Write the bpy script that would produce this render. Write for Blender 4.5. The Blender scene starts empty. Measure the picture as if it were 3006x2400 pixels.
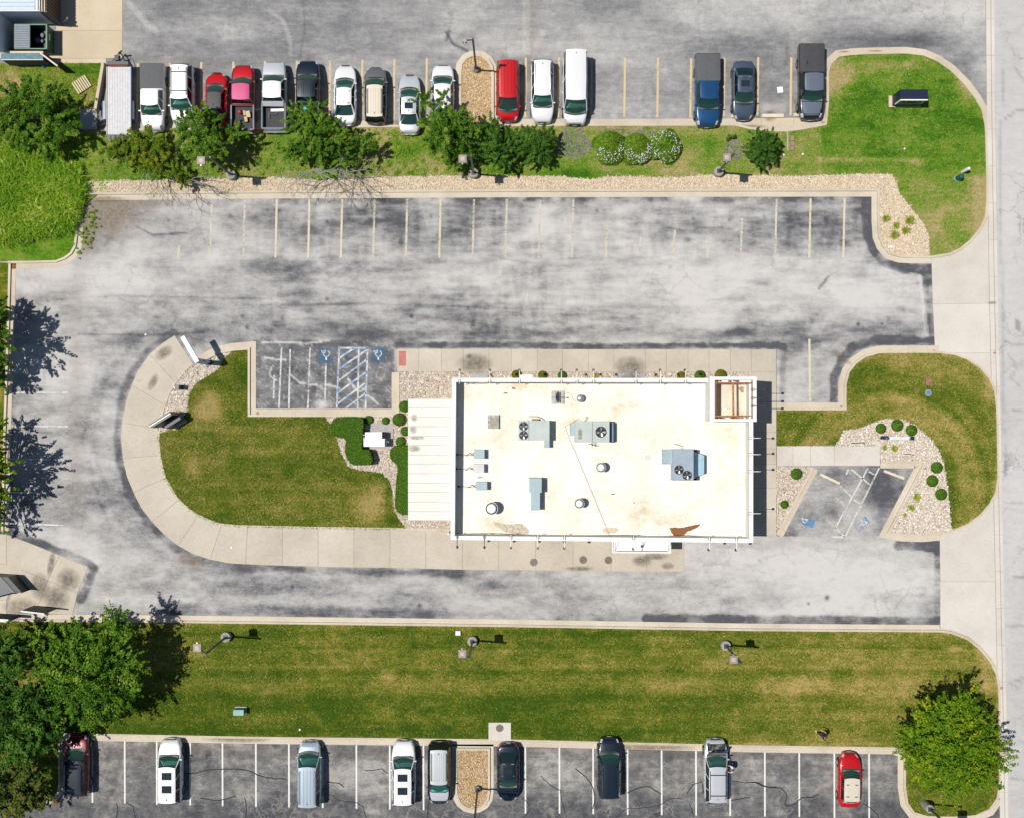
import bpy, bmesh, math, random
import numpy as np
from mathutils import Vector, Matrix

# ------------------------------------------------------------------ camera, sky, sun, exposure
SC = bpy.context.scene
HC = 84.0            # camera height above the lots (m)
PX = 36.0            # photo pixels per metre on the ground
CX, CY = 1503.0, 1200.0
cam_d = bpy.data.cameras.new("camera"); cam = bpy.data.objects.new("camera", cam_d)
SC.collection.objects.link(cam); SC.camera = cam
cam.location = (0, 0, HC); cam.rotation_euler = (0, 0, 0)
cam_d.sensor_width = 36.0; cam_d.lens = 36.0 * HC / (3006 / PX)
cam_d.clip_start = 1.0; cam_d.clip_end = 2000

SUN_DIR = Vector((0.4410, -0.034, -1.0)).normalized()       # the way the light travels
elev = math.asin(-SUN_DIR.z)
azim = math.atan2(-SUN_DIR.x, -SUN_DIR.y)                    # compass angle of the sun from +Y
world = bpy.data.worlds.new("World"); SC.world = world; world.use_nodes = True
wn = world.node_tree.nodes; wl = world.node_tree.links
bg = wn.get("Background") or wn.new("ShaderNodeBackground")
sky = wn.new("ShaderNodeTexSky"); sky.sky_type = 'NISHITA'; sky.sun_disc = False
sky.sun_elevation = elev; sky.sun_rotation = azim
sky.air_density = 1.0; sky.dust_density = 0.6; sky.ozone_density = 2.0
wl.new(sky.outputs[0], bg.inputs[0]); bg.inputs[1].default_value = 0.062
sd = bpy.data.lights.new("sun", 'SUN'); sd.energy = 4.6; sd.angle = math.radians(0.53); sd.color = (1.0, 0.955, 0.89)
sun = bpy.data.objects.new("sun", sd); SC.collection.objects.link(sun)
sun.rotation_euler = (-SUN_DIR).to_track_quat('Z', 'Y').to_euler(); sun.location = (-30, 5, 60)
SC.view_settings.view_transform = 'Standard'; SC.view_settings.look = 'None'
SC.view_settings.exposure = 0.0; SC.view_settings.gamma = 1.0
try: SC.view_settings.use_curve_mapping = False
except Exception: pass

# ------------------------------------------------------------------ helpers
COL = SC.collection
rng = np.random.RandomState(11)
random.seed(5)

def P(sx, sy, z=0.0):
    """photo pixel -> world point at height z"""
    k = (HC - z) / HC
    return Vector(((sx - CX) / PX * k, -(sy - CY) / PX * k, z))

def tag(o, label=None, cat=None, group=None, kind=None):
    if label: o['label'] = label
    if cat: o['category'] = cat
    if group: o['group'] = group
    if kind: o['kind'] = kind
    return o

def empty(name, loc, label, cat, group=None, rz=0.0):
    o = bpy.data.objects.new(name, None); COL.objects.link(o)
    o.empty_display_size = 0.2; o.location = loc; o.rotation_euler = (0, 0, rz)
    return tag(o, label, cat, group)

def link(name, me, mat, parent=None):
    o = bpy.data.objects.new(name, me); COL.objects.link(o)
    if mat is not None:
        me.materials.append(mat)
    if parent is not None: o.parent = parent
    return o

def copy_tree(o, parent=None):
    kids = list(o.children)
    c = o.copy(); COL.objects.link(c)
    if parent is not None: c.parent = parent
    for ch in kids: copy_tree(ch, c)
    return c

def mesh_np(name, V, F, mat, parent=None, fattr=None, vattr=None, smooth=False):
    V = np.asarray(V, np.float32); F = np.asarray(F, np.int32)
    me = bpy.data.meshes.new(name); k = F.shape[1]
    me.vertices.add(len(V)); me.vertices.foreach_set("co", V.ravel())
    me.loops.add(F.size); me.loops.foreach_set("vertex_index", F.ravel())
    me.polygons.add(len(F)); me.polygons.foreach_set("loop_start", np.arange(0, F.size, k, dtype=np.int32))
    me.update(calc_edges=True)
    me.polygons.foreach_set("use_smooth", np.full(len(F), smooth, dtype=bool))
    for n, a in (fattr or {}).items():
        at = me.attributes.new(n, 'FLOAT', 'FACE'); at.data.foreach_set("value", np.asarray(a, np.float32))
    for n, a in (vattr or {}).items():
        at = me.attributes.new(n, 'FLOAT', 'POINT'); at.data.foreach_set("value", np.asarray(a, np.float32))
    return link(name, me, mat, parent)

class MB:
    """collects faces, builds ONE mesh object"""
    def __init__(s): s.v = []; s.f = []
    def add(s, vs, fs):
        b = len(s.v); s.v += [tuple(v) for v in vs]; s.f += [[b + i for i in f] for f in fs]; return s
    def box(s, c, size, rz=0.0, taper=1.0, top_off=(0, 0)):
        hx, hy, hz = size[0] / 2, size[1] / 2, size[2] / 2
        ca, sa = math.cos(rz), math.sin(rz); vs = []
        for z in (-1, 1):
            t = 1.0 if z < 0 else taper
            ox, oy = (0, 0) if z < 0 else top_off
            for x, y in ((-1, -1), (1, -1), (1, 1), (-1, 1)):
                X, Y = x * hx * t + ox, y * hy * t + oy
                vs.append((c[0] + X * ca - Y * sa, c[1] + X * sa + Y * ca, c[2] + z * hz))
        return s.add(vs, [(3, 2, 1, 0), (4, 5, 6, 7), (0, 1, 5, 4), (1, 2, 6, 5), (2, 3, 7, 6), (3, 0, 4, 7)])
    def prism(s, pts, z0, z1):
        n = len(pts)
        a = sum(pts[i][0] * pts[(i + 1) % n][1] - pts[(i + 1) % n][0] * pts[i][1] for i in range(n))
        if a < 0: pts = list(pts)[::-1]
        vs = [(p[0], p[1], z0) for p in pts] + [(p[0], p[1], z1) for p in pts]
        fs = [list(range(n, 2 * n)), list(range(n - 1, -1, -1))] + [(i, (i + 1) % n, n + (i + 1) % n, n + i) for i in range(n)]
        return s.add(vs, fs)
    def tube(s, pts, r, seg=6, caps=True):
        pts = [Vector(p) for p in pts]; n = len(pts)
        rr = list(r) if hasattr(r, '__len__') else [r] * n
        vs = []
        for i, p in enumerate(pts):
            d = (pts[min(i + 1, n - 1)] - pts[max(i - 1, 0)])
            d = d.normalized() if d.length > 1e-6 else Vector((0, 0, 1))
            u = d.cross(Vector((0, 0, 1)) if abs(d.z) < 0.9 else Vector((1, 0, 0))).normalized(); w = d.cross(u)
            for k in range(seg):
                a = 2 * math.pi * k / seg
                vs.append(p + (u * math.cos(a) + w * math.sin(a)) * rr[i])
        fs = [(i * seg + k, i * seg + (k + 1) % seg, (i + 1) * seg + (k + 1) % seg, (i + 1) * seg + k) for i in range(n - 1) for k in range(seg)]
        if caps: fs += [list(range(seg))[::-1], [(n - 1) * seg + k for k in range(seg)]]
        return s.add(vs, fs)
    def lathe(s, c, prof, seg=20):
        """prof: [(r, z)] bottom to top, closed at both ends"""
        vs = []
        for r, z in prof:
            for k in range(seg):
                a = 2 * math.pi * k / seg; vs.append((c[0] + r * math.cos(a), c[1] + r * math.sin(a), c[2] + z))
        m = len(prof)
        fs = [(i * seg + k, i * seg + (k + 1) % seg, (i + 1) * seg + (k + 1) % seg, (i + 1) * seg + k) for i in range(m - 1) for k in range(seg)]
        fs += [list(range(seg))[::-1], [(m - 1) * seg + k for k in range(seg)]]
        return s.add(vs, fs)
    def grid(s, rows):
        """rows of equally many points"""
        m = len(rows); n = len(rows[0]); vs = [p for r in rows for p in r]
        return s.add(vs, [(i * n + k, i * n + k + 1, (i + 1) * n + k + 1, (i + 1) * n + k) for i in range(m - 1) for k in range(n - 1)])
    def build(s, name, mat, parent=None, smooth=None):
        me = bpy.data.meshes.new(name); me.from_pydata(s.v, [], s.f); me.update()
        if smooth:
            me.polygons.foreach_set("use_smooth", [True] * len(me.polygons))
            me.set_sharp_from_angle(angle=math.radians(smooth))
        return link(name, me, mat, parent)

# ---- numpy noise
_T = rng.rand(512, 512).astype(np.float32)
def vnoise(x, y, seed=0):
    xi = np.floor(x).astype(int); yi = np.floor(y).astype(int)
    fx = x - xi; fy = y - yi; fx = fx * fx * (3 - 2 * fx); fy = fy * fy * (3 - 2 * fy)
    a = xi + seed * 37; b = yi + seed * 91
    g = lambda i, j: _T[(a + i) & 511, (b + j) & 511]
    return (g(0, 0) * (1 - fx) + g(1, 0) * fx) * (1 - fy) + (g(0, 1) * (1 - fx) + g(1, 1) * fx) * fy
def fbm(x, y, octv=5, seed=0, gain=0.5):
    s = 0; a = 1; t = 0
    for i in range(octv):
        s = s + a * vnoise(x, y, seed + i * 3); t += a; a *= gain; x = x * 2.03 + 5.1; y = y * 2.03 + 1.7
    return s / t

def seg_dist(x, y, pts):
    d = np.full(x.shape, 1e9)
    for (x0, y0), (x1, y1) in zip(pts[:-1], pts[1:]):
        dx, dy = x1 - x0, y1 - y0; t = np.clip(((x - x0) * dx + (y - y0) * dy) / (dx * dx + dy * dy + 1e-9), 0, 1)
        d = np.minimum(d, np.hypot(x - x0 - t * dx, y - y0 - t * dy))
    return d
def inside(x, y, poly):
    c = np.zeros(x.shape, bool); n = len(poly)
    for i in range(n):
        x0, y0 = poly[i]; x1, y1 = poly[(i + 1) % n]
        if y0 == y1: continue
        m = ((y0 > y) != (y1 > y)) & (x < (x1 - x0) * (y - y0) / (y1 - y0) + x0)
        c ^= m
    return c
def sm(a, b, v):
    t = np.clip((v - a) / (b - a), 0, 1); return t * t * (3 - 2 * t)

def nearest_on(x, y, poly):
    bd = np.full(x.shape, 1e9); bx = x.copy(); by = y.copy(); n = len(poly)
    for i in range(n):
        x0, y0 = poly[i]; x1, y1 = poly[(i + 1) % n]; dx, dy = x1 - x0, y1 - y0
        t = np.clip(((x - x0) * dx + (y - y0) * dy) / (dx * dx + dy * dy + 1e-9), 0, 1)
        px = x0 + t * dx; py = y0 + t * dy; d = np.hypot(x - px, y - py); m = d < bd
        bd[m] = d[m]; bx[m] = px[m]; by[m] = py[m]
    return bx, by

def sheet(name, poly, step, z, mat, fn=None, relief=0.0, parent=None):
    """polygon (photo px) as a fine grid mesh whose rim follows the polygon; fn(x,y)->dict of vertex attributes"""
    xs = np.array([p[0] for p in poly]); ys = np.array([p[1] for p in poly])
    xs = xs.astype(float); ys = ys.astype(float); gx = np.arange(xs.min() - step, xs.max() + 2 * step, step); gy = np.arange(ys.min() - step, ys.max() + 2 * step, step)
    X, Y = np.meshgrid(gx, gy); ny, nx = X.shape
    I = inside(X, Y, poly)
    cell = I[:-1, :-1] | I[1:, :-1] | I[:-1, 1:] | I[1:, 1:]
    x = X.ravel().copy(); y = Y.ravel().copy(); out = ~I.ravel()
    if out.any():
        used = np.zeros((ny, nx), bool)
        used[:-1, :-1] |= cell; used[1:, :-1] |= cell; used[:-1, 1:] |= cell; used[1:, 1:] |= cell
        m = out & used.ravel(); bx, by = nearest_on(x[m], y[m], poly); x[m] = bx; y[m] = by
    idx = np.arange(nx * ny).reshape(ny, nx)
    f = np.stack([idx[:-1, :-1][cell], idx[1:, :-1][cell], idx[1:, 1:][cell], idx[:-1, 1:][cell]], 1)
    u, inv = np.unique(f, return_inverse=True); f = inv.reshape(f.shape)
    x = x[u]; y = y[u]
    zz = np.full(x.shape, z)
    if relief: zz = zz + relief * (fbm(x / 20, y / 20, 3, 77) - 0.5)
    V = np.stack([(x - CX) / PX, -(y - CY) / PX, zz], 1)
    return mesh_np(name, V, f, mat, parent, vattr=(fn(x, y) if fn else None))

def offset_path(pts, d, closed=False):
    """world-metre path offset to its left by d"""
    q = [Vector((p[0], p[1])) for p in pts]; n = len(q); out = []
    for i in range(n):
        a = q[(i - 1) % n] if (closed or i > 0) else None; b = q[i]; c = q[(i + 1) % n] if (closed or i < n - 1) else None
        ns = []
        if a is not None and (b - a).length > 1e-6: e = (b - a).normalized(); ns.append(Vector((-e.y, e.x)))
        if c is not None and (c - b).length > 1e-6: e = (c - b).normalized(); ns.append(Vector((-e.y, e.x)))
        m = sum(ns, Vector((0, 0))); m = m.normalized() if m.length > 1e-6 else ns[0]
        k = 1.0 / max(0.45, m.dot(ns[0])); out.append(b + m * d * k)
    return out
def densify(pts, step=25, closed=False):
    """Catmull-Rom only on gentle corners (photo px)"""
    n = len(pts); out = []
    rngi = range(n if closed else n - 1)
    def g(i): return pts[i % n] if closed else pts[min(max(i, 0), n - 1)]
    def sharp(i):
        a, b, c = g(i - 1), g(i), g(i + 1)
        v1 = (b[0] - a[0], b[1] - a[1]); v2 = (c[0] - b[0], c[1] - b[1]); l1 = math.hypot(*v1); l2 = math.hypot(*v2)
        if l1 < 1e-6 or l2 < 1e-6: return True
        return (v1[0] * v2[0] + v1[1] * v2[1]) / (l1 * l2) < 0.78 or max(l1, l2) > 150
    for i in rngi:
        p0, p1, p2, p3 = g(i - 1), g(i), g(i + 1), g(i + 2)
        L = math.hypot(p2[0] - p1[0], p2[1] - p1[1]); k = max(1, int(L / step))
        t1 = (0.5 * (p2[0] - p0[0]), 0.5 * (p2[1] - p0[1])); t2 = (0.5 * (p3[0] - p1[0]), 0.5 * (p3[1] - p1[1]))
        if sharp(i) or L > 150: t1 = (p2[0] - p1[0], p2[1] - p1[1])
        if sharp(i + 1) or L > 150: t2 = (p2[0] - p1[0], p2[1] - p1[1])
        def cl(t):
            m = math.hypot(*t); return t if m <= L * 1.4 or m == 0 else (t[0] * L * 1.4 / m, t[1] * L * 1.4 / m)
        t1 = cl(t1); t2 = cl(t2)
        for j in range(k):
            t = j / k; h0 = 2 * t**3 - 3 * t * t + 1; h1 = t**3 - 2 * t * t + t; h2 = -2 * t**3 + 3 * t * t; h3 = t**3 - t * t
            out.append((h0 * p1[0] + h1 * t1[0] + h2 * p2[0] + h3 * t2[0], h0 * p1[1] + h1 * t1[1] + h2 * p2[1] + h3 * t2[1]))
    if not closed: out.append(pts[-1])
    return out
def ribbon(mb, ptsS, d0, d1, z0, z1, closed=False):
    w = [P(*p) for p in ptsS]
    a = offset_path(w, d0, closed); b = offset_path(w, d1, closed); n = len(w)
    vs = []
    for i in range(n):
        vs += [(a[i].x, a[i].y, z0), (a[i].x, a[i].y, z1), (b[i].x, b[i].y, z1), (b[i].x, b[i].y, z0)]
    fs = []
    for i in range(n if closed else n - 1):
        j = (i + 1) % n
        for k in range(3): fs.append((4 * i + k, 4 * j + k, 4 * j + k + 1, 4 * i + k + 1))
    if not closed: fs += [(0, 1, 2, 3), (4 * n - 1, 4 * n - 2, 4 * n - 3, 4 * n - 4)]
    return mb.add(vs, fs)
def line(mb, p, q, w, z):
    a = P(*p); b = P(*q); d = (b - a); d.z = 0; d.normalize(); n = Vector((-d.y, d.x, 0)) * (w / 2)
    return mb.add([(a - n) + Vector((0, 0, z)), (b - n) + Vector((0, 0, z)), (b + n) + Vector((0, 0, z)), (a + n) + Vector((0, 0, z))], [(0, 1, 2, 3)])

def clip_poly(poly, a, b, c):
    """keep a*x+b*y<=c"""
    out = []; n = len(poly)
    for i in range(n):
        p, q = poly[i], poly[(i + 1) % n]; fp = a * p[0] + b * p[1] - c; fq = a * q[0] + b * q[1] - c
        if fp <= 0: out.append(p)
        if fp * fq < 0:
            t = fp / (fp - fq); out.append((p[0] + t * (q[0] - p[0]), p[1] + t * (q[1] - p[1])))
    return out
def inset_quad(pts, d):
    w = [P(*p) for p in pts]; n = len(w)
    a = sum(w[i].x * w[(i + 1) % n].y - w[(i + 1) % n].x * w[i].y for i in range(n))
    if a < 0: w = w[::-1]
    return offset_path(w, d, True)
# ------------------------------------------------------------------ materials
class NT:
    def __init__(s, name):
        s.m = bpy.data.materials.new(name); s.m.use_nodes = True; s.n = s.m.node_tree.nodes; s.l = s.m.node_tree.links
        s.b = s.n["Principled BSDF"]; s.out = s.n["Material Output"]; s._c = None
    def new(s, t, **kw):
        nd = s.n.new(t)
        for k, v in kw.items(): setattr(nd, k, v)
        return nd
    def pos(s):
        if s._c is None: s._c = s.new("ShaderNodeNewGeometry").outputs["Position"]
        return s._c
    def obj(s): return s.new("ShaderNodeTexCoord").outputs["Object"]
    def noise(s, scale, detail=3, rough=0.55, vec=None, stretch=None, dist=0.0):
        t = s.new("ShaderNodeTexNoise"); t.inputs["Scale"].default_value = scale; t.inputs["Detail"].default_value = detail
        t.inputs["Roughness"].default_value = rough; t.inputs["Distortion"].default_value = dist
        v = vec or s.pos()
        if stretch:
            mp = s.new("ShaderNodeMapping"); mp.inputs["Scale"].default_value = stretch; s.l.new(v, mp.inputs[0]); v = mp.outputs[0]
        s.l.new(v, t.inputs["Vector"]); return t.outputs["Fac"]
    def attr(s, name): return s.new("ShaderNodeAttribute", attribute_name=name).outputs["Fac"]
    def math(s, op, a, b=None, c=None, clamp=False):
        t = s.new("ShaderNodeMath", operation=op); t.use_clamp = clamp
        for i, v in enumerate((a, b, c)):
            if v is None: continue
            if isinstance(v, (int, float)): t.inputs[i].default_value = v
            else: s.l.new(v, t.inputs[i])
        return t.outputs[0]
    def ramp(s, fac, stops):
        r = s.new("ShaderNodeValToRGB"); e = r.color_ramp.elements
        while len(e) < len(stops): e.new(0.5)
        for i, (p, c) in enumerate(stops): e[i].position = p; e[i].color = (*c, 1)
        s.l.new(fac, r.inputs[0]); return r.outputs[0]
    def mix(s, fac, a, b, mode='MIX'):
        t = s.new("ShaderNodeMix", data_type='RGBA', blend_type=mode)
        if isinstance(fac, (int, float)): t.inputs[0].default_value = fac
        else: s.l.new(fac, t.inputs[0])
        for i, v in ((6, a), (7, b)):
            if isinstance(v, tuple): t.inputs[i].default_value = (*v, 1)
            else: s.l.new(v, t.inputs[i])
        return t.outputs[2]
    def base(s, c, rough=0.8, metal=0.0, spec=0.5, coat=0.0):
        if isinstance(c, tuple): s.b.inputs["Base Color"].default_value = (*c, 1)
        else: s.l.new(c, s.b.inputs["Base Color"])
        s.b.inputs["Roughness"].default_value = rough; s.b.inputs["Metallic"].default_value = metal
        s.b.inputs["Specular IOR Level"].default_value = spec; s.b.inputs["Coat Weight"].default_value = coat
        s.b.inputs["Coat Roughness"].default_value = 0.04
        return s
    def bump(s, h, strength=0.3, dist=0.02):
        t = s.new("ShaderNodeBump"); t.inputs["Strength"].default_value = strength; t.inputs["Distance"].default_value = dist
        s.l.new(h, t.inputs["Height"]); s.l.new(t.outputs[0], s.b.inputs["Normal"]); return s

MATS = {}
def plain(name, c, rough=0.6, metal=0.0, coat=0.0, var=0.12, scale=3.0, spec=0.5):
    """one paint or metal with slight noise in its colour"""
    if name in MATS: return MATS[name]
    t = NT(name); f = t.noise(scale, 4, 0.6, vec=t.obj())
    a = tuple(min(1, x * (1 - var)) for x in c); b = tuple(min(1, x * (1 + var)) for x in c)
    t.base(t.ramp(f, [(0.3, a), (0.7, b)]), rough, metal, spec, coat); MATS[name] = t.m; return t.m

def asphalt_mat(name, stops, crack=0.3, seal=0.0, fine=0.30):
    t = NT(name); L = t.attr("wear")
    f1 = t.noise(1.9, 7, 0.66); f2 = t.noise(7.0, 5, 0.75); f3 = t.noise(26.0, 3, 0.75)
    f5 = t.noise(2.6, 6, 0.7, stretch=(0.3, 1.6, 1), dist=0.8)
    f4 = t.noise(0.55, 5, 0.6, stretch=(1, 3.2, 1), dist=0.6)
    v = t.math('ADD', L, t.math('MULTIPLY', t.math('SUBTRACT', f1, 0.5), fine * 1.8))
    v = t.math('ADD', v, t.math('MULTIPLY', t.math('SUBTRACT', f5, 0.5), fine * 1.3))
    v = t.math('ADD', v, t.math('MULTIPLY', t.math('SUBTRACT', f2, 0.5), fine * 1.6))
    v = t.math('ADD', v, t.math('MULTIPLY', t.math('SUBTRACT', f3, 0.5), fine * 1.5))
    v = t.math('ADD', v, t.math('MULTIPLY', t.math('SUBTRACT', f4, 0.5), fine * 1.5), clamp=True)
    col = t.ramp(v, stops)
    # fine pale or dark crack nets
    vo = t.new("ShaderNodeTexVoronoi", feature='DISTANCE_TO_EDGE'); vo.inputs["Scale"].default_value = 0.42
    wn_ = t.new("ShaderNodeTexNoise"); wn_.inputs["Scale"].default_value = 1.3; wn_.inputs["Detail"].default_value = 8; wn_.inputs["Roughness"].default_value = .68; t.l.new(t.pos(), wn_.inputs["Vector"])
    mx = t.new("ShaderNodeVectorMath", operation='MULTIPLY_ADD'); t.l.new(wn_.outputs["Color"], mx.inputs[0]); mx.inputs[1].default_value = (2.0, 2.0, 0); t.l.new(t.pos(), mx.inputs[2])
    t.l.new(mx.outputs[0], vo.inputs["Vector"])
    ed = t.math('SUBTRACT', 1.0, t.math('MULTIPLY', vo.outputs["Distance"], 34.0), clamp=True)
    gate = t.math('MULTIPLY', t.math('SUBTRACT', t.noise(0.16, 2, 0.5), 0.47), 7.0, clamp=True)
    ed = t.math('MULTIPLY', t.math('MULTIPLY', ed, gate), abs(crack))
    col = t.mix(ed, col, (0.30, 0.285, 0.26) if crack < 0 else (0.07, 0.07, 0.075))
    if crack < 0:
        v2 = t.new("ShaderNodeTexVoronoi", feature='DISTANCE_TO_EDGE'); v2.inputs["Scale"].default_value = 1.1; t.l.new(mx.outputs[0], v2.inputs["Vector"])
        e2 = t.math('SUBTRACT', 1.0, t.math('MULTIPLY', v2.outputs["Distance"], 15.0), clamp=True); g2 = t.math('MULTIPLY', t.math('SUBTRACT', t.noise(0.35, 3, 0.6), 0.44), 6.0, clamp=True)
        col = t.mix(t.math('MULTIPLY', t.math('MULTIPLY', e2, g2), 0.55), col, (0.30, 0.28, 0.25))
    # little specks and chips
    sp = t.math('MULTIPLY', t.math('SUBTRACT', t.noise(22.0, 1, 0.4), 0.735), 12.0, clamp=True)
    col = t.mix(t.math('MULTIPLY', sp, 0.75), col, (0.52, 0.51, 0.49))
    D = t.attr("dirt"); br = t.ramp(t.noise(5.0, 5, 0.7), [(0.3, (0.10, 0.075, 0.05)), (0.7, (0.30, 0.25, 0.19))])
    col = t.mix(t.math('MULTIPLY', D, t.math('ADD', t.noise(2.5, 4, 0.6), 0.35), clamp=True), col, br)
    t.base(col, 0.92, 0, 0.25); t.bump(f3, 0.25, 0.02); return t.m

M_LOT = asphalt_mat("weathered_asphalt", crack=0.28, stops=[(0.0, (0.075, 0.077, 0.086)), (0.2, (0.150, 0.149, 0.153)), (0.42, (0.275, 0.269, 0.262)), (0.68, (0.405, 0.393, 0.378)), (1.0, (0.52, 0.503, 0.48))])
M_UP = asphalt_mat("grey_asphalt", [(0.0, (0.08, 0.082, 0.09)), (0.3, (0.17, 0.17, 0.175)), (0.6, (0.30, 0.295, 0.288)), (1.0, (0.50, 0.49, 0.465))], crack=0.35)
M_LOW = asphalt_mat("dark_asphalt", [(0.0, (0.040, 0.041, 0.050)), (0.35, (0.078, 0.078, 0.086)), (0.65, (0.15, 0.147, 0.143)), (1.0, (0.34, 0.325, 0.30))], crack=-0.75, fine=0.38)
M_ROAD = asphalt_mat("street_concrete", [(0.0, (0.27, 0.265, 0.26)), (0.5, (0.42, 0.412, 0.40)), (1.0, (0.55, 0.54, 0.525))], crack=0.45, fine=0.26)

def concrete_mat(name, c0, c1, c2, stain=0.5):
    t = NT(name); f = t.noise(0.35, 5, 0.6); g = t.noise(4.5, 5, 0.65); h = t.noise(28, 2, 0.6)
    rnd = t.new("ShaderNodeObjectInfo").outputs["Random"]
    v = t.math('ADD', t.math('MULTIPLY', f, 0.55), t.math('MULTIPLY', g, 0.32)); v = t.math('ADD', v, t.math('MULTIPLY', h, 0.13))
    v = t.math('ADD', v, t.math('MULTIPLY', t.math('SUBTRACT', rnd, 0.5), 0.10))
    col = t.ramp(v, [(0.32, c0), (0.5, c1), (0.68, c2)])
    s = t.math('MULTIPLY', t.math('SUBTRACT', t.noise(0.7, 6, 0.7), 0.60), 5.0, clamp=True)
    col = t.mix(t.math('MULTIPLY', s, stain), col, (0.20, 0.185, 0.165))
    sp = t.math('MULTIPLY', t.math('SUBTRACT', t.noise(13.0, 2, 0.4), 0.70), 9.0, clamp=True)
    col = t.mix(t.math('MULTIPLY', sp, 0.35), col, (0.25, 0.22, 0.18))
    t.base(col, 0.9, 0, 0.3); t.bump(h, 0.15, 0.01); return t.m
M_CON = concrete_mat("concrete", (0.40, 0.355, 0.285), (0.485, 0.435, 0.352), (0.565, 0.515, 0.425))
M_CON2 = concrete_mat("concrete_pale", (0.48, 0.44, 0.385), (0.56, 0.52, 0.46), (0.63, 0.59, 0.53), 0.18)
M_KERB = concrete_mat("concrete_kerb", (0.42, 0.36, 0.275), (0.53, 0.465, 0.365), (0.62, 0.56, 0.46), 0.45)
M_CONG = concrete_mat("concrete_grey", (0.26, 0.25, 0.24), (0.36, 0.35, 0.335), (0.46, 0.44, 0.42), 0.5)
M_TAN = concrete_mat("concrete_tan", (0.47, 0.385, 0.265), (0.54, 0.45, 0.32), (0.60, 0.52, 0.38), 0.25)
M_JOINT = plain("joint_dark", (0.27, 0.24, 0.19), 0.95)

def grass_mat(name, lush, mid, dry, straw):
    t = NT(name); G = t.attr("dry")
    a = t.noise(0.8, 6, 0.65); b = t.noise(5.5, 5, 0.75); c = t.noise(24, 3, 0.75); st = t.noise(2.0, 5, 0.65, stretch=(0.35, 2.2, 1))
    v = t.math('ADD', G, t.math('MULTIPLY', t.math('SUBTRACT', a, 0.5), 0.8))
    v = t.math('ADD', v, t.math('MULTIPLY', t.math('SUBTRACT', b, 0.5), 1.5))
    v = t.math('ADD', v, t.math('MULTIPLY', t.math('SUBTRACT', c, 0.5), 1.7))
    v = t.math('ADD', v, t.math('MULTIPLY', t.math('SUBTRACT', st, 0.5), 0.9), clamp=True)
    col = t.ramp(v, [(0.0, lush), (0.38, mid), (0.68, dry), (1.0, straw)])
    t.base(col, 0.95, 0, 0.15); t.bump(t.math('ADD', b, c), 0.9, 0.06); return t.m
M_GR = grass_mat("mown_grass", (0.036, 0.078, 0.004), (0.110, 0.146, 0.009), (0.235, 0.200, 0.034), (0.44, 0.32, 0.12))
M_GRB = grass_mat("bright_grass", (0.036, 0.110, 0.006), (0.112, 0.245, 0.010), (0.225, 0.245, 0.042), (0.46, 0.34, 0.18))

def face_tint(name, stops, rough=0.8, transl=0.0, bright=None):
    t = NT(name); f = t.attr("tone"); col = t.ramp(f, stops)
    t.base(col, rough, 0, 0.3 if not transl else 0.12)
    if transl:
        tr = t.new("ShaderNodeBsdfTranslucent"); t.l.new(col, tr.inputs[0]); mx = t.new("ShaderNodeMixShader"); mx.inputs[0].default_value = transl
        t.l.new(t.b.outputs[0], mx.inputs[1]); t.l.new(tr.outputs[0], mx.inputs[2]); t.l.new(mx.outputs[0], t.out.inputs[0])
    return t.m
M_RIVER = face_tint("river_rock", [(0, (0.22, 0.17, 0.13)), (0.25, (0.45, 0.38, 0.31)), (0.6, (0.60, 0.53, 0.45)), (1, (0.78, 0.74, 0.68))], 0.85)
M_BUFF = face_tint("buff_rock", [(0, (0.46, 0.35, 0.23)), (0.3, (0.58, 0.465, 0.32)), (0.7, (0.67, 0.56, 0.41)), (1, (0.76, 0.67, 0.52))], 0.85)
M_PEBBLE = face_tint("gold_pebble", [(0, (0.22, 0.13, 0.05)), (0.35, (0.45, 0.28, 0.12)), (0.7, (0.60, 0.42, 0.21)), (1, (0.78, 0.66, 0.46))], 0.8)
M_RBASE = plain("rock_bed_soil", (0.44, 0.36, 0.26), 0.95, var=0.4, scale=9)
M_MULCH = plain("grey_mulch", (0.15, 0.14, 0.135), 0.95, var=0.45, scale=12)
M_LEAF = face_tint("leaf_green", [(0, (0.028, 0.080, 0.006)), (0.4, (0.065, 0.160, 0.010)), (0.75, (0.125, 0.245, 0.016)), (1, (0.24, 0.33, 0.045))], 0.5, 0.22)
M_LEAFD = face_tint("leaf_dark", [(0, (0.020, 0.065, 0.008)), (0.5, (0.048, 0.130, 0.012)), (1, (0.13, 0.25, 0.035))], 0.5, 0.2)
M_LEAFY = face_tint("leaf_yellow", [(0, (0.038, 0.105, 0.004)), (0.4, (0.098, 0.205, 0.006)), (0.8, (0.19, 0.29, 0.010)), (1, (0.34, 0.36, 0.02))], 0.5, 0.22)
M_LEAFO = face_tint("leaf_olive", [(0, (0.040, 0.090, 0.006)), (0.45, (0.105, 0.185, 0.010)), (0.8, (0.19, 0.245, 0.014)), (1, (0.30, 0.28, 0.02))], 0.55, 0.2)
M_LEAFB = face_tint("leaf_brown", [(0, (0.03, 0.07, 0.010)), (0.45, (0.075, 0.125, 0.016)), (0.8, (0.17, 0.16, 0.035)), (1, (0.34, 0.22, 0.07))], 0.6, 0.2)
M_BOX = face_tint("leaf_box", [(0, (0.025, 0.0713, 0.004)), (0.5, (0.0625, 0.1552, 0.008)), (1, (0.1625, 0.2645, 0.025))], 0.5, 0.15)
M_BLADE = face_tint("long_grass", [(0, (0.06, 0.17, 0.010)), (0.45, (0.17, 0.34, 0.018)), (0.8, (0.36, 0.48, 0.04)), (1, (0.66, 0.68, 0.20))], 0.6, 0.2)
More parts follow.
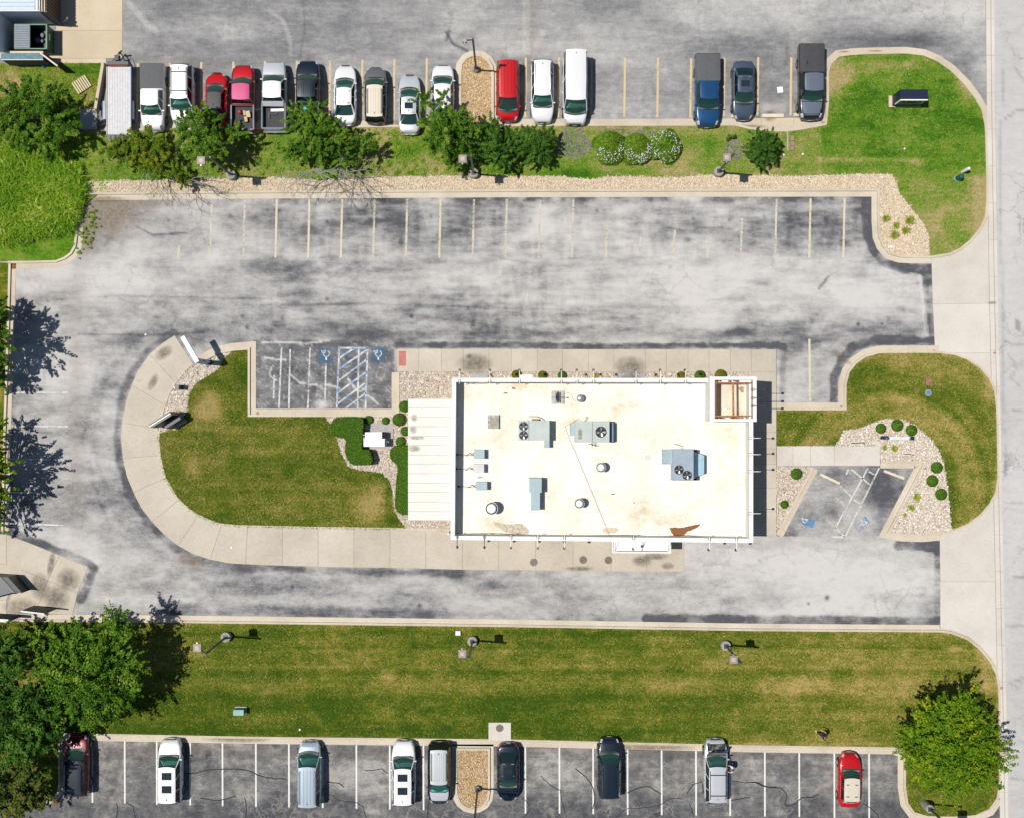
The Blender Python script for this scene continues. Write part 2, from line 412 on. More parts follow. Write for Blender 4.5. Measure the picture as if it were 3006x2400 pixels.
M_LAWNB = face_tint("lawn_blade", [(0, (0.032, 0.085, 0.004)), (0.4, (0.105, 0.155, 0.010)), (0.7, (0.24, 0.21, 0.038)), (1, (0.42, 0.33, 0.13))], 0.8, 0.1)
M_PETAL = plain("white_petal", (0.78, 0.78, 0.80), 0.7)
M_BARK = plain("bark", (0.11, 0.085, 0.065), 0.9, var=0.35, scale=14)
M_TWIG = plain("grey_twig", (0.30, 0.28, 0.26), 0.9, var=0.3, scale=14)

def paint_mat(name, c, hold=0.5, blue=None):
    """road paint that has worn through in flakes"""
    t = NT(name); f = t.noise(6.5, 5, 0.75); g = t.noise(0.8, 3, 0.6)
    a = t.math('ADD', t.math('MULTIPLY', f, 0.7), t.math('MULTIPLY', g, 0.45))
    a = t.math('MULTIPLY', t.math('SUBTRACT', t.math('ADD', a, hold), 0.95), 6.0, clamp=True)
    col = c
    if blue: col = t.ramp(t.noise(1.6, 3, 0.5), [(0.42, c), (0.60, blue)])
    t.base(col, 0.85, 0, 0.3)
    tr = t.new("ShaderNodeBsdfTransparent"); mx = t.new("ShaderNodeMixShader"); t.l.new(a, mx.inputs[0])
    t.l.new(tr.outputs[0], mx.inputs[1]); t.l.new(t.b.outputs[0], mx.inputs[2]); t.l.new(mx.outputs[0], t.out.inputs[0]); return t.m
M_YEL = paint_mat("yellow_line_paint", (0.56, 0.45, 0.25), 0.58)
M_YELF = paint_mat("faded_line_paint", (0.54, 0.50, 0.40), 0.52)
M_WHT = paint_mat("white_line_paint", (0.66, 0.66, 0.62), 0.66)
M_WHTW = paint_mat("worn_white_paint", (0.60, 0.60, 0.58), 0.50)
M_HATCH = paint_mat("white_over_blue_paint", (0.60, 0.59, 0.55), 0.55, (0.20, 0.34, 0.52))
M_BLUE = paint_mat("blue_symbol_paint", (0.065, 0.155, 0.26), 0.45)
M_TAR = paint_mat("crack_tar", (0.03, 0.03, 0.034), 0.60)
M_TACT = plain("red_tactile_paving", (0.43, 0.15, 0.125), 0.8, var=0.2)

# ------------------------------------------------------------------ ground sheets
def lot_wear(x, y):
    u, v = x / PX, y / PX
    wx = fbm(u * .25, v * .25, 3, 3) * 3; n1 = fbm(u * .10 + wx * .35, v * .26 + wx * .2, 6, 5, 0.55); n2 = fbm(u * .45, v * .9, 5, 15, 0.6)
    L = 0.575 + 1.05 * (n1 - .5) + 0.75 * (n2 - .5)
    def blob(cx, cy, rx, ry, a, p=1.0):
        d = ((x - cx) / rx) ** 2 + ((y - cy) / ry) ** 2; return a * np.exp(-d * p)
    L += blob(250, 900, 330, 230, .22) + blob(2400, 880, 480, 70, .38) + blob(1500, 850, 900, 55, .14) + blob(560, 640, 250, 60, .16)
    L += blob(2450, 1700, 350, 85, .42) + blob(1950, 1770, 300, 40, .2) + blob(1750, 640, 250, 90, .16) + blob(300, 1450, 160, 250, .02) + blob(200,1300,90,200,.08)
    L += blob(1020, 650, 350, 45, -.26) + blob(1000, 790, 330, 30, -.30) + blob(480, 790, 120, 40, -.25) + blob(2420, 640, 190, 60, -.25) + blob(560, 860, 110, 45, -.12)
    L += blob(1300, 985, 700, 26, -.34) + blob(2200, 985, 300, 22, -.30) + blob(1900, 600, 300, 20, -.05) + blob(900, 1720, 500, 60, -.10) + blob(1250, 1745, 300, 30, -.08)
    L += blob(2600, 960, 160, 22, -.18) + blob(1650, 930, 250, 30, -.16) + blob(260, 1190, 60, 80, -.06) + blob(420, 1560, 70, 90, -.10)
    # streaky seepage down the north stalls
    m = sm(590, 620, y) * (1 - sm(740, 800, y)) * sm(650, 900, x); L += m * 0.5 * (fbm(x / 26, y / 160, 4, 25) - .5)
    L -= sm(606, 582, y) * sm(700, 800, x) * (fbm(x / 40, y / 40, 4, 31) - .38) * 1.6
    # rectangles and fresh patches with their own edges
    wob = 7 * (fbm(x / 26, y / 26, 4, 41) - .5); brk = np.clip((fbm(x / 55, y / 55, 4, 44) - .25) * 1.6, 0, 1)
    def strip(pts, w, a, soft=3):
        nonlocal L
        d = seg_dist(x, y, pts) + wob * 1.5; L += a * (1 - sm(w - soft * 1.3, w + soft * 1.3, d)) * (.45 + 1.05 * brk)
    L = np.where((x > 745) & (x < 1160) & (y > 1000) & (y < 1215), np.minimum(L, .16 + .5 * (fbm(u * 1.3, v * 1.3, 5, 51) - .42)), L)
    nk_ = (x > 745) & (x < 1160) & (y > 1000) & (y < 1215); sc_ = np.zeros(x.shape)
    for pts in ([(770, 1006), (800, 1003), (900, 1008), (965, 1000)], [(800, 1075), (790, 1100), (808, 1115)], [(853, 1100), (880, 1125), (930, 1130)], [(957, 1128), (985, 1135), (998, 1142)], [(780, 1050), (840, 1058)], [(1020, 1110), (1050, 1150), (1075, 1140)], [(1080, 1160), (1110, 1185)]):
        sc_ = np.maximum(sc_, .7 * (1 - sm(1.2, 3.6, seg_dist(x, y, pts) + 4 * (fbm(x / 9, y / 9, 3, 45) - .5))))
    sc_ = np.maximum(sc_, .9 * np.exp(-((x - 947) / 16) ** 2 - ((y - 1187) / 11) ** 2)); L = np.where(nk_, L + sc_ + .25 * (fbm(x / 7, y / 7, 3, 46) > .68), L)
    bay = inside(x, y, [(2385, 1366), (2695, 1366), (2590, 1575), (2280, 1575)])
    L = np.where(bay, .18 + 1.0 * (fbm(u * .5, v * .5, 5, 61) - .40) + blob(2380, 1500, 90, 90, .30) + blob(2500, 1540, 130, 60, .25) - blob(2600, 1450, 60, 90, .25), L)
    strip([(1166, 1014), (1500, 1013), (1750, 1018), (2285, 1014)], 9, -.75)
    strip([(2300, 1020), (2297, 1175)], 9, -.45)
    strip([(2546, 590), (2549, 680), (2566, 735), (2600, 772), (2650, 787), (2735, 789)], 15, -.6)
    strip([(2447, 1180), (2448, 1110), (2474, 1050), (2510, 1015), (2570, 1000), (2742, 1002)], 13, -.55)
    strip([(2730, 790), (2738, 1000)], 10, -.35); strip([(2712, 790), (2726, 1000)], 7, -.3)
    strip([(1900, 1815), (2300, 1819), (2755, 1824)], 14, -.62); strip([(2752, 1590), (2752, 1820)], 10, -.45); strip([(2640, 1600), (2750, 1600)], 17, -.5); L += -.22 * np.exp(-((x - 2735) / 30.0) ** 2) * (y > 1590) * (fbm(x / 30, y / 30, 3, 46) + .2)
    strip([(480, 1786), (1000, 1797), (1300, 1806)], 17, -.36, 8)
    strip([(508, 975), (430, 1035), (392, 1088), (365, 1150), (352, 1205), (345, 1275), (352, 1350), (380, 1450), (438, 1537), (515, 1608), (612, 1650), (720, 1667), (935, 1672), (1350, 1682)], 11, -.38, 6)
    strip([(19, 1556), (262, 1652), (276, 1668), (238, 1755)], 12, -.5, 4)
    strip([(30, 1030), (30, 1550)], 10, -.2)
    vs_ = np.exp(-((x - 1540) / 160.0) ** 2) * sm(760, 800, y) * (1 - sm(960, 1000, y)); L += vs_ * .5 * (fbm(x / 14, y / 110, 3, 48) - .55); L += .42 * sm(740, 850, x) * (1 - sm(1010, 1024, y)) * sm(570, 600, y) * (fbm(x / 70, y / 11, 4, 49) - .5)
    # long hairlines and tyre arcs
    for k, (pts, a, w) in enumerate([([(150, 880), (330, 868), (520, 872), (800, 878)], -.16, 1.6), ([(400, 665), (450, 690), (545, 683)], -.35, 1.6), ([(230, 980), (420, 985), (600, 975)], -.2, 1.4),
                                     ([(2405, 846), (2432, 812)], -.6, 2.5), ([(2700, 810), (2722, 985)], .25, 4), ([(720, 895), (1100, 892), (1500, 905), (1800, 915)], -.12, 2)]):
        L += a * (1 - sm(w, w + 3, seg_dist(x, y, pts) + wob * .6))
    for cx, cy, r, a in [(1208, 928, 4, -.9), (960, 878, 5, -.6), (1967, 785, 6, -.5), (2020, 705, 9, -.5), (2520, 950, 5, -.8), (2590, 950, 3, -.8), (2428, 1753, 8, -.9), (2374, 1771, 5, -.9), (960, 650, 4, -.5), (250, 1262, 4, -.5), (2230, 1645, 5, -.5)]:
        L += a * np.exp(-((x - cx) ** 2 + (y - cy) ** 2) / r ** 2)
    rr_ = np.random.RandomState(3)
    for k in range(46):
        cx = 540 + k % 23 * 97 - 48 + rr_.uniform(-12, 12) if k < 23 else rr_.uniform(60, 2700); cy = rr_.uniform(615, 660) if k < 23 else rr_.choice([rr_.uniform(800, 980), rr_.uniform(1690, 1800)]); q = rr_.uniform(2.5, 7)
        L += -rr_.uniform(.15, .5) * np.exp(-((x - cx) / q) ** 2 - ((y - cy) / (q * rr_.uniform(.7, 1.6))) ** 2)
    for off in (-9, 9):   # tyre paths down the drive aisle and round the lane
        for pts, a in (([(300, 905), (900, 880), (1700, 885), (2700, 895)], -.055), ([(300, 860), (900, 838), (1700, 840), (2700, 850)], -.045), ([(2700, 1735), (1700, 1735), (900, 1725), (520, 1680), (330, 1530), (255, 1300), (300, 1080), (450, 940)], -.06)):
            L += a * np.exp(-(np.abs(seg_dist(x, y, pts) - 14) / 9.0) ** 2) * 1.4 / 2
    # upper-left brown silt
    D = (blob(315, 632, 85, 62, 1.5) + blob(250, 700, 26, 60, 1.1) + blob(430, 598, 120, 14, .7)) * (.4 + 1.2 * fbm(x / 30, y / 30, 3, 59)) + blob(225, 1350, 22, 260, .34) + blob(225, 950, 25, 200, .25) + blob(2290, 1600, 60, 20, .18) + blob(100, 850, 200, 60, .10)
    return {"wear": np.clip(L, 0.0, 1.0), "dirt": np.clip(D, 0, 1)}
def up_wear(x, y):
    u, v = x / PX, y / PX; wx = fbm(u * .2, v * .2, 3, 8) * 3
    L = 0.50 + 0.80 * (fbm(u * .09 + wx * .3, v * .3, 6, 9, .55) - .5) + 0.25 * (fbm(u * .6, v * 1.0, 4, 19) - .5)
    b = lambda cx, cy, rx, ry, a: a * np.exp(-((x - cx) / rx) ** 2 - ((y - cy) / ry) ** 2)
    L += b(2700, 60, 260, 70, .35) + b(2100, 70, 180, 50, .18) + b(1150, 90, 170, 60, .12) + b(2860, 60, 60, 200, .2) + b(2350, 120, 100, 60, .15)
    L += b(1700, 230, 300, 70, -.14) + b(2650, 120, 160, 25, -.32) + b(2840, 190, 40, 70, -.28) + b(2700, 110, 60, 22, -.2) + b(800, 150, 400, 40, -.10) + b(450, 90, 90, 70, -.10)
    m = sm(290, 345, y); L += m * 0.45 * (fbm(x / 22, y / 60, 3, 29) - .35)
    for pts, a, w in [([(380, 10), (420, 60), (460, 95)], .16, 6), ([(790, 30), (830, 60), (850, 110), (852, 160)], .20, 4), ([(1545, 0), (1547, 150)], .17, 9), ([(1500, 160), (1570, 150), (1590, 100)], .12, 8), ([(890, 0), (895, 90), (880, 170)], -.13, 1.6), ([(1310, 95), (1330, 130), (1372, 150)], -.5, 2), ([(1308, 120), (1320, 90), (1316, 100)], -.5, 2), ([(640, 80), (655, 115), (680, 110), (682, 85), (650, 80)], .12, 3)]:  # pale streaks, thin dark lines and a dark hooked mark by the island
        L += a * (1 - sm(w, w + 4, seg_dist(x, y, pts)))
    for cx in (2280, 2300, 2250): L += .25 * np.exp(-((x - cx) / 22) ** 2 - ((y - 320) / 20) ** 2)
    return {"wear": np.clip(L, 0, 1), "dirt": np.clip(b(1560, 100, 22, 120, .35) + b(500, 180, 300, 10, .2) + b(2280, 328, 20, 12, .5), 0, 1)}
def low_wear(x, y):
    u, v = x / PX, y / PX
    L = 0.60 + 0.9 * (fbm(u * .22, v * .3, 5, 13, .6) - .5) + .5 * (fbm(u * 1.6, v * 1.6, 4, 14, .6) - .5) + .12 * (1 - sm(2180, 2215, y)) - .14 * sm(2330, 2370, y)
    L += .14 * sm(2215, 2240, y) * (1 - sm(2300, 2345, y)) - .10 * (1 - sm(2185, 2235, y)) * (fbm(x / 90, y / 90, 2, 71))
    rr_ = np.random.RandomState(4)
    for k in range(24):
        cx = 318 + k * 97.5 + rr_.uniform(-8, 8); cy = rr_.choice([2225, 2330]) + rr_.uniform(-12, 12); L += -rr_.uniform(.1, .4) * np.exp(-((x - cx) / rr_.uniform(5, 12)) ** 2 - ((y - cy) / rr_.uniform(5, 14)) ** 2)
    for cx, cy, r in [(2510, 2240, 30), (2285, 2222, 14), (1085, 2375, 26), (720, 2345, 24), (2290, 2385, 24), (1610, 2212, 25), (930, 2230, 28)]:
        L += .32 * np.exp(-((x - cx) / r) ** 2 - ((y - cy) / (r * .7)) ** 2) * (fbm(x / 8, y / 8, 3, 17) + .3)
    return {"wear": np.clip(L, 0, 1), "dirt": np.clip(.25 * np.exp(-((y - 2205) / 14.0) ** 2) + .5 * np.exp(-((x - 1585) / 9) ** 2 - ((y - 2205) / 8) ** 2), 0, 1)}
def road_wear(x, y):
    u, v = x / PX, y / PX
    L = .62 + .5 * (fbm(u * .3, v * .12, 5, 23) - .5)
    for pts, a, w in [([(2950, 350), (2985, 325), (3060, 330)], -.5, 2), ([(2945, 1000), (2970, 1010), (3060, 1010)], -.4, 2), ([(2944, 200), (2935, 500), (2942, 900), (2946, 1100), (2950, 1400)], -.3, 2), ([(2975, 1205), (3060, 1215)], -.4, 1.6), ([(2970, 1475), (3060, 1480)], -.3, 1.6), ([(2985, 940), (2990, 965)], -.7, 6), ([(2975, 1690), (3060, 1700)], -.5, 2), ([(2965, 2005), (3000, 1990), (3060, 1975)], -.4, 2), ([(2965, 2285), (3060, 2295)], -.4, 2), ([(2980, 200), (3010, 245)], -.4, 2), ([(2960, 1040), (2985, 1080), (2965, 1110), (2995, 1135)], -.35, 2), ([(2950, 1090), (3000, 1060)], -.3, 2), ([(2948, 1835), (3060, 1840)], -.3, 1.6)]:
        L += a * (1 - sm(w, w + 3, seg_dist(x, y, pts) + 4 * (fbm(x / 12, y / 12, 3, 43) - .5)))
    return {"wear": np.clip(L, 0, 1), "dirt": np.zeros_like(x)}

gnd = MB(); gnd.add([(-400, -400, -.05), (400, -400, -.05), (400, 400, -.05), (-400, 400, -.05)], [(0, 1, 2, 3)])
tag(gnd.build("ground", plain("earth", (0.13, 0.14, 0.07), 0.95, var=.5, scale=.6)), kind="structure")
tag(sheet("main_parking_lot", [(-160, 545), (2760, 545), (2760, 1850), (-160, 1850)], 4.6, 0.0, M_LOT, lot_wear), kind="structure")
tag(sheet("upper_parking_lot", [(-360, -420), (2932, -420), (2932, 545), (-360, 545)], 5.5, 0.0, M_UP, up_wear), kind="structure")
tag(sheet("lower_parking_lot", [(-360, 2120), (2970, 2120), (2970, 2860), (-360, 2860)], 5.5, 0.0, M_LOW, low_wear), kind="structure")
road = [(2912, -420), (2915, -160), (2922, 300), (2930, 900), (2942, 1500), (2950, 1900), (2962, 2560), (2968, 2860), (3400, 2860), (3400, -420)]
tag(sheet("street", road, 8, 0.004, M_ROAD, road_wear), kind="structure")

# ------------------------------------------------------------------ lawns
def lawn_fn(x, y):
    u, v = x / PX, y / PX
    G = 0.37 + .7 * (fbm(u * .22, v * .5, 5, 33, .6) - .5) + .5 * (fbm(u * 1.1, v * 1.5, 4, 37, .6) - .5)
    b = lambda cx, cy, rx, ry, a: a * np.exp(-((x - cx) / rx) ** 2 - ((y - cy) / ry) ** 2)
    # mowing bands on the south lawn
    s = sm(1840, 1860, y) * (1 - sm(2180, 2190, y))
    G += s * (.10 * (fbm(x * 0 + 3, (y + 8 * fbm(x / 300, y / 50, 2, 7)) / 19., 3, 97) - .5) * 5.5 + .10 * np.exp(-((y - 1950) / 60.0) ** 2) - .22 * np.exp(-((y - 2080) / 70.0) ** 2) * (1 - sm(1900, 2500, x)) - .2 * sm(2120, 2160, y) * (1 - sm(1800, 2300, x)))
    G += s * (.10 * np.exp(-((x - 2500) / 420.0) ** 2) + .25 * sm(2400, 2700, x) * np.exp(-((y - 1855) / 12.0) ** 2) + .35 * np.exp(-((x - 2890) / 25.0) ** 2 - ((y - 1960) / 70.0) ** 2)) + b(2800, 1902, 22, 6, .8) + b(2390, 2010, 60, 22, .3) + b(2600, 2040, 110, 14, .3) + b(1140, 1980, 26, 12, .5)
    c = (x < 1200) & (y > 1000) & (y < 1600)
    G = np.where(c, G + .02 + .28 * (fbm(x * 0 + 5, y / 17., 2, 47) - .5) + b(620, 1190, 34, 45, .7) + b(590, 1210, 40, 22, .5) + b(690, 1270, 60, 20, .3) + b(1090, 1480, 34, 50, .5) + b(570, 1370, 22, 26, .45) + b(1150, 1520, 18, 14, -.5) + b(1140, 1450, 10, 50, -.35) + b(740, 1080, 60, 60, -.25) + b(740, 1240, 260, 18, -.1), G)
    e = (x > 2250) & (y > 1000) & (y < 1600); ring = np.hypot(x - 2600, (y - 1440) * 1.0)
    G = np.where(e, G + .10 + .45 * (fbm(ring / 13, ring * 0 + 2., 2, 87) - .5) + b(2700, 1240, 120, 30, .22) + b(2560, 1110, 90, 40, -.25) + b(2780, 1440, 16, 110, -.3) + b(2380, 1260, 60, 25, -.1) + b(2900, 1130, 12, 70, .4), G)
    ne = (x > 2400) & (y < 760)
    G = np.where(ne, G - .12 + b(2460, 230, 40, 60, .75) + b(2540, 190, 60, 25, .45) + b(2660, 190, 60, 18, .4) + b(2830, 250, 26, 60, .55) + b(2520, 470, 220, 7, .5) + sm(480, 520, y) * .30 + b(2880, 600, 28, 120, .55) + b(2760, 640, 60, 60, .15) + b(2640, 560, 30, 60, -.15) + b(2560, 300, 50, 40, -.15) + b(2620, 450, 90, 25, -.2) + b(2690, 480, 40, 12, .35) + b(2430, 225, 14, 60, .6), G)
    md = (x > 250) & (x < 2410) & (y > 360) & (y < 570)
    G = np.where(md, G + .20 + b(1500, 470, 2000, 30, .0) + b(1270, 470, 80, 25, .3) + b(1090, 390, 30, 14, .5) + b(760, 400, 60, 40, .2) + b(1770, 500, 26, 22, .3) + b(2000, 455, 36, 40, .25) + b(1900, 390, 260, 12, .12) + b(1200, 440, 40, 30, -.5) + b(1700, 512, 90, 18, -.5) + b(450, 510, 60, 18, -.35) + b(2090, 430, 22, 30, -.35) + sm(515, 545, y) * -.25, G)
    w = (x < 320) & (y < 460)
    G = np.where(w, G + b(40, 240, 60, 40, .5) + b(260, 290, 30, 50, .35) + b(240, 205, 40, 14, -.4), G)
    for pl in (densS[::2], densE[::2], densM[::3]):
        G = G + .34 * np.exp(-(seg_dist(x, y, pl) / 7.0) ** 2) * (fbm(x / 25, y / 25, 3, 57) * 1.6 - .3)
    return {"dry": np.clip(G, 0, 1)}

K_MED = [(310, 385), (640, 383), (965, 376), (1170, 374), (1340, 372), (1640, 371), (2155, 370), (2200, 380), (2310, 387), (2425, 368), (2431, 300), (2431, 215), (2438, 190), (2462, 168), (2540, 161), (2600, 160), (2660, 159), (2710, 165), (2750, 182), (2790, 210), (2830, 250), (2860, 290), (2880, 325), (2889, 370), (2892, 450), (2894, 590), (2889, 640), (2873, 672), (2848, 703), (2818, 728), (2786, 744), (2734, 752), (2641, 750), (2611, 741), (2593, 720), (2583, 694), (2580, 650), (2580, 556), (1900, 557), (1500, 558), (740, 562), (253, 567)]
K_WEST = [(223, 620), (223, 690), (219, 722), (208, 742), (190, 756), (165, 765), (25, 768)]
K_LEFT = [(28, 772), (22, 1000), (14, 1225), (6, 1560)]
K_NOOK = [(586, 1072), (605, 1058), (625, 1046), (647, 1037), (688, 1029), (729, 1026), (729, 1222), (1172, 1222), (1172, 1093)]
K_EAST = [(2279, 1203), (2483, 1203), (2483, 1129), (2492, 1092), (2513, 1066), (2541, 1047), (2578, 1037), (2640, 1036), (2756, 1036), (2801, 1042), (2838, 1056), (2875, 1081), (2901, 1111), (2916, 1146), (2922, 1190), (2925, 1300), (2926, 1403), (2920, 1443), (2901, 1478), (2875, 1509), (2838, 1536), (2798, 1553), (2760, 1563), (2708, 1568), (2650, 1566), (2611, 1559), (2719, 1352), (2584, 1352)]
K_BAY = [(2383, 1370), (2279, 1567)]
K_SOUTH = [(60, 1822), (490, 1825), (1480, 1837), (2206, 1849), (2758, 1853), (2790, 1857), (2838, 1875), (2875, 1905), (2905, 1942), (2922, 1979), (2929, 2020), (2930, 2150), (2931, 2299), (2924, 2340), (2901, 2373), (2860, 2390), (2801, 2394), (2720, 2392), (2683, 2381), (2664, 2355), (2657, 2310), (2657, 2203), (2622, 2191), (2206, 2185), (1500, 2168), (740, 2160), (268, 2151), (60, 2149)]
densE = densify(K_EAST); densM = densify(K_MED); densS = densify(K_SOUTH)

# inner edge of the curved drive-through lane
D_IN = [(569, 1070), (543, 1088), (515, 1122), (496, 1155), (482, 1195), (470, 1240), (465, 1290), (470, 1340), (485, 1403), (521, 1463), (556, 1496), (582, 1511), (612, 1526), (649, 1538), (700, 1543), (935, 1548), (1146, 1551), (1322, 1555)]
D_OUT = [(513, 984), (476, 1008), (439, 1040), (404, 1090), (387, 1130), (370, 1180), (359, 1241), (355, 1290), (361, 1344), (372, 1395), (392, 1444), (415, 1490), (446, 1530), (482, 1568), (523, 1600), (565, 1624), (617, 1641), (670, 1652), (721, 1655), (933, 1662), (1146, 1665), (1357, 1671), (2008, 1677)]
LAWN_C = [(729, 1026), (688, 1029), (655, 1055), (643, 1085), (610, 1105), (580, 1122), (558, 1152), (550, 1204), (535, 1235), (495, 1262), (466, 1274)] + D_IN[6:-2] + [(1120, 1551), (1194, 1549), (1171, 1522), (1157, 1496), (1155, 1459), (1145, 1411), (1123, 1388), (1075, 1381), (1030, 1373), (1008, 1344), (993, 1303), (978, 1254), (954, 1222), (729, 1222)]
ROCK_E = [(2794, 1554), (2790, 1533), (2786, 1478), (2779, 1422), (2771, 1366), (2756, 1321), (2727, 1284), (2689, 1251), (2652, 1232), (2596, 1228), (2563, 1240), (2522, 1256), (2474, 1266), (2463, 1288), (2451, 1306)]
LAWN_E = densE[:] ; 
iE = min(range(len(densE)), key=lambda i: math.hypot(densE[i][0] - 2798, densE[i][1] - 1553))
LAWN_E = densE[:iE + 1] + ROCK_E + [(2279, 1308)]
iM = min(range(len(densM)), key=lambda i: math.hypot(densM[i][0] - 2734, densM[i][1] - 752))
ROCK_M = [(2728, 752), (2726, 690), (2709, 655), (2690, 630), (2665, 600), (2640, 570), (2632, 540), (2618, 513), (2560, 511), (2450, 514), (2300, 518), (2150, 512), (2060, 514), (1990, 522), (1880, 519), (1800, 518), (1730, 527), (1640, 518), (1500, 517), (1380, 516), (1200, 517), (1080, 520), (950, 530), (820, 521), (700, 523), (560, 528), (430, 530), (300, 531), (253, 534)]
LAWN_M = densM[:iM + 1] + ROCK_M + [(180, 540), (180, 400), (287, 385), (287, 322), (308, 195), (308, 187), (-160, 187), (-160, 760), (25, 768)]
LAWN_M = densM[:iM + 1] + ROCK_M + [(250, 600), (232, 640)]
LAWN_W = [(-160, 187), (308, 187), (308, 200), (287, 325), (287, 385), (312, 387), (330, 540), (250, 600), (223, 620), (223, 690), (219, 722), (208, 742), (190, 756), (165, 765), (25, 768), (-160, 768)]
K_SW = [(172, 2172), (174, 2300), (170, 2325), (152, 2343), (120, 2352), (90, 2354), (-160, 2356)]
LAWN_SW = [(-160, 2140), (172, 2140)] + K_SW
LAWN_L = [(-160, 766), (28, 772), (22, 1000), (14, 1225), (6, 1560), (-160, 1560)]
L1 = sheet("median_lawn", LAWN_M, 7, 0.10, M_GRB, lawn_fn, 0.05); L2 = sheet("corner_lawn", LAWN_W, 7, 0.097, M_GRB, lawn_fn, 0.05)
L3 = sheet("inner_lawn", densify(LAWN_C), 7, 0.10, M_GR, lawn_fn, 0.05); L4 = sheet("entrance_lawn", LAWN_E, 7, 0.10, M_GR, lawn_fn, 0.05)
L5 = sheet("south_lawn", [(-160, 1822)] + densS + [(-160, 2149)], 7, 0.10, M_GR, lawn_fn, 0.05)
L6 = sheet("west_verge", LAWN_L, 9, 0.10, M_GR, lawn_fn, 0.05)
L7 = sheet("lower_corner_lawn", LAWN_SW, 9, 0.098, M_GR, lawn_fn, 0.05)
for o in (L1, L2, L3, L4, L5, L6, L7): tag(o, kind="structure")

BLN = 0
def blades(name, poly, n, fn, mat, size=0.13, bright=0.0):
    xs = [p[0] for p in poly]; ys = [p[1] for p in poly]; r = np.random.RandomState(abs(hash(name)) % 9999 if False else len(name) * 37 + n % 91)
    x = r.uniform(min(xs), max(xs), n * 3); y = r.uniform(min(ys), max(ys), n * 3)
    m = inside(x, y, poly) & (x > -30) & (x < 3036) & (y > -30) & (y < 2430); x = x[m][:n]; y = y[m][:n]; n = len(x)
    tone = np.clip(fn(x, y)["dry"] + r.normal(0.05, .30, n), 0, 1)
    X = (x - CX) / PX; Y = -(y - CY) / PX; a = r.uniform(0, 2 * np.pi, n); s = size * r.uniform(.5, 1.4, n); w = s * .24
    h = r.uniform(.03, .07, n); V = np.zeros((n, 3, 3))
    V[:, 0] = np.stack([X - np.sin(a) * w, Y + np.cos(a) * w, np.full(n, .09)], 1); V[:, 1] = np.stack([X + np.sin(a) * w, Y - np.cos(a) * w, np.full(n, .09)], 1)
    V[:, 2] = np.stack([X + np.cos(a) * s, Y + np.sin(a) * s, .10 + h], 1)
    F = np.arange(n * 3).reshape(n, 3); o = mesh_np(name, V.reshape(-1, 3), F, mat, fattr={"tone": tone}); return tag(o, kind="stuff")
blades("lawn_grass", [(-20, 1822)] + densS + [(-20, 2149)], 150000, lawn_fn, M_LAWNB)
blades("inner_grass", LAWN_C, 55000, lawn_fn, M_LAWNB)
blades("entrance_grass", LAWN_E, 38000, lawn_fn, M_LAWNB)
blades("median_grass", LAWN_M, 65000, lawn_fn, face_tint("bright_blade", [(0, (0.03, 0.11, 0.006)), (0.4, (0.10, 0.25, 0.012)), (0.7, (0.23, 0.27, 0.05)), (1, (0.42, 0.34, 0.17))], 0.8, 0.1))
blades("corner_grass", [(0, 187), (308, 187), (287, 325), (300, 385), (240, 430), (0, 430)], 7000, lawn_fn, M_LAWNB)

# ------------------------------------------------------------------ rock beds
def stones(name, poly, dens, mat, smin, smax, z, light=0.0, base=None):
    if base: tag(sheet(name.replace("_stones", "") + "_soil", poly, 14, z - 0.02, base), kind="structure")
    xs = [p[0] for p in poly]; ys = [p[1] for p in poly]; r = np.random.RandomState(len(name) * 13 + int(dens))
    A = (max(xs) - min(xs)) * (max(ys) - min(ys)) / PX ** 2; n = int(A * dens)
    x = r.uniform(min(xs) - 3, max(xs) + 3, n); y = r.uniform(min(ys) - 3, max(ys) + 3, n)
    jx = x + r.normal(0, 2.0, n); jy = y + r.normal(0, 2.0, n); m = inside(jx, jy, poly); x = x[m]; y = y[m]; n = len(x)
    X = (x - CX) / PX; Y = -(y - CY) / PX; s = r.uniform(smin, smax, n); a = r.uniform(0, np.pi, n); el = r.uniform(.5, 1.0, n)
    base8 = np.array([[1, 0, 0], [.4, .9, .1], [-.7, .75, 0], [-1, -.1, .1], [-.3, -.95, 0], [.75, -.7, .1], [0, 0, .75]])
    B = base8[None] + r.normal(0, .13, (n, 7, 3)); bx = B[..., 0] * s[:, None]; by = B[..., 1] * (s * el)[:, None]; bz = B[..., 2] * (s * .8)[:, None]
    ca, sa = np.cos(a)[:, None], np.sin(a)[:, None]
    V = np.stack([X[:, None] + bx * ca - by * sa, Y[:, None] + bx * sa + by * ca, z + bz - .005 + r.uniform(0, .02, (n, 1))], 2)
    tri = np.array([[i, (i + 1) % 6, 6] for i in range(6)]); F = (np.arange(n)[:, None, None] * 7 + tri[None]).reshape(-1, 3)
    tone = np.repeat(np.clip(r.normal(.55 + light, .26, n), 0, 1), 6)
    return tag(mesh_np(name, V.reshape(-1, 3), F, mat, fattr={"tone": tone}), kind="stuff")
ROCKBED_M = [(2580, 556), (2580, 650), (2583, 694), (2593, 720), (2611, 741), (2641, 750)] + ROCK_M[:] + [(253, 567), (740, 562), (1500, 558), (1900, 557)]
stones("buff_stones", ROCKBED_M, 190, M_BUFF, .035, .085, .09, base=M_RBASE)
stones("river_stones_inner", [(954, 1222)] + LAWN_C[-2:-14:-1] + [(1194, 1549), (1330, 1555), (1330, 1088), (1172, 1090), (1172, 1222)], 150, M_RIVER, .04, .09, .09, -.05, M_RBASE)
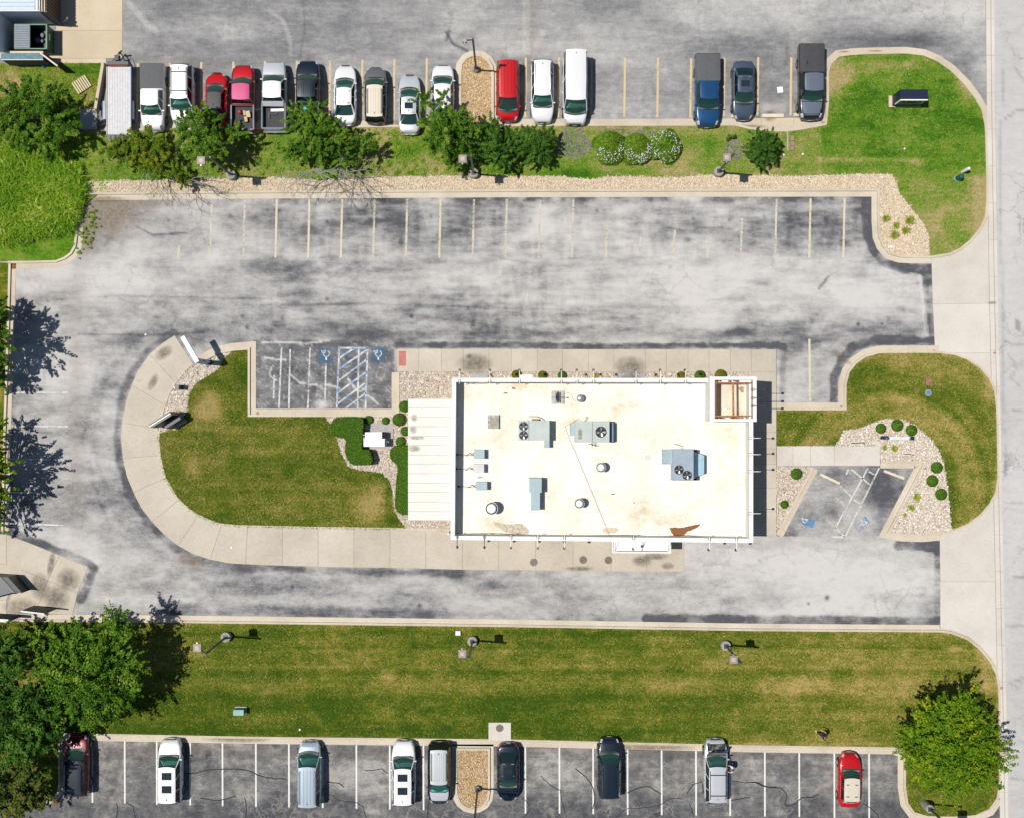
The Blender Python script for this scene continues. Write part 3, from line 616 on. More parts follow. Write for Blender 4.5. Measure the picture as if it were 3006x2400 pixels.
stones("river_stones_lane", [(586, 1068), (605, 1060), (647, 1038), (688, 1029), (655, 1055), (643, 1085), (610, 1105), (580, 1122), (558, 1152), (550, 1204), (535, 1235), (495, 1262), (466, 1274), (470, 1240), (482, 1195), (496, 1155), (515, 1122), (543, 1088)], 170, M_RIVER, .04, .085, .06, .02, M_RBASE)
stones("river_stones_entrance", ROCK_E + [(2584, 1308), (2584, 1352), (2719, 1352), (2611, 1559), (2650, 1566), (2708, 1568), (2760, 1563)], 150, M_RIVER, .04, .09, .09, .06, M_RBASE)
stones("river_stones_wedge", [(2279, 1370), (2383, 1370), (2279, 1567)], 150, M_RIVER, .04, .085, .09, -.02, M_RBASE)
stones("river_stones_front", [(1330, 1090), (2206, 1092), (2206, 1125), (1330, 1125)], 150, M_RIVER, .04, .085, .09, -.06, M_RBASE)
ISL_U = [(1354, 372), (1354, 215), (1357, 192), (1368, 176), (1384, 168), (1398, 166), (1414, 169), (1429, 179), (1440, 198), (1443, 215), (1443, 372)]
ISL_L = [(1342, 2199), (1433, 2199), (1433, 2320), (1430, 2342), (1420, 2358), (1405, 2367), (1389, 2370), (1370, 2366), (1354, 2354), (1344, 2335), (1342, 2315)]
stones("gold_pebbles_upper", ISL_U, 230, M_PEBBLE, .03, .07, .11, .0, M_RBASE)
stones("gold_pebbles_lower", ISL_L, 230, M_PEBBLE, .03, .07, .11, -.12, M_RBASE)
for nm, c, rx, ry in (("grey_gravel_patch", (1684, 420), 50, 48), ("grey_gravel_spot", (2155, 439), 30, 34), ("grey_gravel_strip", (1840, 388), 90, 9)):
    poly = [(c[0] + rx * math.cos(a) * (1 + .15 * math.sin(3 * a)), c[1] + ry * math.sin(a) * (1 + .12 * math.cos(5 * a))) for a in [i * 2 * math.pi / 22 for i in range(22)]]
    stones(nm, poly, 190, face_tint("grey_chip_" + nm, [(0, (0.07, .065, .065)), (.5, (.17, .16, .165)), (1, (.36, .34, .34))], .9), .03, .06, .115)

# ------------------------------------------------------------------ kerbs, gutters, walks, lanes
def kerb(name, pts, closed=False, gut=0.42, w=0.16, top=0.145, dense=True, gm=None):
    d = densify(pts, 30, closed) if dense else pts
    m = MB(); ribbon(m, d, -0.02, w, -0.02, top, closed); k = m.build(name, M_KERB); tag(k, kind="structure")
    if gut:
        g = MB(); ribbon(g, d, w + 0.012, w + gut, -0.02, 0.018, closed); tag(g.build(name.replace("kerb", "gutter"), gm or M_KERB), kind="structure")
    return k
kerb("median_kerb", K_MED, gut=0); kerb("corner_kerb", K_WEST); kerb("lower_corner_kerb", K_SW[:-1] + [(60, 2355)], gut=0.2); kerb("west_kerb", K_LEFT, gut=0.38); kerb("inner_kerb", K_NOOK, gut=0.46)
kerb("entrance_kerb", K_EAST, gut=0)
def gutter(name, pts, w0, w1):
    g = MB(); ribbon(g, densify(pts, 30), w0, w1, -0.02, 0.018); tag(g.build(name, M_KERB), kind="structure")
gutter("entrance_gutter", K_EAST[:9], .175, .60); gutter("entrance_bay_gutter", K_EAST[-6:], .175, .60); kerb("bay_kerb", K_BAY, gut=0.40); kerb("south_kerb", K_SOUTH, gut=0)
i0 = K_MED.index((2889, 370)); gutter("upper_gutter", K_MED[:i0 + 1], .172, .56); i1 = K_MED.index((2734, 752)); gutter("median_gutter", K_MED[i1:], .172, .60); gutter("median_side_gutter", K_MED[i0:i1 + 1], .172, .30)
i0 = K_SOUTH.index((2758, 1853)); gutter("south_gutter", K_SOUTH[:i0 + 1], .172, .56); i1 = K_SOUTH.index((2924, 2340)); gutter("lower_gutter", K_SOUTH[i1:], .172, .60); gutter("south_side_gutter", K_SOUTH[i0:i1 + 1], .172, .30)
kerb("upper_island_kerb", ISL_U, gut=0.28, w=0.20, top=.17); kerb("lower_island_kerb", ISL_L, True, gut=0.28, w=0.16, top=.17)

def slabs(name, polys, z0, z1, mat, joint=0.013, base_z=None):
    """panels: ONE structure whose slabs are parts"""
    root = MB()
    for p in polys: root.prism([tuple(P(*q)[:2]) for q in p], -0.03, (base_z if base_z is not None else z1 - 0.02))
    r = tag(root.build(name, M_JOINT), kind="structure")
    for p in polys:
        q = inset_quad(p, joint); s = MB(); s.prism([(a.x, a.y) for a in q], z0, z1 + random.uniform(-.003, .003)); s.build("concrete_panel", mat, r)
    return r
# drive-through lane: one slab between each pair of joints
J = [((513, 984), (569, 1070)), ((439, 1040), (515, 1122)), ((387, 1130), (482, 1187)), ((359, 1241), (465, 1256)), ((361, 1344), (470, 1336)), ((392, 1444), (485, 1403)), ((446, 1530), (524, 1467)), ((523, 1600), (583, 1511)), ((617, 1641), (651, 1539)), ((721, 1655), (727, 1544)),
     ((829, 1659), (829, 1546)), ((934, 1662), (934, 1548)), ((1039, 1664), (1039, 1550)), ((1145, 1665), (1145, 1551)), ((1250, 1668), (1250, 1553)), ((1358, 1671), (1358, 1555)), ((1464, 1672), (1464, 1560)), ((1572, 1673), (1572, 1560)), ((1682, 1675), (1682, 1560)), ((1794, 1676), (1794, 1560)), ((1898, 1677), (1898, 1560)), ((2008, 1677), (2008, 1560))]
def between(path, a, b):
    ia = min(range(len(path)), key=lambda i: math.hypot(path[i][0] - a[0], path[i][1] - a[1])); ib = min(range(len(path)), key=lambda i: math.hypot(path[i][0] - b[0], path[i][1] - b[1]))
    return path[ia + 1:ib] if ib > ia else []
pan = []
for (o0, i0), (o1, i1) in zip(J[:-1], J[1:]):
    if o1[0] < 730 or o0[0] < 730 and o0[1] < 1660: mo = between(D_OUT, o0, o1); mi = between(D_IN, i0, i1)
    else: mo, mi = [], []
    pan.append([o0] + mo + [o1, i1] + mi[::-1] + [i0])
slabs("drive_lane", pan, -0.02, 0.035, M_CON)
lk = MB(); ribbon(lk, D_IN[1:], -0.02, 0.10, -0.02, 0.12); tag(lk.build("lane_kerb", M_KERB), kind="structure")
xs = [1166, 1230, 1296, 1361, 1435, 1501, 1577, 1651, 1727, 1802, 1894, 1956, 2019, 2081, 2143, 2205, 2278]
slabs("front_walk", [[(a, 1024 + (a - 1166) * .002), (b, 1024 + (b - 1166) * .002), (b, 1091 + (b - 1166) * .001), (a, 1091 + (a - 1166) * .001)] for a, b in zip(xs[:-1], xs[1:])], -0.02, 0.13, M_CON)
ys = [1092, 1180, 1268, 1316, 1362, 1431, 1500, 1570]
slabs("east_walk", [[(2196, a), (2278, a), (2278, b), (2196, b)] for a, b in zip(ys[:-1], ys[1:])], -0.02, 0.128, M_CON)
slabs("entrance_walk", [[(2279, 1308), (2327, 1308), (2327, 1366), (2279, 1366)], [(2327, 1308), (2378, 1308), (2378, 1366), (2327, 1366)], [(2378, 1308), (2449, 1308), (2449, 1366), (2378, 1366)], [(2449, 1308), (2582, 1308), (2582, 1366), (2449, 1366)]], -0.02, 0.13, M_CON2)
slabs("front_door_pad", [[(1802, 1091), (1893, 1091), (1893, 1122), (1802, 1122)]], -0.02, 0.126, M_CONG); slabs("side_door_pad", [[(1384, 1091), (1432, 1091), (1432, 1122), (1384, 1122)]], -0.02, 0.126, M_CONG)
slabs("cabinet_pad", [[(1077, 1241), (1155, 1241), (1155, 1316), (1077, 1316)]], 0, 0.14, M_CONG)
slabs("north_apron", [[(2734, 760), (2800, 735), (2870, 690), (2912, 600), (2912, 890), (2738, 893)], [(2738, 893), (2912, 890), (2917, 1036), (2745, 1036)], [(2790, 1036), (2917, 1036), (2921, 1150), (2870, 1090)]], -0.02, 0.010, M_CON2, .012, .004)
slabs("south_apron", [[(2758, 1545), (2850, 1500), (2926, 1400), (2932, 1557), (2932, 1706), (2760, 1706)], [(2760, 1706), (2932, 1706), (2936, 1860), (2939, 1960), (2760, 1860)], [(2760, 1860), (2939, 1960), (2944, 2150), (2860, 2000)]], -0.02, 0.010, M_CON2, .012, .004)
gp = [(2905, -160), (2907, 200), (2911, 500), (2917, 900), (2924, 1200), (2931, 1560), (2938, 1900), (2944, 2200), (2950, 2560)]
def gutter_panels():
    m = MB(); ribbon(m, gp, -.36, .36, -.02, .013); r = tag(m.build("street_gutter", M_JOINT), kind="structure")
    yy = -160
    def gx(y): return np.interp(y, [p[1] for p in gp], [p[0] for p in gp])
    while yy < 2560:
        y2 = yy + 108; 
        for a, b in ((-12, 2), (3, 13)):
            q = inset_quad([(gx(yy) + a, yy), (gx(yy) + b, yy), (gx(y2) + b, y2), (gx(y2) + a, y2)], .010); s = MB(); s.prism([(v.x, v.y) for v in q], 0, .024); s.build("concrete_panel", M_CON2, r)
        yy = y2
gutter_panels()
slabs("dumpster_pad", [[(19, 1567), (91, 1594), (48, 1714), (19, 1654)], [(91, 1594), (175, 1628), (140, 1702), (56, 1668)], [(175, 1628), (259, 1663), (228, 1739), (140, 1702)], [(19, 1654), (56, 1668), (20, 1760), (-60, 1760), (-60, 1654)], [(56, 1668), (140, 1702), (104, 1800), (20, 1790)], [(140, 1702), (228, 1739), (214, 1800), (104, 1800)], [(-60, 1567), (19, 1567), (19, 1654), (-60, 1654)], [(-60,1760),(20,1760),(20,1820),(-60,1820)]], -.02, .03, M_CON)
slabs("manhole_slab", [[(1434, 2118), (1500, 2118), (1500, 2172), (1434, 2171)]], 0, .15, M_CON2)
slabs("corner_slab", [[(165, -60), (360, -60), (360, 90), (165, 90)], [(0, 90), (177, 90), (177, 172), (0, 172)], [(177, 90), (360, 90), (360, 172), (177, 172)], [(150, 172), (312, 172), (312, 187), (150, 187)]], -.02, .03, M_TAN)
slabs("shaded_slab", [[(236, 322), (287, 322), (287, 382), (236, 382)]], .0, .16, M_CONG)
slabs("stall_apron", [[(2155, 348), (2235, 347), (2235, 368), (2170, 366)], [(2235, 347), (2330, 346), (2330, 372), (2235, 372)], [(2330, 346), (2424, 346), (2424, 360), (2330, 374)]], -.02, .012, M_TAN)
slabs("stall_head_strip", [[(400, 358), (970, 350), (970, 367), (400, 370)], [(1456, 349), (2155, 347), (2155, 363), (1456, 363)]], -.02, .012, M_CONG)
wm = MB(); ribbon(wm, [(308, 190), (308, 200), (287, 325)], -.12, .12, -.02, .55); tag(wm.build("retaining_wall", M_TAN), "low tan concrete retaining wall slanting beside the flatbed trailer", "wall")
bk = tag(MB().prism([tuple(P(x, y)[:2]) for x, y in ((2309, 383), (2313, 383), (2313, 443), (2309, 443))], 0, .13).build("brick_edging", M_CONG), "low edging of reddish pavers beside the round bush near the upper stalls", "edging")
for i, (a, b) in enumerate(((401, 415.5), (417, 431), (432, 443))):
    MB().prism([tuple(P(x, y)[:2]) for x, y in ((2319, a), (2329.5, a), (2329.5, b), (2319, b))], .08, .24).build("paver", plain("red_paver", (.30, .19, .14), .9), bk)
tact = MB(); tact.prism([tuple(P(x, y)[:2]) for x, y in ((1171, 1031), (1192, 1031), (1192, 1074), (1171, 1074))], .125, .142)
tag(tact.build("tactile_paving", M_TACT), kind="structure")
tag(MB().prism([tuple(P(x, y)[:2]) for x, y in ((2715, 1108), (2730, 1108), (2734, 1131), (2718, 1131))], .09, .135).build("valve_cover", plain("faded_red_cover", (.30, .13, .11), .9, var=.3)), "faded red square ground cover in the entrance lawn", "cover")

# ------------------------------------------------------------------ painted lines
def lines(name, segs, mat, w=0.13, z=0.006):
    m = MB()
    for s in segs: line(m, s[0], s[1], w, z)
    return tag(m.build(name, mat), kind="structure")
up = [(404, 186, 361), (498, 184, 355), (590, 183, 352), (684, 182, 352), (777, 180, 350), (871, 178, 350), (968, 179, 351), (1063, 176, 351), (1157, 175, 351), (1252, 172, 352), (1543, 170, 345), (1640, 170, 345), (1737, 170, 344), (1834, 170, 344), (1931, 170, 345), (2028, 172, 345), (2126, 171, 342), (2225, 169, 340), (2322, 169, 339)]
lines("yellow_stall_lines", [((x + .8, a), (x - 1.5, b)) for x, a, b in up], M_YEL, .17)
mn = [(525, 720, 761), (620, 600, 758), (717, 588, 757), (811, 585, 757), (907, 585, 757), (1003, 585, 757), (1098, 585, 757), (1194, 585, 757), (1292, 585, 757), (1390, 585, 757), (1486, 585, 757), (1584, 585, 756), (1682, 585, 755), (1781, 660, 755), (1880, 690, 745), (1979.5, 675, 750), (2079, 690, 755), (2177, 640, 750), (2278, 584, 756), (2378, 582, 757), (2478, 582, 757)]
lines("faded_stall_lines", [((x + 1.5, a), (x - 2.5, b)) for x, a, b in mn if x not in (811, 907, 1003, 1292, 2478, 2378)], M_YELF, .17)
lines("cream_stall_lines", [((x + 1.5, a), (x - 2.5, b)) for x, a, b in mn if x in (811, 907, 1003, 1292, 2478, 2378)] + [((2376, 995), (2378, 1179))], paint_mat("cream_line_paint", (.58, .52, .38), .58), .17)
lw = [(271, 2173, 2355), (366, 2174, 2356), (460, 2175, 2360), (558, 2177, 2362), (653, 2178, 2364), (751, 2180, 2366), (848, 2182, 2368), (947, 2184, 2370), (1046, 2186, 2372), (1144, 2187, 2374), (1243, 2186, 2376), (1542, 2190, 2386), (1642, 2192, 2386), (1741, 2194, 2388), (1842, 2197, 2390), (1942, 2199, 2391), (2043, 2201, 2392), (2143, 2203, 2393), (2245, 2204, 2395), (2346, 2206, 2396), (2449, 2208, 2399), (2551, 2210, 2402)]
lines("white_stall_lines", [((x, a), (x + .5, b)) for x, a, b in lw], M_WHT, .13)
lines("west_stall_lines", [((14, 1250), (200, 1251)), ((12, 1347), (150, 1347)), ((12, 1444), (130, 1445)), ((12, 1535), (190, 1541)), ((40, 1152), (200, 1152))], M_WHTW, .12)
T6 = lambda x, y: (740 + x * .3719, 590 + y * .3719)
ad = [((175, 1375), (170, 1560)), ((233, 1155), (212, 1635)), ((301, 1172), (290, 1635)), ((458, 1155), (440, 1635)), ((583, 1280), (575, 1600)), ((842, 1170), (833, 1635))]
lines("accessible_stall_lines", [(T6(*a), T6(*b)) for a, b in ad], M_WHTW, .13)
ht = [((688, 1158), (668, 1635)), ((912, 1158), (895, 1638)), ((688, 1160), (918, 1160)), ((690, 1240), (800, 1165)), ((688, 1325), (905, 1175)), ((682, 1418), (908, 1250)), ((680, 1512), (905, 1345)), ((672, 1602), (900, 1430)), ((740, 1635), (900, 1512))]
lines("hatched_aisle_lines", [(T6(*a), T6(*b)) for a, b in ht], M_HATCH, .15, .009)
T4 = lambda x, y: (2206 + x * .3719, 1180 + y * .3719)
eb = [((920, 518), (650, 1012)), ((1008, 518), (738, 1065)), ((640, 1062), (740, 1062)), ((785, 525), (935, 650)), ((925, 545), (970, 570)), ((700, 662), (790, 745)), ((665, 745), (742, 820)), ((590, 920), (735, 1060)), ((765, 525), (748, 570)), ((810, 770), (860, 800))]
lines("entrance_bay_lines", [(T4(*a), T4(*b)) for a, b in eb], paint_mat("bay_line_paint", (.56, .55, .51), .53), .13)
def square(c, hw, hh, ang, name, m, z):
    ca, sa = math.cos(ang), math.sin(ang); q = [P(c[0] + x * ca - y * sa, c[1] + x * sa + y * ca) for x, y in ((-hw, -hh), (hw, -hh), (hw, hh), (-hw, hh))]
    b = MB(); b.add([(v.x, v.y, z) for v in q], [(3, 2, 1, 0)]); return tag(b.build(name, m), kind="structure")
def wheelchair(c, s, ang, flip=1):
    m = MB()
    def L2(p, q, w=.06):
        ca, sa = math.cos(ang), math.sin(ang); f = lambda a: (c[0] + (a[0] * flip * ca - a[1] * sa) * s, c[1] + (a[0] * flip * sa + a[1] * ca) * s)
        line(m, f(p), f(q), w, .012)
    arc = [(math.cos(t) * 9 + 1, math.sin(t) * 9 - 2) for t in [math.radians(a) for a in range(-60, 215, 25)]]
    for a, b in zip(arc[:-1], arc[1:]): L2(a, b)
    L2((-2, -13), (-3, -3)); L2((-3, -3), (-11, -5)); L2((-11, -5), (-13, -12)); L2((-2, -9), (-9, -9)); L2((0, 6), (1, 17), .12)
    tag(m.build("wheelchair_symbol_marking", paint_mat("symbol_white_paint", (.66, .68, .70), .54)), kind="structure")
square((956, 1044), 21, 23, 0, "blue_symbol_marking", M_BLUE, .007); wheelchair((957, 1040), 1.0, 0)
square((1110, 1044), 21, 23, 0, "blue_symbol_marking", M_BLUE, .007); wheelchair((1110, 1040), 1.0, 0)
square((2374, 1532), 17, 12, .35, "blue_symbol_marking", paint_mat("bright_blue_symbol", (.11, .25, .40), .44), .007); wheelchair((2362, 1526), .6, 2.2)
square((2530, 1538), 23, 12, -.75, "blue_symbol_marking", paint_mat("bright_blue_symbol_b", (.11, .25, .40), .42), .007); wheelchair((2536, 1533), .7, 2.4)
# sealed cracks
tar = [[(2361, 565 + 1760), (2429, 550 + 1760)]]
T7 = lambda x, y: (1480 + x * .3719, 1760 + y * .3719); T8 = lambda x, y: (2206 + x * .3719, 1760 + y * .3719); T5 = lambda x, y: (x * .3719, 1760 + y * .3719); T66 = lambda x, y: (740 + x * .3719, 1760 + y * .3719)
CR = [[T7(*p) for p in [(970, 1520), (1010, 1505), (1060, 1480), (1150, 1475), (1190, 1500), (1240, 1530)]], [T7(*p) for p in [(880, 1720), (960, 1650), (1040, 1645), (1120, 1638), (1240, 1610), (1310, 1570), (1410, 1565)]], [T7(*p) for p in [(1800, 1425), (1900, 1442), (1980, 1440), (2070, 1475), (2151, 1475)]], [T8(*p) for p in [(0, 1437), (50, 1440), (110, 1470), (230, 1485), (275, 1530), (280, 1560), (262, 1600), (280, 1625), (340, 1610), (400, 1560), (480, 1555), (530, 1530)]],
      [T7(*p) for p in [(1440, 1530), (1490, 1455), (1560, 1435)]], [T7(*p) for p in [(290, 1385), (350, 1450), (440, 1500), (460, 1600), (490, 1710)]], [T7(*p) for p in [(560, 1330), (640, 1390), (690, 1460), (715, 1550), (700, 1650)]], [T7(*p) for p in [(1460, 1610), (1480, 1650), (1495, 1710)]], [T7(*p) for p in [(1790, 1580), (1850, 1570), (1940, 1555)]], [T7(*p) for p in [(150, 1560), (195, 1610), (195, 1660), (165, 1710)]],
      [T66(*p) for p in [(590, 1435), (640, 1440), (690, 1447), (725, 1475)]], [T66(*p) for p in [(600, 1530), (640, 1545), (680, 1580), (760, 1590), (830, 1600), (875, 1630), (900, 1720)]], [T66(*p) for p in [(890, 1345), (950, 1345), (1020, 1330), (1075, 1370)]], [T5(*p) for p in [(1460, 1370), (1540, 1365), (1610, 1345), (1740, 1335), (1880, 1335), (1960, 1345), (2080, 1395), (2260, 1415)]], [T5(*p) for p in [(920, 1600), (930, 1650), (920, 1720)]], [T5(*p) for p in [(1000, 1600), (1050, 1630), (1070, 1720)]],
      [T5(*p) for p in [(1580, 1560), (1700, 1580), (1760, 1575), (1860, 1545)]], [T5(*p) for p in [(1930, 1560), (1945, 1620), (1940, 1720)]], [T8(*p) for p in [(880, 1605), (940, 1640), (1000, 1700), (1010, 1730)]], [T66(*p) for p in [(1400, 1560), (1390, 1640), (1380, 1720)]]]
tm = MB()
for c in CR:
    d = densify(c, 6); r2 = random.Random(int(c[0][0])); d = [(x + r2.uniform(-.9, .9), y + r2.uniform(-.9, .9)) for x, y in d]; w = r2.uniform(.026, .042)
    ribbon(tm, d, -w, w, 0, .007)
tag(tm.build("sealed_crack_lines", M_TAR), kind="structure")

# ------------------------------------------------------------------ soft stains on concrete and asphalt
def stain_mat(name, c, k):
    t = NT(name); F = t.attr("fade"); n = t.noise(2.4, 5, 0.65)
    a = t.math('MULTIPLY', F, t.math('MULTIPLY', t.math('SUBTRACT', n, 0.12), 2.0, clamp=True)); a = t.math('MULTIPLY', a, k, clamp=True); t.base(c, 0.9, 0, 0.2)
    tr = t.new("ShaderNodeBsdfTransparent"); mx = t.new("ShaderNodeMixShader"); t.l.new(a, mx.inputs[0]); t.l.new(tr.outputs[0], mx.inputs[1]); t.l.new(t.b.outputs[0], mx.inputs[2]); t.l.new(mx.outputs[0], t.out.inputs[0]); return t.m
M_ST = stain_mat("dark_grime", (.13, .115, .10), .62); M_STB = stain_mat("brown_grime", (.20, .15, .10), .6); M_STR = stain_mat("rust_bloom", (.45, .20, .08), .8); M_STC = stain_mat("canopy_grime", (.36, .30, .21), .75)
def stain(sx, sy, rx, ry, rot=0, z=.14, m=None):
    seg, rn = 28, 8; V = []; A = []; c = P(sx, sy, z); ca, sa = math.cos(rot), math.sin(rot)
    for i in range(rn + 1):
        for k in range(seg):
            a = 2 * math.pi * k / seg; t = i / rn; x, y = t * rx / PX * math.cos(a), t * ry / PX * math.sin(a); V.append((c.x + x * ca - y * sa, c.y + x * sa + y * ca, z)); A.append((1 - t * t) ** 1.3)
    F = [(i * seg + k, i * seg + (k + 1) % seg, (i + 1) * seg + (k + 1) % seg, (i + 1) * seg + k) for i in range(rn) for k in range(seg)]
    return tag(mesh_np("ground_stain_marking", V, F, m or M_ST, vattr={"fade": A}), kind="structure")
for a in [(449, 1122, 14, 30, -.45, .043), (481, 1036, 34, 20, .6, .043), (1850, 1075, 55, 34, 0, .140), (1395, 1068, 60, 34, 0, .140), (1377, 1046, 12, 9, 0, .141), (1850, 1112, 40, 16, 0, .141), (150, 1652, 12, 46, -.2, .040), (118, 1722, 34, 48, .2, .040), (165, 1755, 44, 44, 0, .041), (200, 1700, 40, 40, .3, .042),
          (1885, 1645, 34, 20, 0, .043), (1925, 1632, 42, 12, 0, .044), (1960, 1660, 22, 12, 0, .043), (1700, 1668, 50, 8, 0, .042), (2260, 340, 26, 20, 0, .016)]: stain(*a)
for a in [(60, 1780, 60, 30, 0, .04), (560, 1645, 60, 20, -.2, .042), (1490, 1560, 90, 12, 0, .043), (2470, 1050, 40, 10, -.6, .022), (300, 585, 90, 12, 0, .03), (2200, 372, 60, 8, 0, .02), (1250, 360, 120, 10, 0, .018), (700, 2168, 120, 12, 0, .024), (1900, 2192, 160, 12, 0, .024), (1300, 1838, 200, 10, 0, .024), (2160, 1560, 30, 8, 0, .14)]: stain(*a, m=M_STB)
for a in [(2741, 1030, 7, 4, 0, .021), (2470, 1193, 6, 5, .5, .021), (756, 1212, 7, 6, 0, .021), (40, 782, 9, 12, 0, .021), (2920, 1036, 6, 4, 0, .03), (2913, 889, 16, 6, 0, .03), (2938, 2018, 8, 6, 0, .03), (2570, 150, 30, 3, 0, .022), (2480, 152, 20, 3, 0, .022), (2416, 360, 8, 5, 0, .022)]: stain(*a, m=M_STR if a[0] != 2913 else M_STB)
# ------------------------------------------------------------------ the restaurant building
ZR, ZP, ZT = 4.15, 5.45, 6.25        # roof deck, parapet top, tower top
def P2(x, y, z): v = P(x, y, z); return (v.x, v.y)
def roof_mat(name):
    t = NT(name); S = t.attr("stain"); a = t.noise(0.32, 5, 0.6); b = t.noise(2.2, 6, 0.7); c = t.noise(16, 2, 0.6)
    v = t.math('ADD', t.math('MULTIPLY', a, 0.6), t.math('MULTIPLY', b, 0.4)); v = t.math('ADD', v, t.math('MULTIPLY', S, -0.22))
    col = t.ramp(v, [(0.05, (0.30, 0.235, 0.15)), (0.28, (0.60, 0.52, 0.38)), (0.40, (0.72, 0.68, 0.56)), (0.52, (0.77, 0.75, 0.68)), (0.7, (0.81, 0.80, 0.755))])
    t.base(col, 0.75, 0, 0.3); t.bump(b, 0.1, 0.02); return t.m
M_ROOF = roof_mat("white_roof_membrane")
M_WHITEM = plain("white_coping_metal", (0.80, 0.795, 0.77), 0.45, 0.0, var=.03)
M_STUCCO = plain("cream_stucco", (0.60, 0.53, 0.41), 0.9, var=.06, scale=2)
M_INWALL = plain("parapet_inner_membrane", (0.62, 0.60, 0.56), 0.8, var=.1, scale=2)
M_RUST = plain("rusty_steel", (0.36, 0.15, 0.06), 0.85, var=.5, scale=7)
M_BLK = plain("black_metal", (0.02, 0.02, 0.022), 0.45, var=.2)
M_DARK = plain("dark_grey_metal", (0.06, 0.062, 0.068), 0.5, .3)
M_GALV = plain("galvanised_steel", (0.42, 0.44, 0.46), 0.4, .6, var=.12, scale=5)
M_HVAC = plain("pale_green_grey_paint", (0.42, 0.47, 0.44), 0.55, .1, var=.07, scale=2)
M_HVACB = plain("blue_grey_paint", (0.30, 0.36, 0.42), 0.5, .1, var=.08, scale=2)
M_HVACT = plain("teal_grey_paint", (0.31, 0.40, 0.42), 0.5, .1, var=.06, scale=2)
M_GLASS = plain("dark_window_glass", (0.02, 0.035, 0.04), 0.06, .0, var=.2)

B = empty("restaurant_building", P(1760, 1340), "large flat white roofed restaurant building with open corner tower", "building")
Binv = B.matrix_world.copy(); 
def bpart(mb, name, mat, parent=B, smooth=None, label=None):
    o = mb.build(name, mat, parent, smooth)
    if parent is B: o.location = -Vector(B.location)
    if label: o['label'] = label
    return o
OUT = [(1327, 1109.5), (2211, 1110), (2211, 1592), (1323, 1583)]         # parapet outer top edge as seen
TI = 11.5
INN = [(1327 + TI, 1109.5 + TI), (2211 - TI, 1110 + TI), (2211 - TI, 1592 - TI - 1), (1323 + TI, 1583 - TI)]
o_w = [P2(x, y, ZP) for x, y in OUT]; i_w = [P2(x, y, ZP) for x, y in INN]
wallout = [tuple(Vector(p) - (Vector(p) - Vector(B.location[:2])).normalized() * .06) for p in o_w]
for k in range(4):
    a, b = wallout[k], wallout[(k + 1) % 4]; ia, ib = i_w[k], i_w[(k + 1) % 4]
    m = MB(); m.add([(a[0], a[1], 0), (b[0], b[1], 0), (b[0], b[1], ZP - .05), (a[0], a[1], ZP - .05), (ia[0], ia[1], 0), (ib[0], ib[1], 0), (ib[0], ib[1], ZP - .05), (ia[0], ia[1], ZP - .05)],
                    [(0, 1, 2, 3), (5, 4, 7, 6)]); bpart(m, "wall", M_STUCCO)
    m = MB(); a, b = o_w[k], o_w[(k + 1) % 4]; m.prism([a, b, ib, ia], ZP - .045, ZP); bpart(m, "parapet_cap", M_WHITEM)
    m = MB(); e = .012; c = Vector(B.location[:2])
    ja = tuple(Vector(ia) + (c - Vector(ia)).normalized() * e); jb = tuple(Vector(ib) + (c - Vector(ib)).normalized() * e)
    m.add([(ja[0], ja[1], ZR), (jb[0], jb[1], ZR), (jb[0], jb[1], ZP - .05), (ja[0], ja[1], ZP - .05)], [(0, 1, 2, 3)]); bpart(m, "parapet_lining", M_INWALL)
# membrane
def stain_fn(x, y):
    s = np.zeros(x.shape); b = lambda cx, cy, rx, ry, a: a * np.exp(-((x - cx) / rx) ** 2 - ((y - cy) / ry) ** 2)
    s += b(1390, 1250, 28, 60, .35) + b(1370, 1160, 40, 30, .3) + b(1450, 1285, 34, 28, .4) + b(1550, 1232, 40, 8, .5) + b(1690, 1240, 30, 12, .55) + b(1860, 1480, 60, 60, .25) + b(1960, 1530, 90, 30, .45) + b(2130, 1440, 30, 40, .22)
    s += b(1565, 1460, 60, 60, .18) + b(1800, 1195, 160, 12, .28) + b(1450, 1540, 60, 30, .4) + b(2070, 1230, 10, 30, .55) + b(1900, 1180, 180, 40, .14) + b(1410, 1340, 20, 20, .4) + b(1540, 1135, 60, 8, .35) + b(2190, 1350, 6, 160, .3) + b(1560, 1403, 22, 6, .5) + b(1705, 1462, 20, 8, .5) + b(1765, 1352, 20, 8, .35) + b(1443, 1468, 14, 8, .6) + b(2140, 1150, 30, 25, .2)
    return {"stain": np.clip(s + .6 * (fbm(x / 60, y / 60, 4, 81) - .45), 0, 1)}
deckpoly = [(1338, 1119), (2201, 1119), (2201, 1581), (1334, 1575)]
dk = sheet("roof_deck", deckpoly, 8, ZR, M_ROOF, stain_fn, parent=B); k = (HC - ZR) / HC
dk.scale = (k, k, 1); dk.location = (-B.location.x, -B.location.y, 0)
# scale keeps the deck's plan where the photograph shows it at that height; bake it in
me = dk.data; co = np.empty(len(me.vertices) * 3, np.float32); me.vertices.foreach_get("co", co); co = co.reshape(-1, 3); co[:, :2] *= k; me.vertices.foreach_set("co", co.ravel()); dk.scale = (1, 1, 1)

def rp(poly, z, name, mat, th=.03, parent=B, label=None):
    m = MB(); m.prism([P2(x, y, z) for x, y in poly], z - th, z); o = bpart(m, name, mat, parent, label=label); return o
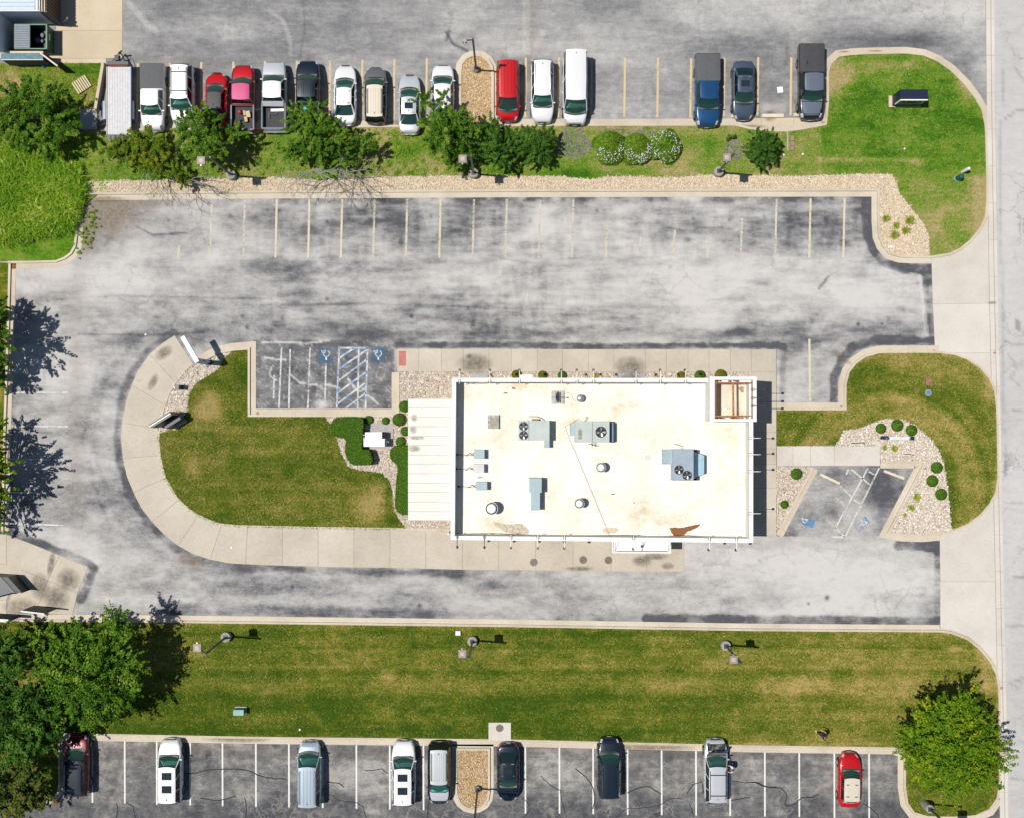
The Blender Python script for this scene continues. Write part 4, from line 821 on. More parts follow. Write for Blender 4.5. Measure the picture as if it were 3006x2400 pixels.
# corner tower: four walls, cap, steel frame, inner lining
TO = [(2084, 1106), (2221, 1106), (2221, 1237), (2084, 1237)]; TN = [(2098, 1115), (2211, 1115), (2211, 1229), (2098, 1229)]
to = [P2(x, y, ZT) for x, y in TO]; tn = [P2(x, y, ZT) for x, y in TN]
for k in range(4):
    j = (k + 1) % 4
    m = MB(); m.prism([to[k], to[j], tn[j], tn[k]], ZT - .05, ZT); bpart(m, "tower_cap", M_WHITEM)
    m = MB(); lo = 0.0 if k in (0, 1) else ZR
    m.add([(to[k][0], to[k][1], lo), (to[j][0], to[j][1], lo), (to[j][0], to[j][1], ZT - .052), (to[k][0], to[k][1], ZT - .052)], [(0, 1, 2, 3)]); bpart(m, "tower_wall", M_STUCCO if k in (0, 1) else M_INWALL)
    m = MB(); m.add([(tn[k][0], tn[k][1], ZR), (tn[j][0], tn[j][1], ZR), (tn[j][0], tn[j][1], ZT - .052), (tn[k][0], tn[k][1], ZT - .052)], [(3, 2, 1, 0)]); bpart(m, "tower_lining", M_INWALL)
fl = MB(); fl.prism([P2(x, y, 4.4) for x, y in [(2100, 1117), (2209, 1117), (2209, 1227), (2100, 1227)]], 4.2, 4.4); bpart(fl, "tower_floor", plain("stained_deck", (.66, .58, .46), .85, var=.16, scale=.9))
def beam(a, b, z, w=.09, name="steel_beam"):
    A = P(a[0], a[1], z); Bq = P(b[0], b[1], z); d = (Bq - A); m = MB(); m.box(((A.x + Bq.x) / 2, (A.y + Bq.y) / 2, z), (d.length, w, .12), math.atan2(d.y, d.x)); return bpart(m, name, M_RUST)
beam((2152, 1122), (2153, 1222), ZT - .35, .12); beam((2099, 1124), (2210, 1124), ZT - .22); beam((2099, 1221), (2210, 1220), ZT - .22); beam((2209, 1117), (2209, 1227), ZT - .3, .1); beam((2101, 1117), (2101, 1227), ZT - .3, .06)
for x in (2140, 2163): beam((x, 1116), (x, 1124), ZT - .26, .08)
for x in (2145, 2166, 2180): beam((x, 1221), (x, 1228), ZT - .26, .08)
for x in (2105, 2152, 2205):
    for y in (1118, 1226):
        m = MB(); v = P(x, y, 5.2); m.box((v.x, v.y, 5.2), (.1, .1, 1.6)); bpart(m, "steel_post", M_RUST)
# west canopy with standing seams: each sheet a panel
CY_ = [1170, 1196, 1224, 1251, 1279, 1306, 1334, 1361, 1389, 1417, 1444, 1472, 1500, 1526]
cz = 3.35
cn = MB(); cn.prism([P2(x, y, cz - .2) for x, y in [(1201, 1174), (1352, 1174), (1352, 1522), (1200, 1522)]], cz - .45, cz - .03); cano = bpart(cn, "canopy", M_WHITEM)
M_CANP = plain("canopy_panel_paint", (0.66, 0.645, 0.59), 0.6, var=.05, scale=.8); M_SEAM = plain("seam_tan", (.50, .45, .36), .7)  # canopy seams in a tan of their own, darker than the panels
for a, b in zip(CY_[:-1], CY_[1:]):
    m = MB(); m.prism([P2(x, y, cz) for x, y in [(1198, a + 1.3), (1354, a + 1.3), (1354, b - .9), (1198, b - .9)]], cz - .03, cz + .015); o = m.build("roof_panel", M_CANP, cano)
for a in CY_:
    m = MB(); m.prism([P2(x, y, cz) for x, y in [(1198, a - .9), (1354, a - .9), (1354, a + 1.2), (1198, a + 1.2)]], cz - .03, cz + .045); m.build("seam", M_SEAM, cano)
cw = MB(); cw.prism([P2(x, y, 0) for x, y in [(1222, 1190), (1420, 1190), (1420, 1500), (1222, 1500)]], 0, cz - .45); bpart(cw, "canopy_wall", M_STUCCO)
for i, (x, y) in enumerate(((1232, 1226), (1266, 1229), (1283, 1224))): pass
# drive-through canopy on the south side
dz = 3.1; m = MB(); m.prism([P2(x, y, dz) for x, y in [(1796, 1578), (1969, 1578), (1969, 1622), (1796, 1621)]], dz - .15, dz); dcan = bpart(m, "window_canopy", M_WHITEM)
for q in ([(1796, 1618), (1969, 1619), (1969, 1622), (1796, 1621)], [(1796, 1585), (1799, 1585), (1799, 1618), (1796, 1618)], [(1966, 1585), (1969, 1585), (1969, 1619), (1966, 1619)]):
    m = MB(); m.prism([P2(x, y, dz) for x, y in q], dz, dz + .14); m.build("canopy_rim", M_WHITEM, dcan)
for x in (1806, 1884, 1962):
    m = MB(); m.tube([P(x, 1617, dz + .02), P(x + 2, 1588, dz + .9)], .018, 5); m.build("stay_rod", M_DARK, dcan)
m = MB(); m.tube([P(1810, 1616, dz + .02), P(1960, 1617, dz + .02)], .03, 5); m.build("gutter_seam", M_DARK, dcan)
m = MB(); c = P(1880, 1560, 0); m.box((c.x, P(0, 1573, 0).y, 1.5), (2.4, .9, 1.1)); bw = bpart(m, "service_window", M_GLASS)
# doors and windows of the walls (under the parapet)
yN = o_w[0][1]; yS = min(o_w[2][1], o_w[3][1]); xE = o_w[1][0]
def opening(kind, x0, x1, z0, z1, side):
    m = MB(); g = MB(); t = .05
    if side in "NS":
        y = (yN - .02) if side == "N" else (yS + .02 + (.10 if side == "S" else 0)); s = 1 if side == "N" else -1
        if side == "S":
            f = lambda x: np.interp(x, [o_w[3][0], o_w[2][0]], [wallout[3][1], wallout[2][1]])
            y = f((x0 + x1) / 2)
        m.box(((x0 + x1) / 2, y, (z0 + z1) / 2), (x1 - x0, .16, z1 - z0)); g.box(((x0 + x1) / 2, y + s * .07, (z0 + z1) / 2), (x1 - x0 - .16, .06, z1 - z0 - .16))
    else:
        m.box((xE - .05, (x0 + x1) / 2, (z0 + z1) / 2), (.16, x1 - x0, z1 - z0)); g.box((xE + .02, (x0 + x1) / 2, (z0 + z1) / 2), (.06, x1 - x0 - .16, z1 - z0 - .16))
    o = bpart(m, kind, M_DARK); h = g.build("pane", M_GLASS, o); return o
for x in (-2.2, 1.5, 3.6, 13.2, 15.2): opening("window", x, x + 1.6, .9, 2.6, "N")
opening("door", 9.2, 11.2, .13, 2.5, "N"); opening("door", -2.9, -1.9, .13, 2.3, "N") if False else None
for y in (-9.0, -6.2, -3.4): opening("window", y, y + 2.2, .8, 2.7, "E")
opening("door", -.9, 1.1, .13, 2.5, "E")

# flat debris and stains that lie on the roof
def rpile(name, poly, mat, label, cat, z=ZR + .012, h=.02):
    m = MB(); pp = densify(poly, 4, True); m.prism([P2(x + random.uniform(-.8, .8), y + random.uniform(-.8, .8), z) for x, y in pp], z - .01, z + h); return tag(m.build(name, mat), label, cat)
R_ = lambda x, y: (1480 + x * .3719, 1180 + y * .3719); M_ = lambda x, y: (740 + x * .3719, 1180 + y * .3719)
rpile("leaf_litter", [R_(*p) for p in [(1305, 990), (1350, 986), (1400, 990), (1480, 972), (1545, 960), (1548, 968), (1500, 1000), (1450, 1018), (1425, 1040), (1400, 1050), (1340, 1050), (1318, 1020)]], plain("rust_brown_litter", (.23, .095, .035), .95, var=.55, scale=11), "rust brown drift of wet leaves against the south parapet of the white roof", "leaf litter")
rpile("roof_silt", [M_(*p) for p in [(1890, 935), (1950, 950), (2020, 962), (2100, 958), (2151, 968), (2185, 1010), (2180, 1035), (2100, 1040), (2000, 1025), (1950, 990)]], plain("grey_brown_silt", (.48, .42, .33), .95, var=.42, scale=6), "grey brown silt patch below the big round exhaust fan on the roof", "silt", h=.008)
rpile("roof_silt", [R_(*p) for p in [(780, 1000), (830, 988), (895, 992), (900, 1010), (880, 1030), (800, 1035), (775, 1022)]], plain("tan_silt", (.56, .47, .35), .95, var=.25, scale=5), "small tan silt patch at the foot of the long roof cable", "silt", h=.008)
rpile("damp_patch", [(2168, 1139), (2176, 1134), (2187, 1137), (2181, 1143), (2184, 1149), (2180, 1154), (2172, 1147)], plain("damp_tan", (.33, .25, .14), .9, var=.3, scale=6), "brown damp patch on the floor inside the open corner tower", "stain", z=4.412, h=.006)

# ---------------- rooftop equipment
def thing_at(name, sx, sy, z, label, cat, group=None, rz=0):
    return empty(name, P(sx, sy, z), label, cat, group, rz)
def part(mb, name, mat, root, smooth=None):
    o = mb.build(name, mat, root, smooth); return o
def rel(root, sx, sy, z): v = P(sx, sy, z); return Vector((v.x - root.location.x, v.y - root.location.y, z - root.location.z))
def boxS(root, x0, x1, y0, y1, z0, z1, name, mat, parent=None):
    """box whose TOP face fills the given photo rectangle"""
    a = rel(root, x0, y0, z1); b = rel(root, x1, y1, z1); m = MB()
    m.box(((a.x + b.x) / 2, (a.y + b.y) / 2, (z0 + z1) / 2 - root.location.z), (abs(b.x - a.x), abs(b.y - a.y), z1 - z0)); o = m.build(name, mat, parent or root); return o
def fan(root, sx, sy, z, rpx, par=None):
    c = rel(root, sx, sy, z); r = rpx / PX * .95; m = MB(); m.lathe(c, [(r, .0), (r * 1.0, .035), (r * .93, .035), (r * .93, .012)], 24); w = m.build("fan_well", M_BLK, par or root, 40)
    b = MB()
    for k in range(4):
        a = k * math.pi / 2 + random.random() * .5; q = []
        for rr, da, zz in ((.22, -.35, .02), (.80, -.34, .035), (.86, .12, .055), (.26, .45, .045)): q.append((c.x + math.cos(a + da) * r * rr, c.y + math.sin(a + da) * r * rr, c.z + zz))
        b.add(q, [(0, 1, 2, 3)])
    b.build("fan_blade", M_GALV, w)
    h = MB(); h.lathe((c.x, c.y, c.z + .03), [(r * .2, 0), (r * .2, .04)], 10); h.build("fan_hub", M_DARK, w)
    g = MB()
    for rr in (.35, .6, .85):
        pts = [(c.x + math.cos(t) * r * rr, c.y + math.sin(t) * r * rr, c.z + .075) for t in [i * 2 * math.pi / 16 for i in range(17)]]; g.tube(pts, .006, 3, False)
    g.build("fan_guard", M_BLK, w)
U = thing_at("rooftop_unit", 1567, 1263, ZR, "pale green air conditioner with two fans side by side at its west end", "air conditioner")
bb = boxS(U, 1522, 1613, 1234, 1292, ZR, ZR + 1.25, "casing", M_HVAC); boxS(U, 1552, 1553, 1234.5, 1291.5, ZR + 1.24, ZR + 1.262, "panel_joint", M_DARK, bb); fan(U, 1537, 1250.6, ZR + 1.25, 13, bb); fan(U, 1537, 1277, ZR + 1.25, 13, bb)
boxS(U, 1598, 1613, 1292, 1313, ZR, ZR + .75, "duct", M_HVACT)
m = MB(); m.tube([rel(U, 1552, 1222, ZR + .2), rel(U, 1575, 1222, ZR + .2), rel(U, 1592, 1228, ZR + .2), rel(U, 1594, 1236, ZR + .5)], .03, 5); m.box(rel(U, 1571, 1231, ZR + .3), (.5, .12, .3)); part(m, "gas_pipe", plain("brown_pipe", (.25, .15, .08), .7), U)
U = thing_at("rooftop_unit", 1740, 1266, ZR, "pale green air conditioner with one large fan beside the long roof cable", "air conditioner")
bb = boxS(U, 1689, 1789, 1236, 1298, ZR, ZR + 1.35, "casing", M_HVAC); boxS(U, 1738.6, 1739.6, 1237, 1297, ZR + 1.34, ZR + 1.362, "panel_joint", M_DARK, bb); fan(U, 1764, 1267, ZR + 1.35, 16, bb); boxS(U, 1674, 1690, 1240, 1279, ZR, ZR + .9, "duct", M_HVACT)
boxS(U, 1789, 1801, 1240, 1296, ZR, ZR + .8, "intake_hood", plain("deep_teal_paint", (.14, .22, .27), .4))
m = MB()
for k, (w, y) in enumerate(((8, 1262), (7, 1272), (6, 1283))):
    q = [rel(U, 1703 - w, y + 5, ZR + 1.36), rel(U, 1703 + w, y + 5, ZR + 1.36), rel(U, 1703 + (1 if k == 0 else 4), y - 5, ZR + 1.36), rel(U, 1703 - (1 if k == 0 else 4), y - 5, ZR + 1.36)]; m.add(q, [(0, 1, 2, 3)])
m.build("louvre_mark", plain("olive_mark", (.26, .26, .18), .8), bb)
m = MB(); m.tube([rel(U, 1716, 1236, ZR + .3), rel(U, 1723, 1224, ZR + .3), rel(U, 1717, 1222, ZR + .3)], .025, 5); m.tube([rel(U, 1727, 1302, ZR + .15), rel(U, 1756, 1308, ZR + .15)], .03, 5); m.tube([rel(U, 1737, 1298, ZR + .3), rel(U, 1738, 1308, ZR + .15)], .03, 5); m.tube([rel(U, 1746, 1298, ZR + .3), rel(U, 1747, 1309, ZR + .15)], .03, 5); part(m, "gas_pipe", plain("brown_pipe", (.25, .15, .08), .7), U)
U = thing_at("rooftop_unit", 2006, 1365, ZR, "blue grey air conditioner with two offset fans and a hood on its east side", "air conditioner")
bb = boxS(U, 1976, 2036, 1319, 1410, ZR, ZR + 1.3, "casing", M_HVACB); fan(U, 1993, 1378, ZR + 1.3, 13.4, bb); fan(U, 2017, 1394, ZR + 1.3, 13.4, bb); boxS(U, 1947, 1976, 1319, 1362, ZR, ZR + .9, "duct", M_HVACT)
a = [rel(U, 2036, 1323, ZR + 1.1), rel(U, 2036, 1406, ZR + 1.1), rel(U, 2050, 1396, ZR + .55), rel(U, 2050, 1330, ZR + .55), rel(U, 2067, 1336, ZR + .85), rel(U, 2067, 1390, ZR + .85)]
m = MB(); m.add(a[:4], [(0, 1, 2, 3)]); part(m, "hood_side", plain("hood_blue", (.05, .10, .17), .4), U)
m = MB(); m.add([a[3], a[2], a[5], a[4]], [(0, 1, 2, 3)]); part(m, "hood_panel", plain("hood_teal", (.30, .48, .54), .35), U); boxS(U, 2036, 2051, 1320, 1409, ZR, ZR + .35, "filter_rack", M_DARK)
m = MB(); m.tube([rel(U, 1979, 1302, ZR + .2), rel(U, 2002, 1309, ZR + .2), rel(U, 1999, 1314, ZR + .4), rel(U, 2001, 1320, ZR + .4)], .022, 5); part(m, "gas_pipe", plain("brown_pipe", (.25, .15, .08), .7), U)
U = thing_at("roof_duct_box", 1572, 1448, ZR, "stepped pale teal duct box in the south west half of the roof", "duct"); boxS(U, 1554, 1590, 1403, 1445, ZR, ZR + 1.1, "upper_box", M_HVACT); boxS(U, 1559, 1585, 1445, 1497, ZR, ZR + .95, "lower_box", M_HVACT)
for (x0, x1, y0, y1, mt, lab) in ((1391, 1422, 1319, 1346, M_HVACT, "small teal condenser box, northernmost of the three by the west parapet"), (1390, 1421, 1362, 1387, plain("pale_grey_paint", (.55, .54, .54), .5), "small light grey condenser box, middle one by the west parapet"), (1397, 1430, 1414, 1438, M_HVACT, "small teal condenser box, southernmost of the three by the west parapet")):
    U = thing_at("condenser_box", (x0 + x1) / 2, (y0 + y1) / 2, ZR, lab, "condenser", "condenser boxes on the roof"); boxS(U, x0, x1, y0, y1, ZR, ZR + .7, "casing", mt)
    m = MB(); yy = (y0 + y1) / 2; m.tube([rel(U, x0 + 1, yy + 6, ZR + .2), rel(U, x0 - 12, yy - 4, ZR + .1), rel(U, x0 - 20, yy + 3, ZR + .06), rel(U, x0 - 48, yy, ZR + .06)], .025, 5); m.tube([rel(U, x0 + 1, yy - 6, ZR + .3), rel(U, x0 - 8, yy + 2, ZR + .12), rel(U, x0 - 24, yy + 5, ZR + .06)], .02, 5); part(m, "line_set", plain("brown_pipe", (.25, .15, .08), .7), U)
    m = MB(); m.lathe(rel(U, x0 - 50, yy, ZR), [(.07, 0), (.07, .35), (.1, .38), (.1, .42)], 8); part(m, "conduit_stub", M_DARK, U)
for (x, y, r, h, lab) in ((1443, 1492, 18, 1.1, "largest round exhaust fan with white dome near the south west roof corner"), (1764.5, 1371.5, 14, 1.0, "round exhaust fan with white dome right of the long roof cable"), (1701, 1477.5, 14, 1.05, "round exhaust fan with white dome left of the long roof cable")):
    U = thing_at("exhaust_fan", x, y, ZR, lab, "exhaust fan", "round roof exhaust fans"); U.location.x *= (HC - ZR - h) / (HC - ZR); U.location.y *= (HC - ZR - h) / (HC - ZR); r /= PX; r *= .94
    m = MB(); m.lathe((0, 0, 0), [(r * .75, 0), (r * .7, h * .5), (r * .8, h * .55)], 24); part(m, "base", M_GALV, U, 40)
    m = MB(); m.lathe((0, 0, 0), [(r * .98, h * .55), (r, h * .6), (r, h * .92), (r * .90, h * .93), (r * .90, h * .8)], 28); part(m, "shroud", M_DARK, U, 40)
    m = MB(); m.lathe((0, 0, 0), [(r * 1.03, h * .9), (r * 1.03, h * .95), (r * .97, h * .95), (r * .97, h * .9)], 28); part(m, "rim", M_WHITEM, U, 40)
    m = MB(); m.lathe((0, 0, 0), [(r * .78, h * .82), (r * .78, h * .97), (r * .6, h * 1.03), (r * .3, h * 1.06), (.01, h * 1.07)], 24); part(m, "dome", M_WHITEM, U, 60)
U = thing_at("small_vent", 1703, 1169, ZR, "small galvanised roof vent cap beside the satellite dish", "vent"); m = MB(); m.lathe((0, 0, 0), [(.2, 0), (.2, .3), (.30, .32), (.30, .40), (.2, .48), (.05, .52)], 18); part(m, "cap", M_GALV, U, 50)
U = thing_at("satellite_dish", 1637, 1166, ZR, "grey satellite dish standing on a square wooden ballast frame", "satellite dish")
m = MB(); m.box((0, 0, .05), (.98, 1.02, .1)); pb = part(m, "ballast_base", plain("weathered_board", (.45, .42, .38), .9, var=.25, scale=8), U)
for s in (-1, 1): mm = MB(); mm.box((s * .32, 0, .13), (.3, 1.0, .05)); mm.build("plank", plain("weathered_board", (.45, .42, .38), .9), pb)
m = MB(); rows = []
for i in range(7):
    th = i / 6 * math.radians(38); row = []
    for j in range(19):
        a = j / 18 * 2 * math.pi; q = Vector((math.sin(th) * math.cos(a), math.sin(th) * math.sin(a), -math.cos(th) + 1)) * .72; q = Matrix.Rotation(math.radians(62), 3, 'Y') @ Vector((q.x, q.y, q.z)); row.append(q + Vector((-.12, 0, .55)))
    rows.append(row)
m.grid(rows); d = part(m, "reflector", plain("dish_blue_grey", (.22, .27, .32), .4), U, 60)
m = MB(); m.tube([(-.1, 0, .1), (-.1, 0, .6)], .035, 6); m.tube([(-.1, 0, .25), (.45, 0, .75)], .018, 5); m.box((.45, 0, .76), (.12, .1, .1)); m.tube([(-.5, 0, .12), (-.1, 0, .3)], .02, 5); part(m, "mast", M_DARK, U)
U = thing_at("roof_hatch", 1450, 1238, ZR, "dull brown metal access hatch on the roof near the west end", "roof hatch"); hb = boxS(U, 1431, 1465, 1217, 1258, ZR, ZR + .22, "curb", M_INWALL); boxS(U, 1431.5, 1464.5, 1217.5, 1257.5, ZR + .222, ZR + .27, "lid", plain("tarnished_lid", (.27, .25, .21), .35, .5, var=.3, scale=3))
m = MB()
for x, y in ((1435, 1221), (1448, 1222), (1436, 1229), (1437, 1233), (1436, 1245)):
    v = rel(U, x, y, ZR + .28); m.box((v.x, v.y, v.z), (.12, .07, .02))
part(m, "hardware", M_GALV, U)
for (pts, lab, rr) in (([(1471, 1153, .1), (1479, 1153, .55)], "short white plumbing vent pipe at the north west of the roof", .05), ([(1488, 1138, .1), (1494, 1138, .6), (1503, 1139, .62)], "bent white vent pipe at the north west of the roof", .05), ([(1793, 1450, .05), (1796, 1450, .6)], "thin vent pipe on the open south roof", .04), ([(1401, 1401, .05), (1403, 1401, .7)], "thin dark vent pipe between the condenser boxes", .035), ([(1858, 1475, .02), (1858, 1475, .25)], "tiny pipe stub on the open south roof", .06), ([(2014, 1506, .02), (2014, 1506, .18)], "tiny pipe stub north of the brown leaf drift", .06)):
    m = MB(); m.tube([P(x, y, ZR + z) for x, y, z in pts], rr, 7); tag(m.build("vent_pipe", M_WHITEM if "white" in lab else M_GALV), lab, "pipe", "vent pipes on the roof")
U = MB(); U.lathe(P(1901, 1344, ZR), [(.21, 0), (.22, .02), (.16, .03), (.15, .012)], 18); tag(U.build("roof_drain", M_INWALL), "pale round drain ring on the open middle of the roof", "drain")
m = MB(); m.tube([P(1700, 1228, ZR + .03), P(1659, 1251, ZR + .03), P(1672, 1288, ZR + .03), P(1686, 1319, ZR + .03), P(1735, 1438, ZR + .03), P(1788, 1567, ZR + .03)], .02, 4); tag(m.build("roof_cable", plain("tan_cable", (.42, .30, .18), .8)), "long thin tan cable running diagonally down the white roof", "cable")
m = MB(); m.tube([P(1655, 1158, ZR + .03), P(1668, 1152, ZR + .03), P(1678, 1160, ZR + .03), P(1684, 1174, ZR + .03), P(1692, 1177, ZR + .03)], .012, 4); tag(m.build("dish_cable", plain("tan_cable", (.42, .30, .18), .8)), "curling cable from the satellite dish to the small vent", "cable")
m = MB(); m.tube([P(x, y, ZR + .9) for x, y in [(1345, 1569), (1420, 1566), (1500, 1570), (1660, 1573), (1840, 1572), (1900, 1576), (2000, 1573), (2100, 1577), (2198, 1578)]], .022, 4); tag(m.build("parapet_cable", plain("grey_cable", (.25, .22, .2), .8)), "sagging grey cable along the inside of the south parapet", "cable")
m = MB(); m.tube([P(x, y, ZR + .9) for x, y in [(1352, 1122), (1380, 1126), (1420, 1123), (1550, 1123), (1800, 1124), (2060, 1124)]], .022, 4); tag(m.build("parapet_cable", plain("grey_cable", (.25, .22, .2), .8)), "grey cable along the inside of the north parapet", "cable")
m = MB(); m.box(P(1544, 1107.5, 4.9), (.95, .35, 1.1)); tag(m.build("wall_cabinet", M_WHITEM), "white box hung on the north wall among the gooseneck lamps", "cabinet")
m = MB(); m.tube([P(1322, 1561, 0), P(1316, 1566, 2.6)], .08, 8); tag(m.build("gas_stack", M_GALV), "short silver pipe standing at the south west corner of the building", "pipe")

# gooseneck sign lamps on the parapet
def gooseneck(sx, sy, dx, dy, zt, length, dark, lab):
    c = P(sx, sy, zt); U = empty("gooseneck_lamp", (c.x, c.y, zt), lab, "lamp", "gooseneck lamps along the parapet")
    d = Vector((dx, -dy, 0)); n = Vector((-d.y, d.x, 0)); L = length
    m = MB(); m.tube([-d * .42 + Vector((0, 0, -.2)), -d * .40 + Vector((0, 0, .05)), d * .05 + Vector((0, 0, .06)), d * L * .6 + Vector((0, 0, .10)), d * L * .92 + Vector((0, 0, .04)), d * L + Vector((0, 0, -.12))], .026, 6); part(m, "arm", M_DARK if dark else M_WHITEM, U, 60)
    m = MB(); m.box(d * L + Vector((0, 0, -.2)), (.17, .20, .16), 0, .8); part(m, "lamp_head", M_BLK, U)
    m = MB(); m.box(-d * .25 + n * .09 + Vector((0, 0, .02)), (.03 if abs(dy) else .3, .3 if abs(dy) else .03, .04)); part(m, "bracket", M_DARK, U); m = MB(); m.box(-d * .25 - n * .09 + Vector((0, 0, .02)), (.03 if abs(dy) else .3, .3 if abs(dy) else .03, .04)); _b = part(m, "bracket", M_DARK, U)
nx_ = [1349, 1438, 1525, 1648, 1694, 1743, 1867, 1939, 2012]
for i, x in enumerate(nx_):
    gooseneck(x, 1110, 0, -1, ZP, .62, False, ["white gooseneck lamp at the north west parapet corner", "white gooseneck lamp second from the west on the north parapet", "white gooseneck lamp beside the white wall box on the north parapet", "white gooseneck lamp fourth from the west on the north parapet", "white gooseneck lamp in the middle of the north parapet", "white gooseneck lamp just east of the middle of the north parapet", "white gooseneck lamp over the grey front door pad", "white gooseneck lamp second before the tower on the north parapet", "white gooseneck lamp nearest the tower on the north parapet"][i])
for i, x in enumerate([1342, 1422, 1500, 1579, 1657, 1860, 2082, 2162]):
    gooseneck(x, np.interp(x, [1323, 2211], [1583, 1592]), 0, 1, ZP, .60, i in (0, 1), ["dark gooseneck lamp at the south west parapet corner", "dark gooseneck lamp second from the west on the south parapet", "white gooseneck lamp third from the west on the south parapet", "white gooseneck lamp fourth from the west on the south parapet", "white gooseneck lamp last before the drive through canopy", "gooseneck lamp hanging over the white drive through canopy", "white gooseneck lamp first east of the drive through canopy", "white gooseneck lamp nearest the south east parapet corner"][i])
for i, y in enumerate([1285, 1333, 1383, 1506]):
    gooseneck(2211, y, 1, 0, ZP, .62, False, ["white gooseneck lamp first south of the tower on the east parapet", "white gooseneck lamp second south of the tower on the east parapet", "white gooseneck lamp opposite the entrance walk on the east parapet", "white gooseneck lamp near the south end of the east parapet"][i])
for i, y in enumerate([1143, 1168, 1191]):
    gooseneck(2221, y, 1, 0, ZT, .95, True, ["thin grey lamp arm, northernmost on the corner tower", "thin grey lamp arm, middle one on the corner tower", "thin grey lamp arm, southernmost on the corner tower"][i])

# ------------------------------------------------------------------ parking-lot lamps
M_POLE = plain("bronze_pole", (0.07, 0.075, 0.085), 0.45, .4)
M_HEAD = plain("lamp_head_bronze", (0.27, 0.225, 0.19), 0.6, .1, var=.12, scale=3)
M_LENS = plain("lamp_lens", (0.42, 0.36, 0.31), 0.5)
def lot_lamp(sx, sy, ox, oy, H, label, hs=.62, br=.40, bh=.65, cat="lamp post"):
    c = P(sx, sy, 0); U = empty("lot_lamp", (c.x, c.y, .0), label, cat, "square headed lamp posts round the lots")
    m = MB(); m.lathe((0, 0, 0), [(br, 0), (br, bh - .04), (br - .04, bh)], 22); part(m, "concrete_base", plain("lamp_base_concrete", (.30, .28, .24), .9, var=.2, scale=3), U, 40)
    m = MB(); m.box((0, 0, bh + .02), (.36, .36, .04)); part(m, "base_plate", M_DARK, U)
    m = MB(); m.box((0, 0, (H + bh) / 2), (.14, .14, H - bh)); part(m, "pole", M_POLE, U)
    ax, ay = ox / PX, -oy / PX; L = math.hypot(ax, ay); k = (L - hs / 2) / L if L > hs / 2 else .5
    m = MB(); m.tube([(0, 0, H - .25), (ax * k, ay * k, H - .12)], .05, 6); part(m, "arm", M_POLE, U)
    m = MB(); m.box((ax, ay, H - .1), (hs, hs, .24), 0, .96); hd = part(m, "lamp_head", M_HEAD, U)
    m = MB(); m.box((ax, ay, H + .022), (hs * .62, hs * .62, .03), 0, .7); m.build("lens_dome", M_LENS, hd); m = MB(); m.box((ax - .02, ay + (hs / 2 + .04) * (1 if oy < 0 else -1), H - .05), (.08, .12, .08)); m.build("photocell", M_GALV, hd)
    return U
lot_lamp(682.5, 517, -24, 9, 6.3, "lamp post by the gravel strip, half hidden by the leafy tree at left"); lot_lamp(1391, 512.5, -22, 9, 6.3, "lamp post by the gravel strip beside the middle tree clump"); lot_lamp(2106.7, 507.6, -20, 10, 6.3, "lamp post by the gravel strip left of the round dark bush")
lot_lamp(668, 1865, -20, -17, 6.3, "lamp post on the south lawn nearest the big trees"); lot_lamp(1387, 1877, -19, -13, 6.3, "middle lamp post on the south lawn"); lot_lamp(2127, 1890, -22, -10, 6.3, "rightmost lamp post on the south lawn")
lot_lamp(1398, 207, -22, 4, 7.2, "slim lamp post on the upper gravel island", .34, .26, .5); lot_lamp(1402, 2311, -20, 2, 8.2, "slim lamp post on the lower gravel island", .34, .26, .5)
U = lot_lamp(2712, 2356, 4, 24, 7.0, "lamp post on the south east corner lawn below the big round tree", .7, .33, 1.3)

for (x, y, w, h) in ((1216, 1226, 7, 9), (1213, 1260, 8, 10), (1224, 1284, 18, 5), (1216, 1316, 14, 8)): stain(x, y, w * 1.5, h * 1.4, 0, 3.372, M_STC)

# ------------------------------------------------------------------ vehicles
def glass_mat(name, tint, mixf):
    t = NT(name); tr = t.new("ShaderNodeBsdfTransparent"); tr.inputs[0].default_value = (*tint, 1)
    g = t.new("ShaderNodeBsdfGlossy"); g.inputs[0].default_value = (1, 1, 1, 1); g.inputs[1].default_value = 0.03
    d = t.new("ShaderNodeBsdfDiffuse"); d.inputs[0].default_value = (tint[0] * .10, tint[1] * .16, tint[2] * .15, 1)
    m0 = t.new("ShaderNodeMixShader"); m0.inputs[0].default_value = mixf; t.l.new(tr.outputs[0], m0.inputs[1]); t.l.new(d.outputs[0], m0.inputs[2])
    fr = t.new("ShaderNodeFresnel"); bf = t.new("ShaderNodeNewGeometry").outputs['Backfacing']; t.l.new(t.math('MULTIPLY_ADD', bf, 1 / 1.5 - 1.5, 1.5), fr.inputs[0]); mx = t.new("ShaderNodeMixShader"); t.l.new(fr.outputs[0], mx.inputs[0])
    t.l.new(m0.outputs[0], mx.inputs[1]); t.l.new(g.outputs[0], mx.inputs[2]); t.l.new(mx.outputs[0], t.out.inputs[0]); return t.m
M_WS = glass_mat("windscreen_glass", (0.30, 0.54, 0.47), 0.42); M_TINT = glass_mat("tinted_side_glass", (0.10, 0.14, 0.15), 0.55)
M_TYRE = plain("tyre_rubber", (0.022, 0.022, 0.024), 0.85); M_RIM = plain("alloy_rim", (0.45, 0.46, 0.48), 0.3, .8)
M_INT = plain("cabin_dark", (0.05, 0.05, 0.052), 0.85); M_SEATG = plain("seat_grey", (0.14, 0.14, 0.14), 0.9); M_SEATB = plain("seat_beige", (0.33, 0.29, 0.22), 0.9)
M_LAMPW = plain("headlamp_lens", (0.62, 0.66, 0.70), 0.12, .3); M_LAMPR = plain("tail_lamp_red", (0.45, 0.01, 0.01), 0.2); M_TRIM = plain("black_trim", (0.016, 0.016, 0.018), 0.5)
